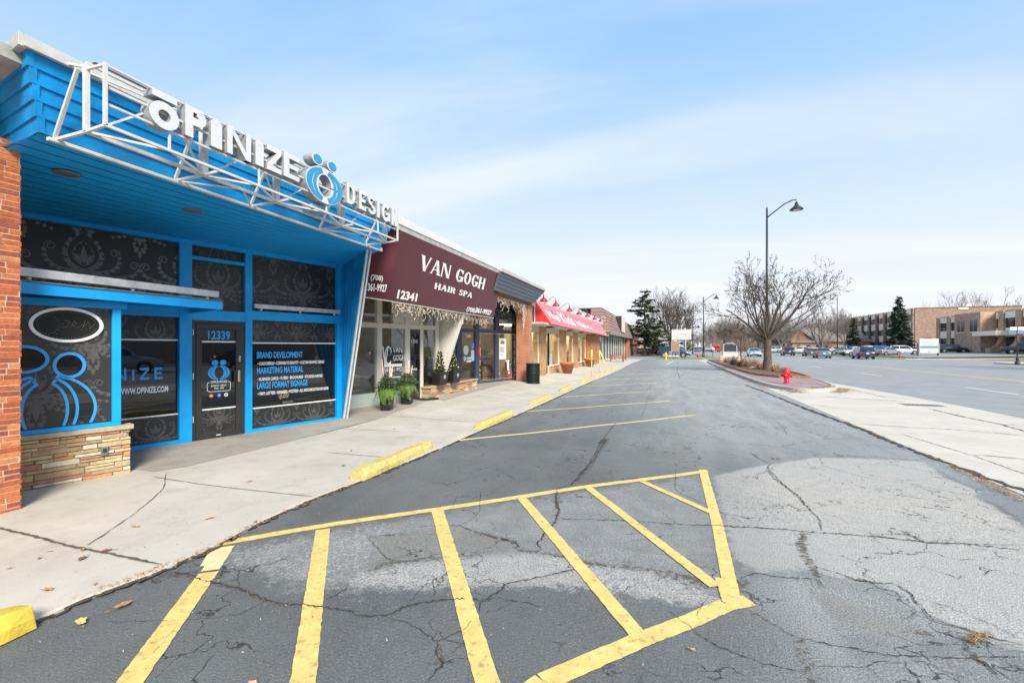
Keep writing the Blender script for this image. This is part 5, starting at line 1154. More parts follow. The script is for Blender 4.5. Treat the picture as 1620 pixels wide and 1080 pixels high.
# lettering lies on the sloping front
ux = (Vector(Br) - Vector(Bl)).normalized(); uz = (Vector(Tl) - Vector(Bl)); uz = (uz - ux * uz.dot(ux)).normalized(); un = ux.cross(uz).normalized()
if un.x < 0: un = -un
FM = Matrix.Translation(Vector(Bl)) @ Matrix((( ux.x, -un.x, uz.x, 0), (ux.y, -un.y, uz.y, 0), (ux.z, -un.z, uz.z, 0), (0, 0, 0, 1)))
AWI = fullm(aw).inverted()
def onfront(u, v):
    """photo pixel -> (x,z) on the awning front"""
    a = (u - 810) / 720; d_ = Vector((a * CT - ST, CT + a * ST, (548 - v) / 720)); o = Vector((0, 0, CAMH)); t = (Vector(Bl) - o).dot(un) / d_.dot(un); p_ = FM.inverted() @ (o + d_ * t); return (p_.x, p_.z)
CANW = mat('white_canvas_lettering', (0.82, 0.80, 0.78), .8)
SW = {'*': .78, 'V': .86, 'A': .88, 'N': .84, 'G': .86, 'O': .86, 'H': .86, 'I': .36, 'R': .84, 'S': .66, 'P': .74}
def awword(word, uL, uR, vTop, vBot, t, tn, serif, space=.5, gap=.16):
    # left end pixel column uL at its mid height, right end uR
    (xl, zt), (_, zb), (xr, _) = onfront(uL, vTop), onfront(uL, vBot), onfront(uR, vBot)
    h = abs(zt - zb); mb = MB(); tmp = MB(); e = letters(tmp, word, 0, 0, h, SW, t, gap, -.006, -.001, tn, serif, space); k = (xr - xl) / e
    letters(mb, word, 0, 0, h, SW, t, gap, -.006, -.001, tn, serif, space)
    mb.v = [(xl + x * k, y, zb + z) for x, y, z in mb.v]
    return mb.build('lettering', CANW, aw, M=AWI @ FM)
awword('VAN GOGH', 668, 771, 403, 428, .24, .09, .05, .6)
awword('HAIR SPA', 689, 749, 447, 457, .26, .12, .05, .6)
def awtext(s_, uL, uR, vTop, vBot, bold=.004):
    (xl, zt), (_, zb), (xr, _) = onfront(uL, vTop), onfront(uL, vBot), onfront(uR, vBot)
    text(aw, 'lettering', s_, xl, zb, -.005, zt - zb, CANW, fitw=xr - xl, bold=bold, M=AWI @ FM)
awtext('12341', 630, 659.5, 458, 471.5, .01); awtext('(708)', 739, 751.5, 485, 492); awtext('361-9927', 753, 777.5, 486, 494, .008)
# lettering on the end panel
e0, e1 = Vector((-6.30, 8.42, 2.80)), Vector(Bl); vx = (e1 - e0); vx.z = 0; L2 = vx.length; vx.normalize(); vn = Vector((vx.y, -vx.x, 0))
vz = (Vector((-5.95, 8.42, 4.38)) - e0); vz = (vz - vx * vz.dot(vx)).normalized(); vn = vx.cross(vz).normalized()
EM = Matrix.Translation(e0) @ Matrix(((vx.x, -vn.x, vz.x, 0), (vx.y, -vn.y, vz.y, 0), (vx.z, -vn.z, vz.z, 0), (0, 0, 0, 1)))
text(aw, 'lettering', '361-9927', .09, .14, -.03, .16, CANW, fitw=L2 * .78, bold=.006, M=AWI @ EM); text(aw, 'lettering', '(708)', .14, .38, -.03, .11, CANW, fitw=L2 * .5, bold=.004, M=AWI @ EM)

# stone planter in front of the wing
pl = thing('stone_planter', 'low ledgestone planter wall between the salon door and the navy framed shop', 'planter', (-6.84, 12.35, .08), R(90))
mb = MB(); stones(mb, 0, 3.75, 0, -.02, .34, 31, .04, .08, .12, .45, .25); mb.build('stone_wall', STN, pl, bevel=.005)
mb = MB(); stones(mb, 0, .9, 0, -.02, .34, 33, .04, .08, .12, .4, .2); q = mb.build('stone_wall', STN, pl, bevel=.005); q.rotation_euler = (0, 0, R(90)); q.location = (3.75, 0, 0)
MB().box(.02, 3.70, .03, .9, -.02, .33).build('planter_core', STM, pl)
MB().box(-.03, 3.80, -.035, .93, .342, .395).build('coping', CAPS, pl, bevel=.008)
MB().box(.1, 3.65, .1, .85, .38, .41).build('soil', MULCH, pl)

FOL = lambda nm, a, b_: island_mat(nm, [a, b_, tuple((x + y) / 2 for x, y in zip(a, b_)), tuple(x * .7 for x in a)], bump=0, nscale=3)
SPR = FOL('spruce_needles', (0.035, 0.07, 0.03), (0.07, 0.11, 0.05))
def needle_cone(mb, h, r0, n, seed, droop=.2, size=.05, z0=0.0, r1=.02, dens=1.0):
    rr = random.Random(seed)
    for _ in range(n):
        t = rr.random() ** 1.25; z = z0 + h * t; lay = .78 + .22 * math.sin(z / h * 40); rad = (r0 * (1 - t) ** .9 + r1) * lay; a = rr.uniform(0, 6.283); q = rad * (.35 + .65 * rr.random() ** .5)
        x, y = q * math.cos(a), q * math.sin(a); zz = z - droop * q
        d = Vector((math.cos(a) + rr.uniform(-.6, .6), math.sin(a) + rr.uniform(-.6, .6), rr.uniform(-.4, .5))).normalized() * size * rr.uniform(.6, 1.4); u = Vector((rr.uniform(-1, 1), rr.uniform(-1, 1), rr.uniform(-1, 1))).cross(d).normalized() * size * .22
        p = Vector((x, y, zz)); mb.quad(p - d * .2, p + u + d * .4, p + d, p - u + d * .4)
BULB = mat('warm_bulb', (1, .8, .45), .3, emit=(1, .72, .35), estr=1.6)
BULBW = mat('warm_white_bulb', (.85, .66, .50), .3, emit=(1, .72, .5), estr=.45)
POTB = mat('black_planter_pot', (0.018, 0.018, 0.020), .35, noise=.2, nscale=5)
BARK = mat('bark_grey', (0.13, 0.105, 0.085), .95, noise=.35, nscale=9, bump=.8, bscale=30)
def snowflake(par, x, y, z, s_):
    mb = MB()
    for k in range(3):
        a = k * math.pi / 3; mb.bar((x - s_ * math.cos(a), y, z - s_ * math.sin(a)), (x + s_ * math.cos(a), y - .0006 * k, z + s_ * math.sin(a)), .012, h=.004)
    mb.build('snowflake', TXTW, par)
def xmas(label, x, y, h, seed, hp=.42):
    t = thing('potted_spruce', label, 'potted tree', (x, y, .08 + .41), R(74))
    mb = MB(); mb.add([(-.15, -.15, 0), (.15, -.15, 0), (.15, .15, 0), (-.15, .15, 0), (-.2, -.2, hp), (.2, -.2, hp), (.2, .2, hp), (-.2, .2, hp)], [(0, 3, 2, 1), (4, 5, 6, 7), (0, 1, 5, 4), (1, 2, 6, 5), (2, 3, 7, 6), (3, 0, 4, 7)]); mb.build('pot', POTB, t, bevel=.01)
    MB().tube([(0, 0, hp - .02), (0, 0, hp + h * .9)], [.02, .006], 6).build('trunk', BARK, t)
    mb = MB(); needle_cone(mb, h, .19, 2200, seed, .3, .045, hp); mb.build('foliage', SPR, t)
    rr = random.Random(seed); mb = MB()
    for _ in range(70):
        u_ = rr.random(); a = rr.uniform(0, 6.28); q = .19 * (1 - u_) ** .9 + .02; mb.lathe([(.001, -.009), (.009, 0), (.001, .009)], (q * math.cos(a), q * math.sin(a), hp + h * u_ - .2 * q), 6)
    o = mb.build('string_lights', BULB, t); o['kind'] = 'stuff'
    snowflake(t, 0, -.21, hp * .62, .07); return t
pxa = lambda u, X: YX(u, X)
xmas('small lit spruce in a black pot, the left one on the stone planter', -6.75, YX(696, -6.75), .64, 3)
xmas('small lit spruce in a black pot, the right one on the stone planter', -6.75, YX(717, -6.75), .60, 4)

# tall pots with winter greens
GRN = FOL('bright_cedar_greens', (0.085, 0.17, 0.025), (0.19, 0.30, 0.05)); GRD = FOL('dark_pine_greens', (0.04, 0.09, 0.035), (0.09, 0.14, 0.06)); BIR = mat('birch_bark', (0.62, 0.54, 0.44), .8, noise=.35, nscale=12, bump=.4)
DRY = FOL('dried_seed_heads', (0.42, 0.30, 0.20), (0.6, 0.5, 0.42))
def greens(label, x, y, rz, seed, sc_=1.0):
    t = thing('winter_planter', label, 'planter pot', (x, y, slabz(x, y)), rz); rr = random.Random(seed); hp = .54 * sc_; a, b_ = .125 * sc_, .175 * sc_
    mb = MB(); mb.add([(-a, -a, 0), (a, -a, 0), (a, a, 0), (-a, a, 0), (-b_, -b_, hp), (b_, -b_, hp), (b_, b_, hp), (-b_, b_, hp)], [(0, 3, 2, 1), (4, 5, 6, 7), (0, 1, 5, 4), (1, 2, 6, 5), (2, 3, 7, 6), (3, 0, 4, 7)]); mb.build('pot', POTB, t, bevel=.012)
    mb = MB()
    for _ in range(150):   # drooping sprays
        an = rr.choice((0, 1.3, 2.2, 3.6, 4.6, 5.5)) + rr.gauss(0, .35); L_ = rr.uniform(.0, .34) * (1.2 if rr.random() < .4 else .7) * sc_; P = []; w_ = rr.uniform(.006, .012)
        for i in range(7):
            q = i / 6; rad = (.08 + (.12 + .35 * L_) * q ** .8 * 1.2) * sc_; P.append(Vector((rad * math.cos(an), rad * math.sin(an), hp + .06 * math.sin(q * 3.1) - L_ * q ** 2.0)))
        for i in range(6):
            d = P[i + 1] - P[i]; s1 = d.cross(Vector((0, 0, 1))).normalized()
            for sg_ in (-1, 1):
                for k in range(3):
                    p = P[i].lerp(P[i + 1], k / 3); e = p + s1 * sg_ * rr.uniform(.02, .045) + d.normalized() * rr.uniform(.02, .05) + Vector((0, 0, rr.uniform(-.015, .01))); mb.add([p, p + d * .16, e], [(0, 1, 2)])
    mb.build('cedar_greens', GRN, t)
    mb = MB(); needle_cone(mb, .34 * sc_, .25 * sc_, 1500, seed + 1, -.2, .05, hp - .02, .08); mb.build('pine_greens', GRD, t)
    mb = MB(); needle_cone(mb, .42 * sc_, .20 * sc_, 240, seed + 2, -.2, .035, hp + .08, .08); mb.build('seed_heads', DRY, t)
    for k in range(5):
        an = rr.uniform(0, 6.28); q = rr.uniform(.03, .09); MB().tube([(q * math.cos(an), q * math.sin(an), hp - .05), (2.1 * q * math.cos(an), 2.1 * q * math.sin(an), hp + rr.uniform(.5, .85) * sc_)], [.014, .011], 8).build('birch_pole', BIR, t)
    return t
greens('square black pot of cedar greens and birch poles, nearest to the blue wing wall', G(612, 649, .06)[0], G(612, 649, .06)[1], .3, 21, .98)
greens('square black pot of cedar greens and birch poles, right one beside the door mat', G(644, 640, .07)[0], G(644, 640, .07)[1], .2, 31, .98)
dm = MB(); x, y = G(676, 631, .11); dm.lathe([(.36, 0), (.37, .006), (.36, .012)], (0, 0, 0), 32); o = dm.build('door_mat', mat('rubber_mat', (0.015, 0.015, 0.015), .9, noise=.2, nscale=50)); o.location = (x, y, slabz(x, y) + .005); o.rotation_euler = (0, 0, .2); tag(o, 'round black rubber door mat at the salon entrance', 'mat')

# icicle string lights
def icicles(label, P, Q, n, drop, seed, step=.035):
    rr = random.Random(seed); P = Vector(P); Q = Vector(Q); ob = MB(); wr = MB()
    for i in range(n):
        t = (i + rr.random()) / n; p = P.lerp(Q, t) + Vector((rr.uniform(-.03, .03), 0, 0)); L_ = drop * rr.choice((.3, .5, .7, 1.0)) * rr.uniform(.7, 1.2); k = int(L_ / step); ph = rr.uniform(0, 6); pr = p.copy()
        pts = [p]
        for j in range(k):
            q = p + Vector((.03 * math.sin(ph + j * .9), .05 * math.sin(ph * 2 + j * 1.1), -step * (j + 1))); pts.append(q)
            rr.random() < .7 and ob.lathe([(.001, -.014), (.0075, 0), (.001, .011)], tuple(q + Vector((rr.uniform(-.02, .02), rr.uniform(-.02, .02), 0))), 5)
        if len(pts) > 1: wr.tube(pts, .003, 3)
    wr.tube([P, Q], .005, 4)
    o = ob.build('icicle_lights', BULBW); o['kind'] = 'stuff'; tag(o, label, 'string lights'); wr.build('wire', mat('white_wire', (.6, .58, .52), .6), o); return o
icicles('icicle string lights hanging in a curtain from the maroon awning hem', (-6.0, 9.1, 2.74), (-6.1, 15.4, 2.72), 120, .32, 3)
icicles('icicle string lights hanging under the grey clapboard fascia', (-5.9, 15.7, 3.55), (-5.95, 19.6, 3.6), 60, .45, 4)
icicles('icicle string lights hanging down the brick column corner beside the navy shop', (-5.97, 19.55, 3.6), (-6.2, 19.9, 3.55), 12, 1.3, 5)

# ================================================================= SHOP 3 (navy frames)
NAVY = mat('navy_frame_paint', (0.045, 0.062, 0.098), .45, noise=.08, nscale=5, dirt=.08)
GRC = mat('slate_grey_clapboard', (0.085, 0.105, 0.13), .55, noise=.08, nscale=3, dirt=.06)
P3 = (-7.6, 18.0); A3 = 16
shop3 = shopframe('furniture_shop', 'navy framed decor and furniture shop with grey clapboard fascia and brick column', P3, A3)
F3 = lambda u, z: None
def T3(u):
    a = (u - 810) / 720; dx_, dy_ = a * CT - ST, CT + a * ST; an = R(A3); ex_, ey = math.sin(an), math.cos(an); nx, ny = ey, -ex_; D = (nx * P3[0] + ny * P3[1]) / (nx * dx_ + ny * dy_); return (D * dx_ - P3[0]) * ex_ + (D * dy_ - P3[1]) * ey
def bx3(nm, m, a, b_, y0, y1, z0, z1, par=shop3): return MB().box(a, b_, y0, y1, z0, z1).build(nm, m, par, bevel=.004)
ed = [T3(u) for u in (724, 731, 752, 757, 783, 788, 812, 818)]
for a, b_ in ((T3(722), T3(730)), (T3(751), T3(757.5)), (T3(783), T3(788.5)), (T3(812), T3(818))): bx3('post', NAVY, a, b_, -.05, .1, .08, 3.6)
bx3('rail', NAVY, -3, 3.2, -.045, .1, 2.30, 2.44); bx3('rail', NAVY, -3, 3.2, -.045, .1, 3.35, 3.6); bx3('sill', NAVY, T3(757), 3.2, -.045, .1, .08, .2); bx3('kerb_sill', CREAM, -.1, 3.2, -.2, .1, .02, .085)
for a, b_, z0, z1 in ((-3, T3(751), .1, 2.3), (T3(757), T3(783), .2, 2.3), (T3(788), T3(812), .2, 2.3), (-3, T3(751), 2.44, 3.35), (T3(757), T3(783), 2.44, 3.35), (T3(788), T3(812), 2.44, 3.35)):
    MB().quad((a, .0, z0), (b_, .0, z0), (b_, .0, z1), (a, .0, z1)).build('window_pane', GLS, shop3)
for s_, a, b_, z, h in (('DECOR', T3(762), T3(780), 2.72, .22), ('HOME', T3(764), T3(779), 3.03, .16), ('FURNITURE', T3(789.5), T3(810), 2.72, .22), ('AND', T3(795), T3(805), 2.5, .1)): text(shop3, 'lettering', s_, a, z, -.004, h, TXTW, fitw=b_ - a, bold=.004)
text(shop3, 'lettering', '12343', T3(737), 2.08, -.004, .12, TXTW, fitw=T3(745) - T3(737), bold=.003)
mb = MB(); [mb.plate(P, -.008, -.004) for P in ringp(T3(737), 1.55, .16, .2, .001, .001)]; [mb.plate(P, -.008, -.004) for P in ringp(T3(735), 1.2, .07, .1, .001, .001)]; mb.plate(rc(T3(738), 1.05, T3(745), 1.14), -.008, -.004); mb.plate(rc(T3(738), 1.18, T3(746), 1.26), -.008, -.004); mb.build('door_sticker', TXTW, shop3)
mb = MB(); mb.plate(rc(T3(745), 1.1, T3(750), 1.55), -.008, -.004); mb.build('door_sticker', mat('pale_blue_print', (.45, .62, .72)), shop3)
mb = MB(); mb.plate(rc(T3(745.5), 1.62, T3(750), 1.85), -.008, -.004); mb.build('door_sticker', mat('mid_blue_print', (.10, .32, .55)), shop3)
mb = MB(); mb.plate(rc(T3(755), 1.35, T3(758), 1.75), -.07, -.055); mb.build('open_flag', mat('red_flag_print', (.6, .03, .02)), shop3)
po = MB().box(T3(789), T3(800.5), -.01, -.004, 1.12, 2.08).build('poster', mat('poster_paper', (0.72, 0.70, 0.66), .6), shop3)
mb = MB(); r = random.Random(2)
for z in np.arange(1.2, 1.75, .055):
    if r.random() < .8: mb.plate(rc(T3(790.5), z, T3(790.5) + (T3(799) - T3(790.5)) * r.uniform(.5, 1), z + .025), -.013, -.0105)
mb.build('poster_lines', mat('poster_ink', (.18, .17, .16)), po)
mb = MB(); a0 = T3(791.5); mb.plate([(a0, 1.82), (a0 + .3, 1.82), (a0 + .33, 1.9), (a0 + .24, 1.93), (a0 + .2, 1.99), (a0 + .1, 1.99), (a0 + .05, 1.92), (a0 - .01, 1.9)], -.013, -.0105); mb.build('truck_picture', mat('poster_ink', (.18, .17, .16)), po)
mb = MB(); a0 = T3(799); mb.plate([(a0, 1.05), (a0 + .33, 1.08), (a0 + .30, .75), (a0 + .40, .42), (a0 + .25, .40), (a0 + .16, .7), (a0 + .15, .95)], -.012, -.0062); mb.build('stocking_cutout', mat('poster_paper', (0.72, 0.70, 0.66), .6), shop3)
mb = MB(); [mb.plate(P, -.016, -.0124) for P in ringp(a0 + .28, .38, .17, .2, .12, .15)]; mb.plate(rc(a0 + .18, .33, a0 + .38, .43), -.0165, -.0124); mb.build('round_red_sticker', mat('crimson_print', (.55, .03, .06)), shop3)
# interior with goods
MB().box(-4, 3.3, 3.2, 3.3, 0, 3.6).build('interior_wall', INT, shop3); MB().box(-4, 3.3, .1, 3.2, .07, .1).build('interior_floor', INF, shop3); MB().box(-4, 3.3, 0.1, 3.2, 3.55, 3.62).build('interior_ceiling', INT, shop3)
for k in range(9):
    rr_ = random.Random(k + 40); x = -.8 + k * .42; h = rr_.uniform(.3, 1.3); c_ = rr_.choice([(.35, .25, .12), (.15, .2, .1), (.4, .35, .28), (.3, .08, .05), (.25, .17, .1), (.12, .25, .28)])
    mb = MB(); mb.box(x, x + rr_.uniform(.15, .36), .35 + rr_.uniform(0, .9), 1.4, .1, .1 + h); mb.build('display_furniture', mat('display_%d' % k, c_, .6, noise=.3, nscale=8), shop3, bevel=.01)
mb = MB(); rr_ = random.Random(8)
for _ in range(130):
    s_ = rr_.choice((0, 1, 2)); a = (T3(757.5), T3(788), T3(812))[s_] + rr_.uniform(-.03, .03); mb.lathe([(.001, -.011), (.010, 0), (.001, .011)], (a, -.07, rr_.uniform(.3, 2.3)), 5)
for i in range(70): mb.lathe([(.001, -.011), (.010, 0), (.001, .011)], (T3(757) + i * (T3(812) - T3(757)) / 70, -.06, .24 if i % 2 else 2.27), 5)
o = mb.build('string_lights', BULBW, shop3); o['kind'] = 'stuff'
# brick column
BRM = brick_mat('orange_brick', (0.40, 0.12, 0.05), (0.33, 0.09, 0.04), (0.33, 0.24, 0.18), .2, .067, .008)
co = thing('brick_column', 'orange brick column wound with string lights between the navy shop and the green bin', 'column', (-6.5, 19.9, .05))
MB().box(0, .56, 0, .62, 0, 3.72).build('shaft', BRM, co)
mb = MB(); rr_ = random.Random(3)
for k in range(34):
    z = .15 + k * .1
    for j in range(9): mb.lathe([(.001, -.009), (.008, 0), (.001, .009)], ((j + .5 * (k % 2)) * .064, -.012, z + j * .004 + rr_.uniform(-.01, .01)), 5)
    for j in range(5): mb.lathe([(.001, -.009), (.008, 0), (.001, .009)], (.572, j * .12, z + .02 * j), 5)
o = mb.build('string_lights', BULBW, co); o['kind'] = 'stuff'
# fascia
mb = MB(); clap(mb, (-5.72, 15.0, 3.68), (-5.72, 20.05, 3.68), (-5.50, 15.0, 4.34), (-5.50, 21.1, 4.34), (1, 0, 0), 5); mb.build('fascia', GRC, shop3, world=True)
MB().quad((-8.5, 15.3, 3.62), (-5.74, 15.3, 3.68), (-5.74, 20.0, 3.68), (-8.5, 20.0, 3.62)).build('soffit', mat('brown_soffit', (0.15, 0.10, 0.08), .8), shop3, world=True)
mb = MB(); mb.hexa([(-5.74, 20.05, 3.68), (-5.69, 20.05, 3.68), (-5.47, 21.12, 4.34), (-5.6, 21.12, 4.34), (-7.4, 20.06, 3.7), (-7.4, 20.02, 3.7), (-7.4, 21.0, 4.34), (-7.4, 21.1, 4.34)]); mb.build('end_fascia', GRC, shop3, world=True)
MB().box(-12, -5.54, 15.05, 21.1, 4.30, 4.40).build('roof', MATS['roof_gravel'], shop3, world=True)
mb = MB(); mb.box(-5.54, -5.44, 15.06, 21.15, 4.345, 4.47); mb.box(-7.4, -5.54, 21.05, 21.15, 4.345, 4.47); mb.build('coping', CAPG, shop3, world=True, bevel=.004)
# evergreen garland along the top of the windows and column
ga = MB(); rr_ = random.Random(6); pts = [Lw3 for Lw3 in []]
def W3(x, y, z): an = R(A3); return (P3[0] + math.sin(an) * x + math.cos(an) * -y, P3[1] + math.cos(an) * x - math.sin(an) * -y, z)
path = [W3(-1, -.15, 3.3), W3(.5, -.2, 3.1), W3(1.5, -.2, 3.2), W3(2.4, -.2, 3.05), W3(2.75, -.2, 2.6), W3(2.8, -.2, 2.3)]
for _ in range(2600):
    k = rr_.randrange(len(path) - 1); t_ = rr_.random(); p = Vector(path[k]).lerp(Vector(path[k + 1]), t_) + Vector([rr_.gauss(0, .06) for _ in range(3)]); d = Vector([rr_.uniform(-1, 1) for _ in range(3)]).normalized() * .06; u_ = d.cross(Vector([rr_.uniform(-1, 1) for _ in range(3)])).normalized() * .012; ga.quad(p - d, p + u_, p + d, p - u_)
tag(ga.build('evergreen_garland', FOL('flocked_garland', (0.06, 0.09, 0.06), (0.35, 0.37, 0.36))), 'flocked evergreen garland draped across the top of the navy framed windows', 'garland')
# green litter bin
bn = thing('litter_bin', 'dark green slatted round litter bin beside the brick column', 'bin', (-5.55, 19.35, .06))
DG = mat('dark_green_metal', (0.006, 0.020, 0.016), .45, .3)
mb = MB()
for k in range(30): a = k * 2 * math.pi / 30; mb.bar((.29 * math.cos(a), .29 * math.sin(a), .05), (.30 * math.cos(a), .30 * math.sin(a), .86), .035, up=(math.cos(a), math.sin(a), 0), h=.01)
mb.build('slats', DG, bn); MB().lathe([(.26, .03), (.28, .04), (.28, .84), (.26, .85)], n=24).build('liner', mat('bin_liner', (.01, .012, .012), .7), bn)
MB().lathe([(.20, .84), (.31, .84), (.33, .87), (.31, .90), (.20, .90)], n=28).build('rim', DG, bn); MB().lathe([(.25, 0), (.30, .01), (.31, .05), (.25, .06)], n=24).build('base', DG, bn)
MB().lathe([(.305, .45), (.312, .46), (.312, .49), (.305, .5)], n=28).build('band', DG, bn)

# ================================================================= SHOP 4 (red awning)
X4 = -6.45; TAN = mat('tan_soffit', (0.55, 0.50, 0.40), .8, noise=.06); LBR = brick_mat('tan_orange_brick', (0.50, 0.27, 0.11), (0.42, 0.20, 0.08), (0.40, 0.30, 0.2), .2, .067, .008)
shop4 = thing('village_shop', 'tan brick shop with lit display windows under the long red awning', 'shop', (X4, 20.6, .05), R(90))
y4 = lambda u: YX(u, X4) - 20.6
E4 = 24.6
cols = [(852, 861), (884, 893.5), (906, 912)]
for a, b_ in cols: MB().box(y4(a), y4(b_), -.12, .3, 0, 2.72).build('brick_pier', LBR, shop4)
MB().box(y4(926), y4(943), -.35, .3, 0, 2.75).build('brick_pier', brick_mat('orange_brick_big', (0.44, 0.19, 0.07), (0.34, 0.12, 0.05), (0.30, 0.2, 0.12), .4, .1, .01), shop4)
MB().box(0, y4(948), -1.0, .2, 2.72, 2.80).build('soffit', TAN, shop4); MB().box(0, y4(948), -.05, .25, 2.40, 2.72).build('header', TAN, shop4)
segs = [(0.1, y4(852), .12), (y4(861), y4(868), .02), (y4(868), y4(884), .55), (y4(893.5), y4(906), .55), (y4(912), y4(926), .45), (y4(943), y4(948), .1)]
G4 = glass_mat('clear_shop_glass', (.93, .96, .95), .02); G4.node_tree.nodes['Fresnel'].inputs[0].default_value = 1.12; CRF = mat('cream_mullion', (0.55, 0.52, 0.44), .5)
for i, (a, b_, z) in enumerate(segs):
    MB().quad((a, .02, z), (b_, .02, z), (b_, .02, 2.4), (a, .02, 2.4)).build('window_pane', G4, shop4)
    n_ = max(1, int((b_ - a) / 1.4))
    for k in range(n_ + 1):
        xx = a + (b_ - a) * k / n_; MB().box(xx - .035, xx + .035, -.03, .06, z, 2.4).build('mullion', CRF, shop4)
    if z > .3: MB().box(a, b_, -.1, .1, 0, z - .06).build('brick_base', LBR, shop4); MB().box(a, b_, -.14, .1, z - .06, z).build('sill', CRF, shop4)
MB().box(-.2, y4(948), 4.0, 4.1, 0, 2.9).build('interior_wall', mat('bright_interior', (0.62, 0.55, 0.36), .8, noise=.15), shop4); MB().box(-.2, y4(948), .1, 4, .0, .03).build('interior_floor', mat('pale_shop_floor', (.4, .36, .28), .6), shop4); MB().box(-.2, y4(948), .25, 4, 2.75, 2.8).build('interior_ceiling', mat('shop_ceiling', (.7, .68, .6), .8), shop4)
LP = mat('lit_ceiling_lamp', (1, .95, .8), .4, emit=(1, .92, .72), estr=7)
for k in range(9): MB().box(.8 + k * 2.6, 1.6 + k * 2.6, 1.0, 1.5, 2.70, 2.74).build('ceiling_lamp', LP, shop4)
DBK = mat('display_backdrop', (0.66, 0.58, 0.38), .8, noise=.25, nscale=2)  # bright backdrops and cross walls added to lighten the view through the windows
for k in range(7): MB().box(k * 3.6 + .4, k * 3.6 + 3.2, 1.7, 1.75, 0, 2.5).build('display_backdrop', DBK, shop4)
for k in range(8): MB().box(k * 3.5 - .05, k * 3.5 + .05, .9, 4, 0, 2.7).build('partition', DBK, shop4)
for k in range(12): MB().box(.5 + k * 2.1, 1.2 + k * 2.1, .5, .8, 2.66, 2.70).build('display_lamp', LP, shop4)  # added glowing panels that brighten the display windows
rr_ = random.Random(9)
for k in range(44):
    x = rr_.uniform(.2, 23); h = rr_.uniform(.2, 1.3); b0 = rr_.choice((0, .5)); c_ = rr_.randrange(8)
    cc = [(.55, .52, .45), (.5, .08, .08), (.1, .25, .4), (.55, .4, .12), (.6, .6, .6), (.2, .35, .25), (.45, .2, .35), (.15, .12, .1)][c_]
    mb = MB(); w_ = rr_.uniform(.12, .4); y_ = rr_.uniform(.3, 1.5)
    if k % 3 == 0: mb.lathe([(w_ * .5, 0), (w_ * .4, h * .4), (w_ * .25, h * .6), (w_ * .3, h * .8), (.02, h)], (x, y_, b0), 10)
    else: mb.box(x, x + w_, y_, y_ + .3, b0, b0 + h)
    mb.build('display_item', mat('goods_%d' % c_, cc, .6), shop4, bevel=.01)
MB().box(y4(841) - .3, y4(849), -.02, .0, 1.9, 1.95).build('shelf', CRF, shop4)
for u in (851, 886, 906, 928): MB().box(y4(u), y4(u) + .5, -.75, -.45, 2.64, 2.72).build('soffit_speaker', BLK, shop4)
MB().box(0, y4(950), -.15, 3, 2.8, 3.95).build('upper_wall', mat('pale_roof_wall', (0.55, 0.54, 0.52), .8, noise=.06), shop4)
MB().box(-.1, y4(950), -.25, 3, 3.95, 4.42).build('roof', CAPW, shop4)
RED = mat('red_canvas', (0.62, 0.008, 0.022), .75, noise=.06, nscale=3, bump=.3, bscale=200); RED.node_tree.nodes['Principled BSDF'].inputs['Sheen Weight'].default_value = .6
ra = thing('red_awning', 'long red canvas awning with white lettering over the tan brick shop', 'awning', (-5.3, 21.8, 2.8), R(90))
Yn, Yf = 21.8, 45.2
Bn, Bf, Tn, Tf = Vector((-5.30, Yn, 2.80)), Vector((-5.36, Yf, 2.72)), Vector((-6.12, Yn, 3.96)), Vector((-6.12, Yf, 4.0))
mb = MB(); NS = 30; vs = []
for i in range(NS + 1):
    t = i / NS; sg_ = .012 * math.sin(t * NS * math.pi / 2) ** 2; vs += [tuple(Bn.lerp(Bf, t)), tuple(Bn.lerp(Bf, t).lerp(Tn.lerp(Tf, t), .5) + Vector((-sg_, 0, -sg_))), tuple(Tn.lerp(Tf, t))]
mb.add(vs, [(3 * i + k, 3 * i + 3 + k, 3 * i + 4 + k, 3 * i + 1 + k) for i in range(NS) for k in (0, 1)], True); mb.build('front_panel', RED, ra, world=True)
MB().quad(Bn, Tn, (-6.14, Yn, 2.80)).build('end_panel', RED, ra, world=True); MB().quad(Bf, Tf, (-6.14, Yf, 2.72)).build('end_panel', RED, ra, world=True)
MB().box(-6.2, -6.14, Yn - .02, Yn + .04, 2.75, 3.95).build('end_trim', TAN, ra, world=True)
mb = MB()
for k in range(13): t = k / 12; p = Bn.lerp(Bf, t); mb.bar(p, (-6.4, p.y, 2.79), .03)
mb.bar(Bn, Bf, .03); mb.build('frame', mat('awning_pipe', (.25, .12, .10), .5), ra, world=True)
MB().quad((-5.32, Yn, 2.815), (-5.38, Yf, 2.735), (-6.14, Yf, 2.80), (-6.14, Yn, 2.82)).build('underside_mesh', mat('translucent_red_mesh', (.35, .12, .10), .8), ra, world=True)
ux = (Bf - Bn).normalized(); uz = (Tn - Bn); uz = (uz - ux * uz.dot(ux)).normalized(); un = ux.cross(uz).normalized()
if un.x < 0: un = -un
FM2 = Matrix.Translation(Bn) @ Matrix(((ux.x, -un.x, uz.x, 0), (ux.y, -un.y, uz.y, 0), (ux.z, -un.z, uz.z, 0), (0, 0, 0, 1))); RI = fullm(ra).inverted()
def on4(u, v):
    a = (u - 810) / 720; d_ = Vector((a * CT - ST, CT + a * ST, (548 - v) / 720)); o = Vector((0, 0, CAMH)); t = (Bn - o).dot(un) / d_.dot(un); p_ = FM2.inverted() @ (o + d_ * t); return (p_.x, p_.z)
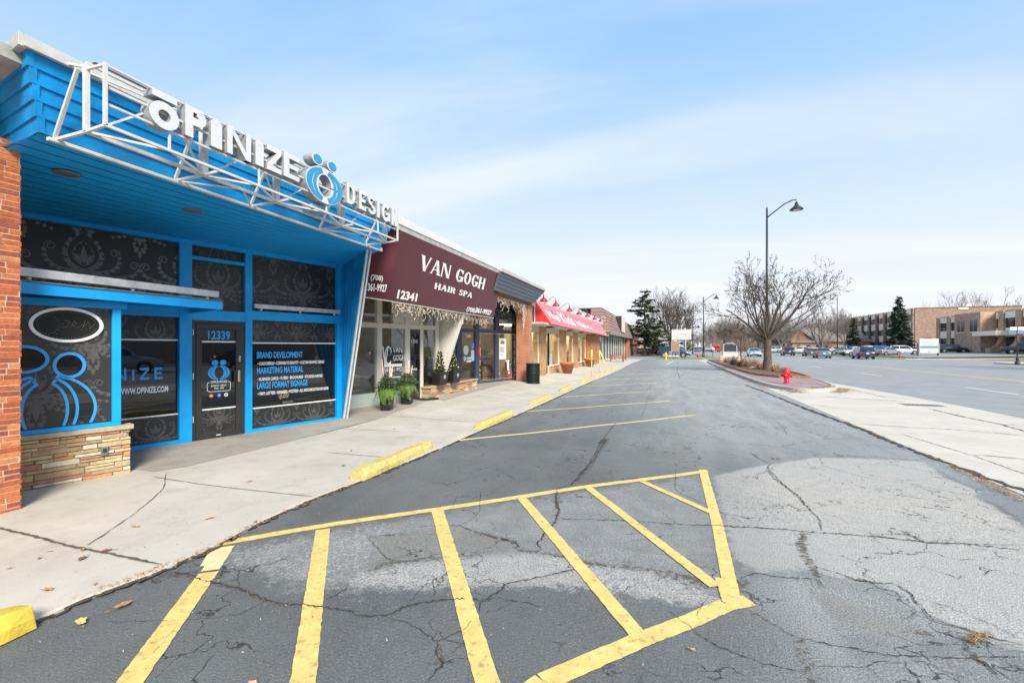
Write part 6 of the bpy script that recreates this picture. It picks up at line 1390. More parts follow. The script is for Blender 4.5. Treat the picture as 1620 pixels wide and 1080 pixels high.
for s_, uL, uR, z0, z1, sh in (('Village', 864, 882, .42, .92, 0), ('Kids', 886, 906, .30, 1.15, 0), ('Independent', 911, 937, .36, .95, 0), ('Boutique', 940, 953, .36, .80, 0)):
    xa, xb = YX(uL, -5.72) - Yn, YX(uR, -5.72) - Yn
    text(ra, 'lettering', s_, xa, z0, -.02, z1 - z0, CANW, fitw=xb - xa, bold=.003, M=RI @ FM2)
RLM = mat('red_enamel', (0.30, 0.015, 0.03), .3, coat=.3)
gl_ = None
for k, (u, v) in enumerate(((860, 469), (879.5, 485), (901, 493), (916, 500), (929.5, 504), (940.5, 508), (950, 512))):
    Y = YX(u, -5.55)
    if gl_ is None:
        gl_ = thing('gooseneck_lamp', 'x', 'lamp', (-5.55, Y, 3.85), 0, 'red gooseneck lamps above the red awning')
        MB().lathe([(.19, 0), (.20, .01), (.17, .09), (.10, .16), (.045, .19), (.04, .30), (.001, .31)], n=20).build('shade', RLM, gl_)
        MB().tube([(0, 0, .30), (-.02, 0, .42), (-.12, 0, .50), (-.26, 0, .46), (-.40, 0, .32), (-.52, 0, .22), (-.60, 0, .2)], .016, 8).build('arm', mat('grey_conduit', (.2, .2, .2), .5, .5), gl_)
        MB().lathe([(.06, 0), (.06, .02), (.001, .02)], (0, 0, 0), 12).build('wall_plate', mat('grey_conduit', (.2, .2, .2), .5, .5), gl_).location = (-.61, 0, .19)
        cur = gl_
    else:
        cur = copy_tree(gl_); cur.location = (-5.55, Y, 3.85 + (.08 if k > 3 else 0))
    cur['label'] = ['red gooseneck lamp nearest the grey clapboard fascia, first along the red awning', 'second red gooseneck lamp along the red awning from the grey fascia', 'third red gooseneck lamp along the red awning from the grey fascia', 'fourth and middle red gooseneck lamp along the red awning', 'fifth red gooseneck lamp along the red awning, third from the shingled mansard', 'sixth red gooseneck lamp along the red awning, next to last before the mansard', 'last red gooseneck lamp, against the shingled mansard end'][k]
TC = mat('terracotta', (0.36, 0.13, 0.065), .8, noise=.2, nscale=8, dirt=.15)
tp = None
for k, (x, y, lb) in enumerate(((-5.62, 27.1, 'large terracotta pot, the nearer one, below the red awning windows'), (-5.75, 36.5, 'terracotta pot beside the broad brick pier at the far end of the red awning'))):
    if tp is None:
        tp = thing('terracotta_pot', lb, 'pot', (x, y, .08), 0, 'terracotta pots under the red awning')
        MB().lathe([(.26, 0), (.40, .52), (.44, .53), (.46, .66), (.42, .67), (.38, .60)], n=26).build('body', TC, tp); MB().lathe([(.001, .58), (.38, .59)], n=20).build('soil', MULCH, tp)
    else: c_ = copy_tree(tp); c_.location = (x, y, .08); c_['label'] = lb

# ================================================================= SHOP 5 (shingled mansard)
def shingle_mat():
    m = bpy.data.materials.new('brown_shingle'); m.use_nodes = True; t = m.node_tree; b = t.nodes['Principled BSDF']; b.inputs['Roughness'].default_value = .9
    tcn = t.nodes.new('ShaderNodeTexCoord'); sp = t.nodes.new('ShaderNodeSeparateXYZ'); t.links.new(tcn.outputs['Object'], sp.inputs[0]); ad = t.nodes.new('ShaderNodeMath'); t.links.new(sp.outputs[0], ad.inputs[0]); t.links.new(sp.outputs[1], ad.inputs[1]); cb_ = t.nodes.new('ShaderNodeCombineXYZ'); t.links.new(ad.outputs[0], cb_.inputs[0]); t.links.new(sp.outputs[2], cb_.inputs[1])
    br = t.nodes.new('ShaderNodeTexBrick'); t.links.new(cb_.outputs[0], br.inputs['Vector']); br.inputs['Color1'].default_value = (.34, .20, .17, 1); br.inputs['Color2'].default_value = (.22, .135, .125, 1); br.inputs['Mortar'].default_value = (.05, .03, .03, 1); br.inputs['Scale'].default_value = 1; br.inputs['Brick Width'].default_value = 1.7; br.inputs['Row Height'].default_value = .38; br.inputs['Mortar Size'].default_value = .022; t.links.new(br.outputs[0], b.inputs['Base Color']); return m
SHG = shingle_mat()
shop5 = thing('mansard_shop_row', 'low shop row with a brown shingled mansard roof beyond the red awning', 'building', (-6.5, 48, .05), R(90))
YE = 90.0
mb = MB(); N_ = 7
def mans(mb, Y0_, Y1_, xb, zb, xt, zt, xback):
    for i in range(N_):
        a, b_ = i / N_, (i + 1) / N_; x0, x1 = xb + (xt - xb) * a + .05, xb + (xt - xb) * b_; z0, z1 = zb + (zt - zb) * a, zb + (zt - zb) * b_ + .02; e0, e1 = (1 - a) * .9, (1 - b_) * .9
        mb.hexa([(xback, Y0_ + .9 - e0 - .04, z0), (x0, Y0_ + .9 - e0 - .04, z0), (x0, Y1_, z0), (xback, Y1_, z0), (xback, Y0_ + .9 - e1, z1), (x1, Y0_ + .9 - e1, z1), (x1, Y1_, z1), (xback, Y1_, z1)])
mans(mb, 48.2, YE, -5.45, 3.25, -6.4, 5.75, -7.6); mb.build('mansard', SHG, shop5, world=True)
mb = MB(); mans(mb, 49.6, YE, -7.5, 3.4, -7.7, 5.75, -8.9); mb.build('mansard', SHG, shop5, world=True)
MB().box(-11, -5.6, 48.5, YE, 3.12, 3.25).build('soffit', TAN, shop5, world=True); MB().box(-5.55, -5.47, 48.4, YE, 3.1, 3.3).build('gutter', mat('pale_gutter', (.45, .42, .36), .6), shop5, world=True)
MB().box(-8.9, -6.45, 49.1, YE - .2, 5.74, 5.86).build('roof_cap', mat('brown_metal_cap', (.12, .07, .06), .6), shop5, world=True)
MB().box(-12, -8.5, 46, 52, 4.9, 5.25).build('rear_roof', mat('dark_brown_roof', (.10, .09, .085), .8), shop5, world=True)
MB().box(-9, -6.52, 45.5, 78, 0, 3.2).build('wall', mat('teal_dim_wall', (0.15, 0.19, 0.19), .6), shop5, world=True)
X5 = -6.5; BRN = mat('dark_brown_post', (0.06, 0.03, 0.02), .6); TEAL = mat('pale_teal_glass', (0.33, 0.42, 0.42), .08, spec=.8)
y5 = [45.6 + 2.7 * k for k in range(12)]
for k, y in enumerate(y5):
    MB().box(-6.5, -6.42, y + .15, y + 2.5, .35, 3.0).build('window', TEAL, shop5, world=True)
    MB().box(-6.5, -6.38, y - .1, y + .15, .05, 3.1).build('brown_post', BRN, shop5, world=True)
    MB().box(-6.48, -6.39, y + 1.25, y + 1.33, .35, 3.0).build('mullion', CRF, shop5, world=True)
    MB().box(-6.48, -6.38, y + .15, y + 2.5, .05, .35).build('kick_panel', CREAM, shop5, world=True)
MB().box(-9, -5.9, 78, YE - .5, 0, 3.15).build('brick_end', BRM, shop5, world=True)
MB().box(-5.9, -5.88, 83.5, 84.6, .05, 2.2).build('door', BRN, shop5, world=True)
s5 = thing('projecting_sign', 'pale board sign with a dark frame standing on the brown shingled mansard', 'sign', (-5.6, 61, 3.6))
MB().box(-.6, .14, 0, .25, 0, 2.1).build('frame', BLK, s5); MB().box(-.5, .16, -.02, 5.5, .1, 2.0).v
MB().box(.0, .2, .25, 5.0, .05, 2.05).build('board', mat('cream_signboard', (.62, .58, .47), .6), s5)
# neighbouring low brick buildings at the end of the row
for (x0, x1, y0, y1, h, lb, c_) in ((-12, -6, 100, 112, 4.0, 'low red brick house beyond the mansard row', BRM), (-9, -2.5, 128, 140, 2.6, 'low orange brick garage behind the tall conifer', LBR)):
    b_ = thing('brick_house', lb, 'house', ((x0 + x1) / 2, (y0 + y1) / 2, -.1)); w_, d_ = (x1 - x0) / 2, (y1 - y0) / 2
    MB().box(-w_, w_, -d_, d_, 0, h).build('wall', c_, b_); MB().add([(-w_ - .4, -d_ - .4, h), (w_ + .4, -d_ - .4, h), (w_ + .4, d_ + .4, h), (-w_ - .4, d_ + .4, h), (-w_ * .2, 0, h + 2.4), (w_ * .2, 0, h + 2.4)], [(0, 1, 5, 4), (1, 2, 5), (2, 3, 4, 5), (3, 0, 4), (0, 3, 2, 1)]).build('roof', mat('grey_shingle', (.22, .20, .18), .9, noise=.2, nscale=2), b_)
    for k in range(2): MB().box(-w_ * .6 + k * w_ * .8, -w_ * .6 + k * w_ * .8 + 1.2, -d_ - .03, -d_ + .02, 1.0, 2.2).build('window', TEAL, b_)
wh = thing('white_gabled_house', 'pale house with a steep grey roof seen behind the tall conifer', 'house', (-5.5, 150, -.1))
MB().box(-6, 6, -4, 4, 0, 4).build('wall', mat('pale_siding', (.6, .58, .52), .8), wh); MB().add([(-6.4, -4.4, 4), (6.4, -4.4, 4), (6.4, 4.4, 4), (-6.4, 4.4, 4), (-6.4, 0, 8), (6.4, 0, 8)], [(0, 1, 5, 4), (1, 2, 5), (2, 3, 4, 5), (3, 0, 4), (0, 3, 2, 1)]).build('roof', MATS['grey_shingle'], wh)
# picnic tables
RW = mat('red_stained_wood', (0.26, 0.075, 0.035), .7, noise=.2, nscale=6)
pt = thing('picnic_table', 'red stained wooden picnic table, the nearer of the two on the sidewalk', 'picnic table', (-5.0, 50.3, .05), R(8), 'picnic tables on the sidewalk')
mb = MB(); [mb.box(-.9, .9, -.38 + k * .155, -.24 + k * .155, .72, .76) for k in range(5)]; mb.build('table_top', RW, pt)
for s_ in (-1, 1):
    mb = MB(); [mb.box(-.9, .9, s_ * .72 - .13 + k * .135, s_ * .72 - .005 + k * .135, .42, .46) for k in range(2)]; mb.build('bench_seat', RW, pt)
for x in (-.65, .65):
    for s_ in (-1, 1): MB().bar((x, s_ * .7, 0), (x, s_ * .22, .72), .09, h=.04).build('leg', RW, pt)
    MB().box(x - .06, x - .02, -.85, .85, .34, .42).build('crossbeam', RW, pt)
c_ = copy_tree(pt); c_.location = (-5.3, 57.5, .05); c_['label'] = 'red stained wooden picnic table, the farther one near the brick end wall'
# ================================================================= LOT FURNITURE
YB_ = mat('yellow_block_paint', (0.58, 0.45, 0.15), .8, noise=.28, nscale=11, dirt=.9, bump=.6, bscale=40)
def block(label, y0, L_=1.85, x=-3.66, yaw=0.0, seed=0):
    r = random.Random(seed); o = MB(); n = 12; prof = [(-.11, 0), (-.115, .075), (-.07, .135), (.055, .14), (.105, .07), (.11, 0)]; vs = []
    for i in range(n + 1):
        t = i / n; e = (.82 if i in (0, n) else 1); yy = t * L_ + (.03 if i == 0 else -.03 if i == n else 0)
        for a, b_ in prof: vs.append((a * e + r.uniform(-.005, .005), yy + r.uniform(-.008, .008), b_ * (e if i not in (0, n) else .86) + (r.uniform(-.006, .006) if b_ else 0)))
    m_ = len(prof); fs = [(i * m_ + k, i * m_ + k + 1, (i + 1) * m_ + k + 1, (i + 1) * m_ + k) for i in range(n) for k in range(m_ - 1)] + [tuple(range(m_))[::-1], tuple(n * m_ + k for k in range(m_))]
    o.add(vs, fs); ob = o.build('parking_block', YB_, bevel=.008); ob.location = (x, y0, .008); ob.rotation_euler = (0, 0, yaw)
    return tag(ob, label, 'parking block', 'yellow parking blocks along the sidewalk edge')
block('bright yellow concrete parking block at the lower left corner', -.15, 1.86, -3.68, 0, 1).data.materials[0] = mat('fresh_yellow_block', (0.66, 0.50, 0.06), .6, noise=.12, nscale=5, dirt=.3, bump=.4, bscale=40)
block('chipped yellow parking block below the end of the blue shop, second from the camera', 4.78, 2.0, -3.70, .02, 2)
names = ['third', 'fourth', 'fifth', 'sixth', 'seventh', 'eighth', 'ninth']
for k, (u0, u1) in enumerate(((757, 820), (842, 878), (889, 915), (920.5, 938.5), (941.7, 959), (959, 970), (970, 980))):
    y0, y1 = YX(u0, -3.62), YX(u1, -3.62); block('weathered yellow parking block, %s from the camera along the sidewalk' % names[k], y0, min(2.0, max(1.5, y1 - y0)), -3.63, .01 * (k % 3 - 1), 3 + k)
YP = mat('yellow_post_paint', (0.80, 0.60, 0.10), .5, noise=.1, nscale=6, dirt=.15)
def ypost(label, x, y, h, lean=(0, 0)):
    t = thing('yellow_post', label, 'post', (x, y, .02)); MB().tube([(0, 0, 0), (lean[0] * h, lean[1] * h, h)], .025, 10).build('pole', YP, t)
    MB().tube([(lean[0] * h * .62, lean[1] * h * .62, h * .6), (lean[0] * h, lean[1] * h, h + .003)], .042, 10).build('sleeve', YP, t); MB().lathe([(.09, 0), (.09, .012), (.03, .02)], n=14).build('base_plate', YP, t)
ypost('upright yellow post with a thick sleeve, nearest of the three at the sidewalk edge', -3.72, YX(936, -3.72), 1.5)
ypost('upright yellow post standing left of the leaning one', -3.78, YX(948.5, -3.78), 1.45)
ypost('leaning yellow post at the sidewalk edge', -3.6, YX(962.6, -3.6), 1.4, (-.42, .1))

# hydrants
def hydrant(label, x, y, z, s_, m, rz=0, nm='fire_hydrant'):
    t = thing(nm, label, 'hydrant', (x, y, z), rz); t.scale = (s_, s_, s_)
    MB().lathe([(.15, 0), (.15, .05), (.11, .06), (.11, .46), (.15, .48), (.15, .52), (.125, .53), (.12, .60), (.09, .68), (.035, .73), (.03, .76), (.001, .77)], n=20).build('barrel', m, t)
    for a, rr_, l in ((0, .06, .2), (180, .06, .2), (-90, .085, .22)):
        d = Vector((math.cos(R(a)), math.sin(R(a)), 0)); p = Vector((0, 0, .38)); q = MB(); q.tube([p + d * .08, p + d * l], rr_, 12); q.tube([p + d * l, p + d * (l + .04)], rr_ * 1.25, 8); q.build('nozzle', m, t)
    mb = MB(); 
    for k in range(8): a = k * math.pi / 4; mb.lathe([(.018, 0), (.018, .03), (.001, .035)], (.135 * math.cos(a), .135 * math.sin(a), .52), 6)
    mb.build('bolts', m, t); return t
REDH = mat('red_hydrant_paint', (0.70, 0.012, 0.02), .4, noise=.1, nscale=6)
hx, hy = G(1244.5, 606.5, .115); hydrant('bright red fire hydrant on the brick paving of the island', hx, hy, .115, .90, REDH, R(-25))
sp = MB(); sp.add([(hx + math.cos(a) * (.5 + .25 * math.sin(3 * a)), hy + math.sin(a) * (1.1 + .3 * math.cos(2 * a)), .1172) for a in np.linspace(0, 6.1, 20)], [tuple(range(20))]); struct(sp.build('faded_red_overspray', brick_mat('oversprayed_paver', (0.36, 0.16, 0.155), (0.42, 0.2, 0.19), (0.26, 0.15, 0.14), .2, .1, .008, bump=.2)))
hydrant('yellow fire hydrant beside the blue news boxes under the pylon sign', *G(1053.5, 569, .02), .02, 1.25, mat('yellow_hydrant_paint', (0.75, 0.50, 0.03), .5, noise=.1))
hydrant('faded red hydrant on the verge between the news boxes and the lamp post', *G(1104.5, 567.5, .02), .02, .95, mat('faded_red_paint', (0.45, 0.08, 0.07), .6, noise=.1))
hydrant('orange red hydrant on the far grass verge behind the patrol car', 32.3, 80.7, -.02, .75, mat('orange_red_paint', (0.75, 0.10, 0.04), .5, noise=.1))

# ================================================================= TREES
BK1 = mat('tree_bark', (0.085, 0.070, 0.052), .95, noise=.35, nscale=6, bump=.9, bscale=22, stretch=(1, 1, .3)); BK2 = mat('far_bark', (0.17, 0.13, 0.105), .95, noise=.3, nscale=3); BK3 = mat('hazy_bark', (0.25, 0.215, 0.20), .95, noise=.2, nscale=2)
def limb(T, B, p, d, L_, r, depth, rr, up=.12, wob=.22, kids=4, thr=.035, tips=None, fork=.62, minr=.0045):
    n = 5 if depth > 1 else 4; pts = [p.copy()]; rs = [r]; d = d.normalized()
    for i in range(n):
        d = (d + Vector((rr.uniform(-wob, wob), rr.uniform(-wob, wob), rr.uniform(-wob, wob) + up))).normalized(); p = p + d * L_ / n; pts.append(p.copy()); rs.append(max(minr, r * (1 - .62 * (i + 1) / n)))
    (T if r > thr else B).tube(pts, rs, 7 if r > .06 else (5 if r > .02 else 3), caps=False)
    if tips is not None and depth <= 1: tips += pts[2:]
    if depth <= 0: return
    for k in range(kids):
        t = (k + .6 + rr.random() * .5) / (kids + .6); t = min(.97, .25 + .75 * t); i = min(n - 1, int(t * n)); q = pts[i].lerp(pts[i + 1], t * n - i); dd = (pts[i + 1] - pts[i]).normalized()
        ax = dd.cross(Vector((rr.uniform(-1, 1), rr.uniform(-1, 1), rr.uniform(-1, 1)))).normalized(); an = R(rr.uniform(24, 52)); nd = (dd * math.cos(an) + ax * math.sin(an))
        limb(T, B, q, nd, L_ * fork * rr.uniform(.75, 1.15), max(minr, rs[i] * .62), depth - 1, rr, up, wob, kids if depth > 2 else max(2, kids - 1), thr, tips, fork, minr)
def bare_tree(name, label, loc, trunk_h, r0, mains, depth, seed, mt=BK1, up=.12, kids=4, group=None, minr=.0045, tips=None, cat='tree', wob=.2, lean=(0, 0), fork=.62):
    t = thing(name, label, cat, loc, 0, group); rr = random.Random(seed); T = MB(); B = MB()
    top = Vector((lean[0], lean[1], trunk_h)); pts = [Vector((0, 0, -.1)), Vector((0, 0, .12)), Vector((.02, .01, trunk_h * .4)) + top * .0, top * .75, top]
    T.tube(pts, [r0 * 1.45, r0 * 1.15, r0 * .95, r0 * .88, r0 * .95], 12, caps=False)
    for (az, el, L_, rf, z0) in mains:
        d = Vector((math.cos(R(az)) * math.cos(R(el)), math.sin(R(az)) * math.cos(R(el)), math.sin(R(el)))); limb(T, B, top * z0, d, L_, r0 * rf, depth, rr, up, wob, kids, .03, tips, fork, minr)
    T.build('trunk', mt, t); B.build('branches', mt, t); return t
# the big tree of the island
tips = []
rt = random.Random(2)
M_ = [(184, 30, 4.1, .5, 1), (172, 52, 4.2, .5, 1), (205, 44, 3.8, .45, .97), (120, 58, 3.9, .45, 1), (85, 76, 4.4, .55, 1), (50, 68, 4.3, .5, 1), (5, 55, 4.6, .55, 1), (-3, 36, 5.0, .55, 1), (-22, 44, 4.4, .45, .97), (10, 22, 4.0, .38, .95), (-75, 60, 4.0, .45, 1), (-110, 40, 3.4, .4, .96), (95, 38, 3.6, .4, .95), (250, 72, 4.2, .45, 1), (168, 18, 2.8, .3, .9)]
M_old = [(178, 42, 3.4, .48, 1), (200, 28, 3.2, .38, .95), (150, 62, 3.3, .45, 1), (95, 70, 3.8, .50, 1), (20, 62, 4.0, .5, 1), (0, 40, 3.9, .5, 1), (-12, 24, 3.4, .36, .97), (45, 48, 3.9, .4, .93), (-8, 33, 4.4, .42, .98), (12, 47, 4.6, .44, 1), (-60, 50, 3.2, .4, 1), (230, 55, 3.2, .4, .97), (110, 38, 2.9, .36, .9), (-100, 66, 3.2, .38, 1), (165, 16, 2.2, .25, .9), (-30, 75, 3.9, .4, 1), (10, 12, 2.0, .2, .93)]
bx0, by0 = G(1214, 585, .19)
big = bare_tree('bare_tree', 'large vase shaped bare tree with clinging seed pods in the mulch bed of the island', (bx0, by0, .17), 1.95, .25, [(a, e, l * .78, f * .66, z) for a, e, l, f, z in M_], 4, 19, BK1, .07, 3, tips=tips, fork=.60, minr=.0095, wob=.17)
mb = MB()
for p in tips:
    for _ in range(1):
        if rt.random() < .55:
            q = p + Vector([rt.uniform(-.06, .06) for _ in range(3)]); d = Vector((rt.uniform(-1, 1), rt.uniform(-1, 1), rt.uniform(-.6, 1.2))).normalized() * rt.uniform(.05, .10); u_ = d.cross(Vector((rt.uniform(-1, 1), rt.uniform(-1, 1), rt.uniform(-1, 1)))).normalized() * .022; mb.quad(q - d, q + u_, q + d, q - u_)
mb.build('seed_pods', mat('dry_seed_pod', (0.09, 0.06, 0.045), .9), big)
sx, sy = G(1172, 578, .19); yt = bare_tree('young_tree', 'young thin tree with stakes in the island bed beyond the big tree', (sx, sy, .15), 1.2, .05, [(a, e, l, .6, z) for a, e, l, z in ((0, 60, 1.5, 1), (120, 55, 1.5, 1), (200, 50, 1.4, .9), (250, 62, 1.6, 1), (60, 75, 2.1, 1), (-40, 48, 1.3, .85), (160, 80, 2.2, 1))], 3, 5, mat('reddish_bark', (0.15, 0.085, 0.07), .9), .1, 4, minr=.005)
for dx_ in (.55, .85): MB().tube([(dx_, -.5, 0), (dx_, -.5, 1.15)], .025, 6).build('stake', mat('grey_stake', (.25, .25, .25), .8), yt)
# left background trees
NG = lambda nm, a, b_: island_mat(nm, [a, b_, tuple(x * .6 for x in a), tuple((x + y) / 2 for x, y in zip(a, b_))], bump=0, nscale=1.2)
PINE = NG('pine_foliage', (0.06, 0.105, 0.045), (0.12, 0.17, 0.075)); BSP = NG('blue_spruce_foliage', (0.05, 0.095, 0.06), (0.15, 0.22, 0.15)); 
def conifer(name, label, loc, h, rad, seed, mt, z0=.04, dens=60, size=.35, droop=.25, ragged=.2, prof=lambda t: (1 - t) ** .85, layers=34, lean=0.0):
    t = thing(name, label, 'tree', loc); rr = random.Random(seed); MB().tube([(0, 0, 0), (lean * .5, 0, h * .5), (lean, 0, h * .97)], [h * .022, h * .014, .03], 8).build('trunk', BK2, t); F = MB(); Bm = MB()
    for l in range(layers):
        t_ = z0 + (1 - z0) * l / layers; nb = int(5 + 5 * (1 - t_))
        for b_ in range(nb):
            if rr.random() < ragged * .5: continue
            a = rr.uniform(0, 6.283); L_ = rad * prof(t_) * rr.uniform(1 - ragged * 1.6, 1 + ragged * .6) + .15; zc_ = h * (t_ + rr.uniform(-.012, .012)); P = [Vector((lean * t_, 0, zc_)), Vector((lean * t_ + math.cos(a) * L_ * .5, math.sin(a) * L_ * .5, zc_ - droop * L_ * .35)), Vector((lean * t_ + math.cos(a) * L_, math.sin(a) * L_, zc_ - droop * L_ * .8 + .1 * L_))]
            Bm.tube(P, [.05, .03, .01], 3, caps=False)
            for _ in range(int(dens * L_ / rad * .9) + 6):
                q = rr.random() ** .6; p = P[0].lerp(P[1], q * 2) if q < .5 else P[1].lerp(P[2], q * 2 - 1); w_ = .28 * L_ * (1.05 - q); p = p + Vector((rr.uniform(-w_, w_) * math.sin(a), rr.uniform(-w_, w_) * math.cos(a), rr.uniform(-.12, .05) * (1 + w_)))
                d = Vector((math.cos(a) + rr.uniform(-.7, .7), math.sin(a) + rr.uniform(-.7, .7), rr.uniform(-.5, .35))).normalized() * size * rr.uniform(.6, 1.3); u_ = d.cross(Vector((rr.uniform(-.3, .3), rr.uniform(-.3, .3), 1))).normalized() * size * rr.uniform(.2, .34); F.quad(p - d * .3, p + u_ + d * .3, p + d, p - u_ + d * .3)
    Bm.build('branches', BK2, t); F.build('foliage', mt, t); return t
x, y = AT(1020, 80); conifer('pine_tree', 'tall ragged dark conifer behind the end of the shop row', (x, y, -.1), 11.8, 4.7, 4, PINE, .18, 170, .46, .12, .35, lambda t: min(1, (1.05 - t) ** .55 * (.75 + .35 * math.sin(t * 19))), 26)
x, y = AT(1040, 84); conifer('pine_tree', 'low dark conifer boughs at the foot of the bare tree behind the pylon sign', (x, y, -.1), 6.8, 3.2, 14, PINE, .08, 110, .40, .2, .4, lambda t: (1 - t) ** .5, 18)
x, y = AT(1086, 95); conifer('pine_tree', 'green conifer showing right behind the pylon sign board', (x, y, -.1), 8.0, 2.4, 24, NG('mid_green_foliage', (0.07, 0.12, 0.03), (0.13, 0.19, 0.05)), .15, 34, .34, .1, .35, lambda t: (1 - t) ** .5, 18)
x, y = AT(1062, 88)
bare_tree('bare_tree', 'broad old bare tree with curving limbs behind the pylon sign', (x, y, -.1), 2.6, .36, [(a, e, l, .5, z) for a, e, l, z in ((180, 48, 5.8, 1), (150, 35, 5.4, .95), (170, 72, 6.6, 1), (10, 70, 6.6, 1), (0, 50, 5.8, 1), (20, 30, 5.6, .95), (90, 65, 6, 1), (-30, 68, 6, 1), (200, 70, 5.6, 1), (-90, 55, 5.2, 1), (-5, 20, 5, .85), (60, 50, 5, .95))], 4, 22, mat('dark_old_bark', (.10, .08, .065), .95, noise=.3, nscale=3), .14, 4, minr=.017, wob=.2, fork=.60)
# blue spruces by the offices
x, y = AT(1422.5, 100); conifer('blue_spruce', 'tall full blue spruce in front of the brick office corner', (x, y, .45), 12.4, 2.9, 5, BSP, .03, 130, .45, .35, .15, lambda t: (1 - t) ** .8, 40)
x, y = AT(1350, 128); conifer('blue_spruce', 'darker spruce at the far end of the finned brick office', (x, y, .3), 9.6, 2.3, 6, NG('dark_spruce_foliage', (0.02, 0.05, 0.04), (0.05, 0.09, 0.07)), .03, 60, .4, .35, .15, lambda t: (1 - t) ** .8, 30)
# large bare trees across the road
x, y = AT(1300, 118)
bare_tree('bare_tree', 'multi trunk bare tree in front of the brown gabled house', (x, y, -.1), 1.2, .5, [(180, 62, 7.5, .42, 1), (165, 48, 6, .3, .9), (90, 82, 8, .42, 1), (0, 78, 8.5, .42, 1), (10, 55, 7, .36, 1), (-20, 40, 6.5, .3, .9), (-90, 70, 7, .36, 1), (200, 75, 8, .36, 1)], 4, 8, BK2, .08, 3, minr=.016, wob=.14, fork=.55)
x, y = AT(1530, 125)
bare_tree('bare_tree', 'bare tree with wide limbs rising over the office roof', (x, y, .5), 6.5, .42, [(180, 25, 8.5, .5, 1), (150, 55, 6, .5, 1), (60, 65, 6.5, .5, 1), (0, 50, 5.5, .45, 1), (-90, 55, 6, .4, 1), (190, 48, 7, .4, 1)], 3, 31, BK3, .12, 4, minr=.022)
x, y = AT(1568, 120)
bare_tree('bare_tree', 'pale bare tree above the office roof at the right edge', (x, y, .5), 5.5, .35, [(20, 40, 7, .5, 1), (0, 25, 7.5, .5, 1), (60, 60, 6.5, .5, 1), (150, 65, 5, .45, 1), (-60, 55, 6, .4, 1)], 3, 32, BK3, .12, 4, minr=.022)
# tree line: three kinds repeated
protos = []
for k in range(4):
    tr = random.Random(60 + k); m_ = [(tr.uniform(0, 360), tr.uniform(42, 82), tr.uniform(4.0, 6.5), tr.uniform(.4, .55), tr.uniform(.8, 1)) for _ in range(8)]
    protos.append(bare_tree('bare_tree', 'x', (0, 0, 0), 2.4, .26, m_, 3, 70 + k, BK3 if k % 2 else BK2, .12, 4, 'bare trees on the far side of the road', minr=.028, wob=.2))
tl = []
rt = random.Random(77)
for u in np.arange(1124, 1360, 4.4): tl.append((u + rt.uniform(-2, 2), rt.uniform(150, 230), rt.uniform(.8, 1.25)))
for u in np.arange(1090, 1130, 7): tl.append((u, rt.uniform(260, 420), rt.uniform(.9, 1.2)))
for u in np.arange(1005, 1060, 9): tl.append((u, rt.uniform(150, 190), rt.uniform(.6, .9)))
for u, D_, s_ in ((1235, 130, 1.05), (1250, 138, .9), (1325, 145, 1.15), (1338, 135, 1.0), (1200, 165, .9), (1145, 190, 1.2)): tl.append((u, D_, s_))
for k, (u, D_, s_) in enumerate(tl):
    x, y = AT(u, D_); o = protos[k % 4] if k < 4 else copy_tree(protos[k % 4]); o.location = (x, y, -.15); o.scale = (s_, s_, s_ * rt.uniform(.85, 1.1)); o.rotation_euler = (0, 0, rt.uniform(0, 6.28))
    o['label'] = 'hazy bare tree in the tree line across the road' if u > 1085 else 'bare tree behind the end of the shop row'
# brushy understory of the far wood
mb = MB(); rr_ = random.Random(5)
for _ in range(9000):
    u = rr_.uniform(1115, 1370); D_ = rr_.uniform(170, 260); x, y = AT(u, D_); h = rr_.uniform(.5, 5.5); a = rr_.uniform(-.5, .5); mb.quad((x, y, 0), (x + .10, y, 0), (x + a + .04, y, h), (x + a, y, h))
o = mb.build('far_brush', island_mat('brush_twigs', [(0.17, 0.13, 0.10), (0.22, 0.18, 0.14), (0.12, 0.11, 0.08), (0.26, 0.22, 0.18)], bump=0)); tag(o, 'hazy brown brush filling the far tree line', 'brush', None, 'stuff')
mb = MB()
for _ in range(1500):
    u = rr_.uniform(1002, 1050); D_ = rr_.uniform(96, 100); x, y = AT(u, D_); h = rr_.uniform(.3, 1.5); a = rr_.uniform(-.4, .4); mb.quad((x, y, 0), (x + .07, y, 0), (x + a + .03, y, h), (x + a, y, h))
o = mb.build('hedge_brush', MATS['brush_twigs']); tag(o, 'low brown brush at the foot of the tall conifer', 'brush', None, 'stuff')

# island plants
STRAW = island_mat('straw_grass', [(0.42, 0.28, 0.12), (0.5, 0.36, 0.18), (0.32, 0.2, 0.08), (0.38, 0.27, 0.14)], bump=0); SHR = NG('low_evergreen', (0.04, 0.06, 0.03), (0.09, 0.11, 0.06))
def tuft(label, u, v, s_, seed, m=STRAW, cat='ornamental grass', nm='ornamental_grass', n=230, grp='straw grass clumps in the island bed'):
    x, y = G(u, v, .19); mb = MB(); rr = random.Random(seed)
    for _ in range(n):
        a = rr.uniform(0, 6.28); b0 = rr.uniform(0, .16) * s_; L_ = rr.uniform(.25, .85) * s_ * rr.uniform(.6, 1.1); ln = rr.uniform(.2, 1.25); P0 = Vector((b0 * math.cos(a), b0 * math.sin(a), 0)); P1 = P0 + Vector((math.cos(a) * L_ * ln * .4, math.sin(a) * L_ * ln * .4, L_ * (.75 - .25 * ln))); P2 = P0 + Vector((math.cos(a) * L_ * ln, math.sin(a) * L_ * ln, L_ * (1 - ln * .72))); w_ = Vector((-math.sin(a), math.cos(a), 0)) * .011
        mb.add([P0 - w_, P0 + w_, P1 + w_, P1 - w_, P2], [(0, 1, 2, 3), (3, 2, 4)])
    o = mb.build(nm, m); o.location = (x, y, .17); return tag(o, label, cat, grp)
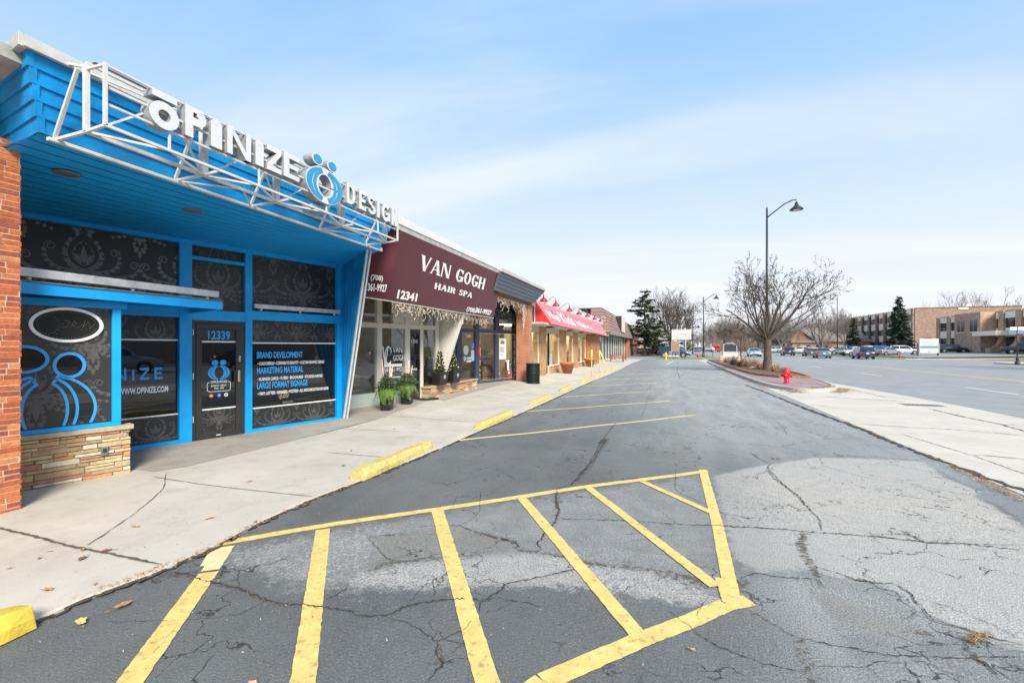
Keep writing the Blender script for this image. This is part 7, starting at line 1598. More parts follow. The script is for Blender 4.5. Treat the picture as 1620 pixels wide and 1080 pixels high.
for k, (u, v, s_, lb) in enumerate(((1243, 589, .8, 'straw grass clump at the right end of the mulch bed, above the hydrant'), (1226, 587, .95, 'straw grass clump just right of the big tree trunk'), (1203, 583.5, 1.0, 'straw grass clump just left of the big tree trunk'), (1182, 580, 1.15, 'bushy straw grass clump near the white rock in the bed'), (1192, 577, 1.0, 'straw grass clump at the road side behind the white rock'), (1150, 573, 1.1, 'straw grass clump beside the orange barrel'), (1162, 571, 1.1, 'straw grass clump behind the low evergreens'), (1176, 573, 1.1, 'straw grass clump next to the young staked tree'), (1212, 579, 1.0, 'straw grass clump behind the big tree trunk'))): tuft(lb, u, v, s_, k)
tuft('low dark evergreen shrub left of the young staked tree', 1160, 577, .8, 40, SHR, 'shrub', 'low_shrub', 700, 'low evergreen shrubs in the island bed'); tuft('low dark evergreen shrub in front of the young staked tree', 1171, 579, .8, 41, SHR, 'shrub', 'low_shrub', 700, 'low evergreen shrubs in the island bed')
rk = MB(); rk.lathe([(.08, 0), (.16, .04), (.14, .12), (.06, .17), (.001, .18)], n=9, smooth=False); o = rk.build('white_rock', mat('pale_rock', (.6, .56, .5), .9, noise=.3)); x, y = G(1191, 583, .19); o.location = (x, y, .16); o.scale = (1.4, .8, 1); tag(o, 'pale rock lying in the mulch bed', 'rock')

# ================================================================= STREET LAMPS
LMP = mat('dark_green_lamp_paint', (0.035, 0.045, 0.045), .45, .3)
def street_lamp(label, x, y, z, h, sx, arm, drop=.0, rr_=.12, grp='dark green street lamps'):
    t = thing('street_lamp', label, 'street lamp', (x, y, z), 0, grp)
    MB().lathe([(.26, 0), (.26, .08), (.20, .12), (.18, .7), (.13, .8)], n=14).build('base', LMP, t); MB().tube([(0, 0, .6), (0, 0, h)], [rr_, rr_ * .55], 12).build('pole', LMP, t)
    MB().tube([(0, 0, h), (0, 0, h + .12), (0, 0, h + .3)], [.06, .07, .01], 8).build('finial', LMP, t)
    P = [(0, 0, h - .55), (sx * arm * .25, 0, h - .15), (sx * arm * .6, 0, h + .38), (sx * arm * .88, 0, h + .62), (sx * arm, 0, h + .60)]; MB().tube(P, .045, 8).build('arm', LMP, t)
    mb = MB().lathe([(.001, .02), (.30, .0), (.44, -.02), (.46, .02), (.40, .08), (.20, .26), (.13, .34), (.12, .5), (.05, .55), (.05, .62), (.001, .63)], (sx * arm, 0, h - .12 - drop), 20); o = mb.build('bell_shade', LMP, t); MB().lathe([(.001, -.03), (.24, -.03), (.28, .0)], (sx * arm, 0, h - .13 - drop), 16).build('lens', mat('lamp_lens', (.7, .7, .65), .4), o)
    return t
lx, ly = AT(1213.3, 34.5); street_lamp('tall dark street lamp rising behind the big bare tree of the island', lx, ly, .1, 11.9, 1, 1.95)
x, y = G(1113, 564.6, .0); street_lamp('second street lamp, standing at the end of the island left of the message board', x, y, 0, 9.5, 1, 1.9)
x, y = AT(1324.7, 102); street_lamp('dark street lamp across the road in front of the parked cars', x, y, 0, 12.6, -1, 2.4)
x, y = AT(1096, 105); street_lamp('distant street lamp with a low bell right of the pylon sign', x, y, 0, 7.2, 1, 1.2, 1.0)
x, y = AT(1238, 140); t = thing('utility_pole', 'pale utility pole beyond the dark blue car', 'pole', (x, y, 0)); MB().tube([(0, 0, 0), (0, 0, 9)], .16, 8).build('shaft', mat('pale_pole', (.45, .43, .4), .8), t); MB().box(-.9, .9, -.06, .06, 8.3, 8.45).build('crossarm', BK2, t)
x, y = AT(1084.5, 90); t = thing('flag_pole', 'white pole standing right behind the pylon sign', 'pole', (x, y, 0)); MB().tube([(0, 0, 0), (0, 0, 9.2)], [.14, .09], 10).build('shaft', mat('white_pole', (.75, .76, .74), .5), t); MB().lathe([(.001, 0), (.1, .08), (.001, .18)], (0, 0, 9.2), 10).build('ball', mat('white_pole', (.75, .76, .74), .5), t)

# ================================================================= PYLON SIGN ISLAND
struct(MB().prism([(-1.6, 63.4), (-.6, 62.8), (4.4, 62.6), (5.0, 63.2), (5.2, 72), (-.8, 72)], -.1, .03).build('verge_kerb', KERB))
struct(MB().prism([(-1.3, 63.7), (-.5, 63.1), (4.2, 62.9), (4.7, 63.4), (4.9, 71.5), (-.6, 71.5)], -.1, .06).build('verge_grass', GRASS))
struct(MB().prism([(5.6, 73), (7.4, 73), (7.4, 110), (5.6, 110)], -.1, .03).build('verge_grass', GRASS))
t = thing('pylon_sign', 'white pylon sign reading LUMES on a brown post beyond the lot', 'sign', (*AT(1068.5, 64), .05), 0)
MB().box(-.50, .48, -.2, .3, .8, 2.62).build('post', mat('brown_sign_post', (.33, .20, .12), .7), t); MB().box(-.54, -.50, -.22, .32, .0, 2.62).build('post_edge', GALV, t); MB().box(.48, .52, -.22, .32, 0, 2.62).build('post_edge', GALV, t)
bd = MB().box(-.5, 2.06, -.22, .36, 2.63, 4.02).build('board', mat('white_signboard', (.60, .57, .555), .5), t); mb = MB(); mb.box(-.53, 2.09, -.24, -.22, 3.99, 4.05); mb.box(-.53, 2.09, -.24, -.22, 2.60, 2.66); mb.build('frame', mat('board_frame', (.5, .42, .38), .6), t)
text(bd, 'lettering', 'LUMES', -.14, 3.12, -.235, .40, mat('grey_sign_letter', (.36, .36, .38), .6), fitw=2.0); text(bd, 'lettering', 'PANCAKE HOUSE', -.16, 2.84, -.235, .13, mat('pale_sign_letter', (.5, .48, .47), .6), fitw=2.0); MB().box(-.2, .22, -.21, -.205, 2.38, 2.52).build('number_plate', mat('sticker_white', (.75, .75, .75)), t)
for lb, u, c_, nm in (('blue newspaper box right of the pylon sign post', 1071.5, (.01, .12, .42), 'newspaper_box'), ('dark green newspaper box in front of the pylon sign post', 1066, (.03, .09, .09), 'newspaper_box'), ('pale grey newspaper box beside the yellow hydrant', 1060, (.4, .42, .44), 'newspaper_box')):
    x, y = AT(u, 62.6); b_ = thing(nm, lb, 'news box', (x, y, .03), 0); m_ = mat('box_%d' % int(u), c_, .4)
    MB().box(-.2, .2, -.18, .18, .25, .98).build('cabinet', m_, b_, bevel=.02); MB().box(-.16, .16, -.2, -.182, .52, .92).build('window', mat('news_paper', (.15, .16, .17), .3), b_); MB().box(-.17, .17, -.21, -.182, .28, .46).build('card', mat('sticker_white', (.75, .75, .75)), b_)
    for x_ in (-.16, .16): MB().box(x_ - .02, x_ + .02, -.15, .15, 0, .25).build('leg', m_, b_)
# road works: message trailer and drums
OR = mat('orange_plastic', (.80, .16, .03), .5); WST = mat('white_reflective', (.8, .8, .8), .4)
x, y = AT(1155, 60); t = thing('message_board_trailer', 'white roadwork trailer carrying a dark message board with a lamp panel on top', 'trailer', (x, y, 0)); t.scale = (.82, .82, .92)
MB().box(-1.1, 1.1, -.7, .7, .35, .95).build('trailer_body', mat('white_trailer', (.52, .52, .52), .5), t, bevel=.03); MB().box(-.92, .92, -.1, .1, 1.12, 2.12).build('display', mat('dark_display', (.035, .04, .05), .3), t)
mb = MB(); mb.box(-1.0, 1.0, -.14, .12, 2.12, 2.2); mb.box(-1.0, 1.0, -.14, .12, 1.04, 1.12); mb.box(-1.0, -.92, -.14, .12, 1.12, 2.12); mb.box(.92, 1.0, -.14, .12, 1.12, 2.12); mb.build('display_frame', mat('white_trailer', (.52, .52, .52), .5), t); MB().box(-.55, .55, -.4, .4, 2.30, 2.36).build('solar_panel', mat('pale_panel', (.6, .62, .64), .3), t); MB().tube([(0, 0, .9), (0, 0, 2.3)], .06, 8).build('mast', GALV, t)
for s_ in (-1, 1): o = MB().tube([(s_ * .95, 0, .3), (s_ * 1.15, 0, .3)], .3, 16).build('wheel', BLK, t)
for lb, u, v, s_ in (('orange and white traffic drum left of the message trailer', 1141, 573, 1.0), ('orange drum at the right side of the message trailer', 1169, 573, .9), ('smaller orange drum behind the left traffic drum', 1144, 567, .9)):
    x, y = G(u, v, .12); d_ = thing('traffic_drum', lb, 'traffic drum', (x, y, .12 if v > 570 else 0), 0, 'traffic drums around the trailer'); d_.scale = (s_ * .72,) * 3
    MB().lathe([(.36, 0), (.36, .05), (.29, .06), (.28, .35), (.27, .36), (.26, .65), (.25, .66), (.23, .95), (.1, 1.0)], n=18).build('drum', OR, d_)
    for z in (.42, .72): MB().lathe([(.283, z), (.278, z + .12)], n=18).build('white_band', WST, d_)
x, y = AT(1127.5, 78); t = thing('road_sign_post', 'small red and white sign on a thin post left of the message trailer', 'sign', (x, y, 0)); MB().tube([(0, 0, 0), (0, 0, 2.6)], .04, 8).build('post', BLK, t); MB().tube([(0, -.05, 1.3), (0, -.08, 1.3)], .33, 8).build('plate', mat('pale_red_plate', (.65, .5, .5), .5), t)

# ================================================================= VEHICLES
CGL = mat('car_glass', (0.02, 0.025, 0.03), .05, spec=.8); TYR = mat('tyre_rubber', (0.012, 0.012, 0.012), .8); RIM = mat('alloy_rim', (.45, .46, .47), .35, .7); TL = mat('tail_lamp_red', (.5, .01, .012), .25); HL = mat('head_lamp', (.75, .78, .8), .15); PLT = mat('number_plate_white', (.7, .7, .7), .5); DPL = mat('dark_plastic', (.02, .02, .022), .6)
def paint(nm, c): return mat('paint_' + nm, c, .28, spec=.6, coat=.6)
PT = dict(white=paint('white', (.58, .59, .61)), black=paint('black', (.012, .012, .014)), navy=paint('navy', (.015, .03, .075)), grey=paint('grey', (.20, .22, .24)), silver=paint('silver', (.42, .44, .46)), blue=paint('blue', (.03, .10, .32)), teal=paint('slate', (.10, .14, .16)), red=paint('red', (.45, .03, .025)), brown=paint('graphite', (.07, .065, .065)))
SHAPE = {
 'sedan': dict(L=4.75, W=1.82, low=[(-2.37, .42, .62), (-2.33, .30, .92), (-2.0, .24, 1.02), (-1.5, .22, 1.04), (-.9, .2, .98), (0, .2, .95), (.9, .2, .94), (1.3, .22, .90), (1.9, .24, .80), (2.28, .3, .66), (2.37, .42, .55)], top=[(-1.75, 1.03), (-1.05, 1.40), (-.3, 1.46), (.25, 1.42), (1.15, .96)]),
 'suv': dict(L=4.7, W=1.9, low=[(-2.35, .45, .80), (-2.32, .34, 1.02), (-2.1, .3, 1.10), (-1.5, .28, 1.12), (-.9, .26, 1.10), (0, .26, 1.07), (.9, .26, 1.06), (1.3, .28, 1.04), (1.9, .3, .97), (2.27, .36, .82), (2.35, .45, .7)], top=[(-2.22, 1.10), (-1.98, 1.60), (-1.2, 1.72), (.1, 1.70), (.5, 1.62), (1.2, 1.08)]),
 'truck': dict(L=5.5, W=1.95, low=[(-2.75, .5, .95), (-2.7, .4, 1.12), (-2.3, .38, 1.16), (-1.5, .36, 1.16), (-.6, .34, 1.16), (0, .34, 1.16), (.9, .34, 1.15), (1.5, .36, 1.14), (2.2, .4, 1.08), (2.68, .45, .95), (2.75, .5, .8)], top=[(-1.0, 1.15), (-.75, 1.75), (-.2, 1.84), (.6, 1.80), (1.35, 1.16)])}
def car(label, x, y, z, hd, kind='sedan', col='white', s_=1.0, nm=None, grp=None, wagon=False, two=None):
    S = SHAPE[kind]; t = thing(nm or {'sedan': 'parked_car', 'suv': 'parked_suv', 'truck': 'pickup_truck'}[kind], label, {'sedan': 'car', 'suv': 'SUV', 'truck': 'truck'}[kind], (x, y, z), R(hd), grp); t.scale = (s_,) * 3
    W = S['W'] / 2; P = PT[col]; mb = MB(); vs = []; n = 0; Lh = S['L'] / 2
    for x_, zb, zt in S['low']:
        e = abs(x_) / Lh; w_ = W * (1 - .16 * max(0, (e - .72) / .28) ** 1.8); zm = zb + (zt - zb) * .55
        vs += [(x_, -w_ * .86, zb), (x_, -w_ * .98, zb + .08), (x_, -w_, zm), (x_, -w_ * .97, zt - .10), (x_, -w_ * .88, zt), (x_, 0, zt + .035), (x_, w_ * .88, zt), (x_, w_ * .97, zt - .10), (x_, w_, zm), (x_, w_ * .98, zb + .08), (x_, w_ * .86, zb)]; n += 1
    k = 11; mb.add(vs, [(i * k + j, (i + 1) * k + j, (i + 1) * k + (j + 1) % k, i * k + (j + 1) % k) for i in range(n - 1) for j in range(k)] + [tuple(range(k)), tuple((n - 1) * k + j for j in range(k))[::-1]], True)
    body = mb.build('body', P, t)
    T = S['top']; mb = MB(); vs = []; m_ = len(T); zb0 = T[0][1] - .06
    for i, (x_, z_) in enumerate(T):
        zf = z_; q = (z_ - .95) / .8; w_ = W * (.90 - .22 * max(0, q)); vs += [(x_, -W * .90, zb0 if 0 < i < m_ - 1 else z_ - .03), (x_, -w_, z_), (x_, 0, z_ + .03), (x_, w_, z_), (x_, W * .90, zb0 if 0 < i < m_ - 1 else z_ - .03)]
    mb.add(vs, [(i * 5 + j, (i + 1) * 5 + j, (i + 1) * 5 + j + 1, i * 5 + j + 1) for i in range(m_ - 1) for j in range(4)], True); mb.build('cabin', P, t)
    # glass: wind screen, rear screen, side windows standing just proud
    def wq(i): x_, z_ = T[i]; q = (z_ - .95) / .8; return W * (.90 - .22 * max(0, q))
    def screen(nm_, i, j, o):
        (xa, za), (xb, zb_) = T[i], T[j]; xa2, za2 = xa + (xb - xa) * .14, za + (zb_ - za) * .14; xb2, zb2 = xa + (xb - xa) * .88, za + (zb_ - za) * .88; wa, wb_ = wq(i) * .92, wq(j) * .90
        MB().add([(xa2 + o, -wa, za2 + .025), (xa2 + o, wa, za2 + .025), (xb2 + o, wb_, zb2 + .03), (xb2 + o, -wb_, zb2 + .03), (xa2 + o, 0, za2 + .055), (xb2 + o, 0, zb2 + .06)], [(0, 4, 5, 3), (4, 1, 2, 5)]).build(nm_, CGL, t)
    screen('windscreen', m_ - 1, m_ - 2, .02); screen('rear_window', 0, 1, -.02)
    zr = max(z_ for _, z_ in T)
    for sd_ in (-1, 1):
        x0, x1 = T[0][0] + .3, T[-1][0] - .25; xs0, xs1 = T[1][0] + .1, T[-2][0] - .05; zl = T[0][1] + .03; zu = zr - .12; wl_ = W * (.90 - .22 * (zl - .95) / .8 * .6) + .012; wu = W * (.90 - .22 * max(0, (zu - .95) / .8)) + .022; xm = (xs0 + xs1) / 2
        for a, b_, c_, d_ in ((x0, xm - .05, xm - .05, xs0), (xm + .05, x1, xs1, xm + .05)): MB().quad((a, sd_ * wl_, zl), (b_, sd_ * wl_, zl), (c_, sd_ * wu, zu), (d_, sd_ * wu, zu)).build('side_window', CGL, t)
    wx = Lh * .60
    for xx in (-wx, wx):
        for sd_ in (-1, 1):
            rw = .33 if kind == 'sedan' else .37
            q = MB(); q.tube([(xx, sd_ * (W - .24), rw), (xx, sd_ * (W - .0), rw)], rw + .06, 20, smooth=False); q.build('wheel_arch', DPL, t)
            q = MB(); q.tube([(xx, sd_ * (W - .22), rw), (xx, sd_ * (W + .015), rw)], rw, 20, smooth=False); o = q.build('tyre', TYR, t); q = MB(); q.tube([(xx, sd_ * (W), rw), (xx, sd_ * (W + .022), rw)], rw * .62, 14, smooth=False); q.build('rim', RIM, o)
    zt = S['low'][1][2]; zf = S['low'][-2][2]
    for sd_ in (-1, 1):
        MB().box(-Lh - .015, -Lh + .16, sd_ * W * .84 - .14, sd_ * W * .84 + .06 * sd_ + .06, zt - .28, zt - .05).build('tail_lamp', TL, t, bevel=.02); MB().box(Lh - .16, Lh + .012, sd_ * W * .76 - .2, sd_ * W * .76 + .14, zf - .22, zf - .06).build('headlight', HL, t, bevel=.02)
        MB().box(T[-1][0] - .45, T[-1][0] - .28, sd_ * (W + .02) - .09, sd_ * (W + .02) + .09, T[-1][1] + .02, T[-1][1] + .15).build('mirror', P, t, bevel=.02)
    MB().box(-Lh - .04, -Lh + .1, -W * .84, W * .84, .32, .56).build('bumper', DPL if kind != 'sedan' else P, t, bevel=.03); MB().box(Lh - .1, Lh + .04, -W * .8, W * .8, .26, .5).build('bumper', DPL, t, bevel=.03)
    MB().box(-Lh - .05, -Lh - .02, -.16, .16, zt - .30, zt - .16).build('number_plate', PLT, t); MB().box(Lh - .02, Lh + .02, -W * .45, W * .45, zf - .3, zf - .14).build('grille', DPL, t)
    if two: 
        for sd_ in (-1, 1): MB().box(-.9, 1.0, sd_ * (W + .006) - .004, sd_ * (W + .006) + .004, .5, 1.0).build('door_panel', PT[two], t)
    return t
RZ = -.035; CP = lambda x: float(gz(x, 0)) - .03
def at(u, D_): return AT(u, D_)
x, y = at(1365, 64.5); c_ = car('dark blue and white patrol SUV driving away on the far lanes', x, y, RZ, 84, 'suv', 'navy', 1.0, 'patrol_suv', two='white'); MB().box(-.3, .1, -.55, .55, 1.72, 1.80).build('roof_light_bar', DPL, c_)
x, y = at(1193, 79); car('white sedan driving toward the camera between the two island trees', x, y, RZ, -92, 'sedan', 'silver', 1.0, 'oncoming_car')
x, y = at(1246, 87); car('dark navy SUV driving away just right of the big tree trunk', x, y, RZ, 86, 'suv', 'navy', 1.0, 'moving_suv')
x, y = at(1300, 69); car('slate grey sedan driving away, nearest car left of the far lamp', x, y, RZ, 82, 'sedan', 'teal', 1.04, 'moving_car')
x, y = at(1281, 82); car('dark sedan ahead of the slate grey one, partly hidden by it', x, y, RZ, 84, 'sedan', 'brown', 1.0, 'moving_car')
lot = [(1264, 112, 175, 'suv', 'white', 'white SUV parked right of the navy SUV'), (1285, 104, 170, 'sedan', 'white', 'white sedan parked in front of the multi trunk bare tree'), (1222, 125, 175, 'suv', 'silver', 'pale van like SUV far beyond the island, left of the navy SUV'), (1330, 96, 178, 'sedan', 'teal', 'dark slate sedan parked behind the far street lamp'), (1322, 108, 178, 'suv', 'silver', 'silver SUV parked behind the dark slate sedan'), (1337, 116, 178, 'suv', 'navy', 'navy SUV parked in the back row before the dark spruce'), (1352, 86, 200, 'suv', 'silver', 'silver SUV parked left of the patrol SUV'), (1368, 96, 200, 'suv', 'white', 'white SUV parked behind the patrol SUV roof'), (1388, 90, 196, 'suv', 'blue', 'bright blue SUV parked right of the patrol SUV'),
       (1404, 84, 30, 'sedan', 'grey', 'dark grey car with red tail lamp parked behind the white SUV'), (1430, 85, -14, 'suv', 'white', 'white SUV parked side on left of the marquee sign'), (1506, 91, -8, 'suv', 'black', 'black SUV parked side on right of the marquee sign')]
for u, D_, hd, kd, cl, lb in lot:
    x, y = at(u, D_); car(lb, x, y, CP(x) if x > 33 else .03, hd, kd, cl, 1.0, grp=None)
x, y = at(1622, 74); car('black pickup with a red tail lamp at the right edge', x, y, CP(x), -20, 'truck', 'black')
x, y = at(1066, 73.5); car('black SUV parked side on behind the pylon sign', x, y, -.02, -4, 'suv', 'navy', 1.03)
for u, D_, hd, kd, cl, lb in ((1120, 170, -90, 'suv', 'white', 'distant pale SUV oncoming left of the red truck'), (1109, 200, -90, 'sedan', 'silver', 'distant silver car farthest down the road'), (1143, 185, -90, 'sedan', 'white', 'distant white car right of the red truck'), (1103, 150, -95, 'sedan', 'teal', 'distant slate car seen over the faded red hydrant')):
    x, y = at(u, D_); car(lb, x, y, RZ, hd, kd, cl, 1.0, 'oncoming_car')
x, y = at(1132, 140); t = thing('box_truck', 'red box truck driving on the far stretch of road', 'truck', (x, y, RZ)); MB().box(-1.1, 1.1, -.6, 4.5, .7, 2.6).build('cargo_box', PT['red'], t, bevel=.04); MB().box(-1.0, 1.0, -2.2, -.6, .5, 2.0).build('cab', PT['red'], t, bevel=.1); MB().box(-.85, .85, -2.22, -2.19, 1.25, 1.85).build('windscreen', CGL, t)
for s_ in (-1, 1):
    for y_ in (-1.4, 3.2): MB().tube([(s_ * .8, y_, .42), (s_ * 1.05, y_, .42)], .42, 16).build('wheel', TYR, t)

# ================================================================= BUILDINGS ACROSS THE ROAD
OB1 = brick_mat('brown_office_brick', (0.35, 0.23, 0.17), (0.28, 0.18, 0.13), (0.20, 0.15, 0.12), .4, .14, .012, bump=.1); OB2 = brick_mat('tan_office_brick', (0.54, 0.35, 0.24), (0.46, 0.29, 0.195), (0.30, 0.2, 0.15), .4, .14, .012, bump=.1); SPD = mat('cream_spandrel', (0.86, 0.75, 0.58), .7, noise=.06); OGL = mat('office_glass', (0.03, 0.035, 0.04), .08, spec=.8)
def fin(mb, x, y, th, z1, zf=2.6, out=.8, flare=1.2):
    P = [(0, 0), (0, z1), (-out, z1), (-out, zf)] + [(-out - flare * (1 - math.cos(R(a))), zf - (zf * .72) * math.sin(R(a)) / 1.0) for a in (15, 30, 45, 60, 75, 90)] + [(-out - flare, 0)]
    n = len(P); vs = [(x + a, y - th / 2, b_) for a, b_ in P] + [(x + a, y + th / 2, b_) for a, b_ in P]; mb.add(vs, [tuple(range(n)), tuple(range(n, 2 * n))[::-1]] + [(i, (i + 1) % n, n + (i + 1) % n, n + i) for i in range(n)])
o1 = thing('office_building', 'three storey brown brick office with curved brick fins and a blank side wall', 'office building', (61, 146, .55))
MB().box(.6, 22, 0, 56, 0, 11.0).build('wall', OB1, o1); MB().box(.9, 22.05, -.06, 56, 11.0, 11.25).build('coping', mat('dark_coping', (.12, .09, .08), .7), o1)
for k in range(10):
    y = .6 + k * 5.4; mb = MB(); fin(mb, .6, y, .9, 11.2, 2.8, .45, 1.5); mb.build('brick_fin', OB1, o1)
    if k < 9:
        for z in (0, 1, 2): MB().box(.5, .56, y + 3.2, y + 4.8, 1.0 + z * 3.6, 2.9 + z * 3.6).build('window', OGL, o1)
        for z in (0, 1, 2): MB().box(.2, .56, y + .5, y + 3.2, 2.4 + z * 3.6, 4.3 + z * 3.6 if z < 2 else 11.0).build('spandrel', SPD, o1)
MB().box(-3.0, .4, 36, 47, 3.6, 4.8).build('entrance_canopy', SPD, o1)
MB().box(9.5, 11.5, -.15, .5, 10.6, 11.0).build('roof_flashing', SPD, o1)
o2 = thing('office_building', 'two storey tan brick office with cream bands and curved fins at the right edge', 'office building', (58, 80, .6))
MB().box(1.2, 20, -10, 49.5, 0, 7.6).build('wall', OB2, o2)
yy = lambda u, X=58: YX(u, X) - 80
def bay(y0, y1, x=1.2):
    MB().box(x - .25, x + .1, y0, y1, 6.3, 7.5).build('spandrel', SPD, o2); MB().box(x - .1, x + .1, y0, y1, 4.5, 6.3).build('window', OGL, o2); MB().box(x - .25, x + .1, y0, y1, 2.9, 4.5).build('spandrel', SPD, o2); MB().box(x - .1, x + .1, y0, y1, 1.0, 2.9).build('window', OGL, o2); MB().box(x - .2, x + .1, y0, y1, .2, 1.0).build('spandrel', SPD, o2)
fu = [1476.5, 1493, 1509]
ys_ = [yy(u) for u in fu]
for y in ys_[:2]: mb = MB(); fin(mb, 1.2, y, 1.3, 7.6, 2.4, .4, 1.0); mb.build('brick_fin', OB2, o2)
bay(ys_[1] + .65, ys_[0] - .65); bay(ys_[2], ys_[1] - .65)
ya, yb = yy(1551, 56.8), yy(1510, 56.8); MB().box(-1.2, 1.3, ya, yb, 0, 7.7).build('brick_bay', OB2, o2)
for u in (1520, 1540):
    y = yy(u, 56.8); MB().box(-1.24, -1.1, y - 1.1, y + 1.1, 4.0, 6.3).build('window', OGL, o2); MB().box(-1.3, -1.1, y - 1.2, y + 1.2, 3.85, 4.0).build('window_sill', SPD, o2); MB().box(-1.25, -1.1, y - .04, y + .04, 4.0, 6.3).build('mullion', CRF, o2)
yf = [yy(1575), yy(1602), yy(1602) - 7.0, yy(1602) - 14, yy(1602) - 21]
prev = ya - .2
for y in yf:
    bay(y + .7, prev - .1); mb = MB(); fin(mb, 1.2, y, 1.4, 7.7, 2.9, .45, 1.9); mb.build('brick_fin', OB2, o2); prev = y - .7
MB().box(-2.2, 1.0, yf[1] + .3, ya + .5, 3.1, 3.95).build('entrance_canopy', SPD, o2); MB().box(.9, 1.0, yf[1] + 1.2, yf[0] - 1.2, 0, 2.9).build('entrance_door', OGL, o2)
MB().box(1.15, 20.05, -10, 49.5, 7.6, 7.75).build('coping', mat('tan_coping', (.4, .34, .27), .7), o2)
for k, y in enumerate((ys_[2] + 2, ya - 5)):
    pass
# marquee
x, y = at(1468.7, 76); t = thing('marquee_sign', 'white changeable letter marquee sign with a teal band on the far verge', 'sign', (x, y, .3), R(14)); t.scale = (.86, 1, .92)
MB().box(-1.72, 1.72, -.15, .15, .35, 2.95).build('panel', mat('white_signboard', (.60, .57, .555), .5), t)
for x_ in (-1.82, 1.82): MB().box(x_ - .1, x_ + .1, -.2, .2, -.6, 2.1).build('post', mat('grey_brown_post', (.25, .22, .19), .8), t)
MB().box(-1.6, 1.6, -.165, -.155, 1.25, 1.6).build('teal_band', mat('teal_band', (.05, .22, .22), .6), t)
mb = MB(); [mb.box(-1.7, 1.7, -.17, -.155, z, z + .025) for z in (.75, 1.15, 1.66, 2.05, 2.5)]; mb.build('letter_tracks', mat('track_grey', (.35, .36, .37), .6), t)
mb = MB(); [mb.plate(P, -.1, .1) for P in ringp(-.05, 3.1, .75, .14, .001, .001)]; mb.build('oval_topper', mat('dark_oval', (.08, .09, .10), .5), t)
for z, w_, c_ in ((2.62, 2.2, 'track_grey'), (2.2, 2.6, 'rose_print'), (1.8, 2.2, 'track_grey'), (.85, 2.0, 'track_grey'), (.45, .5, 'dark_oval')): MB().box(-w_ / 2, w_ / 2, -.162, -.152, z + .08, z + .2).build('letter_row', mat(c_, (.5, .3, .3), .6), t)
# street name sign
x, y = G(1609.5, 575.5, .05); t = thing('street_name_sign', 'pale street name signs on a dark post at the far corner', 'sign', (x, y, .05), R(15))
MB().tube([(0, 0, 0), (0, 0, 3.6)], .055, 10).build('post', BLK, t); MB().lathe([(.22, 0), (.2, .1), (.1, .3), (.13, .4), (.08, .7), (.05, .8)], n=14).build('base', BLK, t)
MB().box(-.65, .65, -.03, .03, 3.22, 3.50).build('blade', mat('pale_street_sign', (.66, .74, .80), .5), t); MB().box(-.03, .03, -.75, .75, 2.86, 3.15).build('blade', mat('pale_street_sign', (.66, .74, .80), .5), t)
# houses behind the far car park
def house(label, x, y, w_, d_, h, rh, wallm, rz=0, nm='gabled_house', gableY=True, dorm=0):
    t = thing(nm, label, 'house', (x, y, .0), R(rz)); MB().box(-w_, w_, -d_, d_, 0, h).build('wall', wallm, t); e = .5
    if gableY: V = [(-w_ - e, -d_ - e, h - .1), (w_ + e, -d_ - e, h - .1), (w_ + e, d_ + e, h - .1), (-w_ - e, d_ + e, h - .1), (0, -d_ - e, h + rh), (0, d_ + e, h + rh)]; F_ = [(0, 4, 5, 3), (4, 1, 2, 5), (0, 3, 2, 1)]; GV = [(-w_, -d_ - .01, h), (w_, -d_ - .01, h), (0, -d_ - .01, h + rh * .93)]
    else: V = [(-w_ - e, -d_ - e, h - .1), (w_ + e, -d_ - e, h - .1), (w_ + e, d_ + e, h - .1), (-w_ - e, d_ + e, h - .1), (-w_ * .7, 0, h + rh), (w_ * .7, 0, h + rh)]; F_ = [(0, 1, 5, 4), (1, 2, 5), (2, 3, 4, 5), (3, 0, 4), (0, 3, 2, 1)]; GV = None
    MB().add(V, F_).build('roof', mat('brown_grey_shingle', (.20, .175, .155), .9, noise=.15, nscale=1.5), t)
    if GV: MB().add(GV, [(0, 1, 2)]).build('gable', wallm, t)
    for k in range(3): MB().box(-w_ * .7 + k * w_ * .6, -w_ * .7 + k * w_ * .6 + .9, -d_ - .05, -d_ + .02, .9, 2.2).build('window', OGL, t)
    for k in range(dorm):
        xx = (-.45 + k * .9) * w_; mb = MB(); mb.box(xx - .8, xx + .8, -d_ + .2, 0, h + .2, h + 1.4); mb.add([(xx - 1, -d_ + .1, h + 1.4), (xx + 1, -d_ + .1, h + 1.4), (xx, -d_ + .1, h + 2.3), (xx - 1, 0, h + 1.4), (xx + 1, 0, h + 1.4), (xx, 0, h + 2.3)], [(0, 1, 2), (0, 2, 5, 3), (1, 4, 5, 2)]); mb.build('dormer', mat('cream_dormer', (.6, .56, .48), .8), t)
    return t
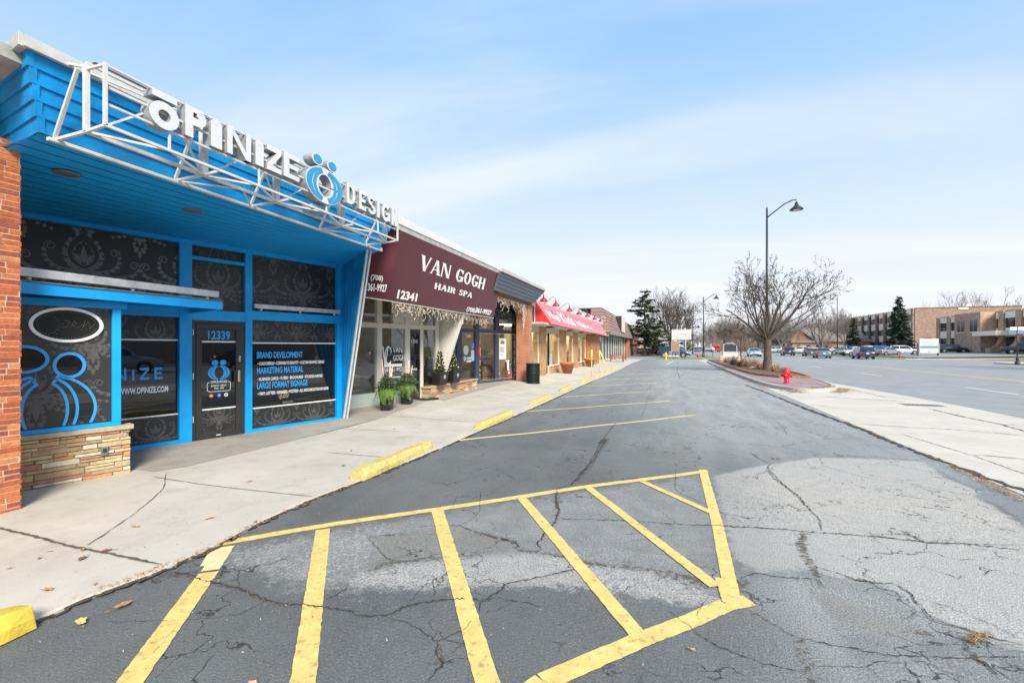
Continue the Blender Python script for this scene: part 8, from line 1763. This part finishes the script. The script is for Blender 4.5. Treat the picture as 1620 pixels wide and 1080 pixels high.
BRR = brick_mat('red_house_brick', (0.38, 0.17, 0.10), (0.32, 0.13, 0.08), (0.3, 0.2, 0.15), .4, .14, .012, bump=.1)
x, y = at(1264, 150); house('tan gabled brick house left of the multi trunk tree', x, y, 3.8, 7, 3.6, 3.6, BRR, -14)
x, y = at(1308, 148); house('long low brick building with a wide brown roof behind the multi trunk tree', x, y, 10.5, 6, 3.3, 4.6, BRR, -12, 'long_house', False)
x, y = at(1277, 146); house('low tan roofed brick wing between the gabled house and the bare tree', x, y, 4.2, 5, 3.0, 2.6, LBR, -12, 'house_wing', False)
x, y = at(1228, 165); house('cream dormered house seen just right of the big tree trunk', x, y, 5.5, 5, 3.4, 3.4, mat('cream_siding', (.55, .5, .42), .8), -8, 'dormered_house', False, 2)
x, y = at(1247, 170); house('small pale gabled house beyond the utility pole', x, y, 2.6, 4, 3.0, 2.8, MATS['cream_siding'], -8)
# opposite side of the road beside the camera, seen mirrored in the shop windows
ob = thing('low_commercial_building', 'low tan commercial building across the road beside the camera', 'building', (38, -2, .0)); MB().box(0, 14, -12, 34, 0, 5.2).build('wall', OB2, ob); MB().box(-.3, 14, -12.2, 34.2, 5.2, 5.7).build('roof', BLK, ob)
for k in range(13): MB().box(-.06, .02, -10.5 + k * 3.4, -8.0 + k * 3.4, .7, 3.6).build('window', mat('pale_blind_window', (.28, .30, .28), .4), ob)
for k, (x, y, kd, cl) in enumerate(((21.5, 4.0, 'suv', 'silver'), (25.5, 12, 'sedan', 'black'), (21.8, 19, 'sedan', 'silver'), (25.4, 26, 'suv', 'teal'))): car('%s %s stopped on the far lanes beside the camera' % (dict(silver='silver', black='black', teal='slate')[cl], 'SUV' if kd == 'suv' else 'sedan') + (', third in line' if k == 2 else ''), x, y, RZ, 90, kd, cl, 1.0, 'roadside_car')
for k in range(9):
    c_ = copy_tree(protos[k % 4]); c_.location = (34.5 + (k % 3) * 20, -14 + k * 8.3, 0); s_ = 1.1 + .1 * (k % 3); c_.scale = (s_, s_, s_); c_['label'] = 'bare tree across the road beside the camera'; c_['group'] = 'bare trees across the road beside the camera'
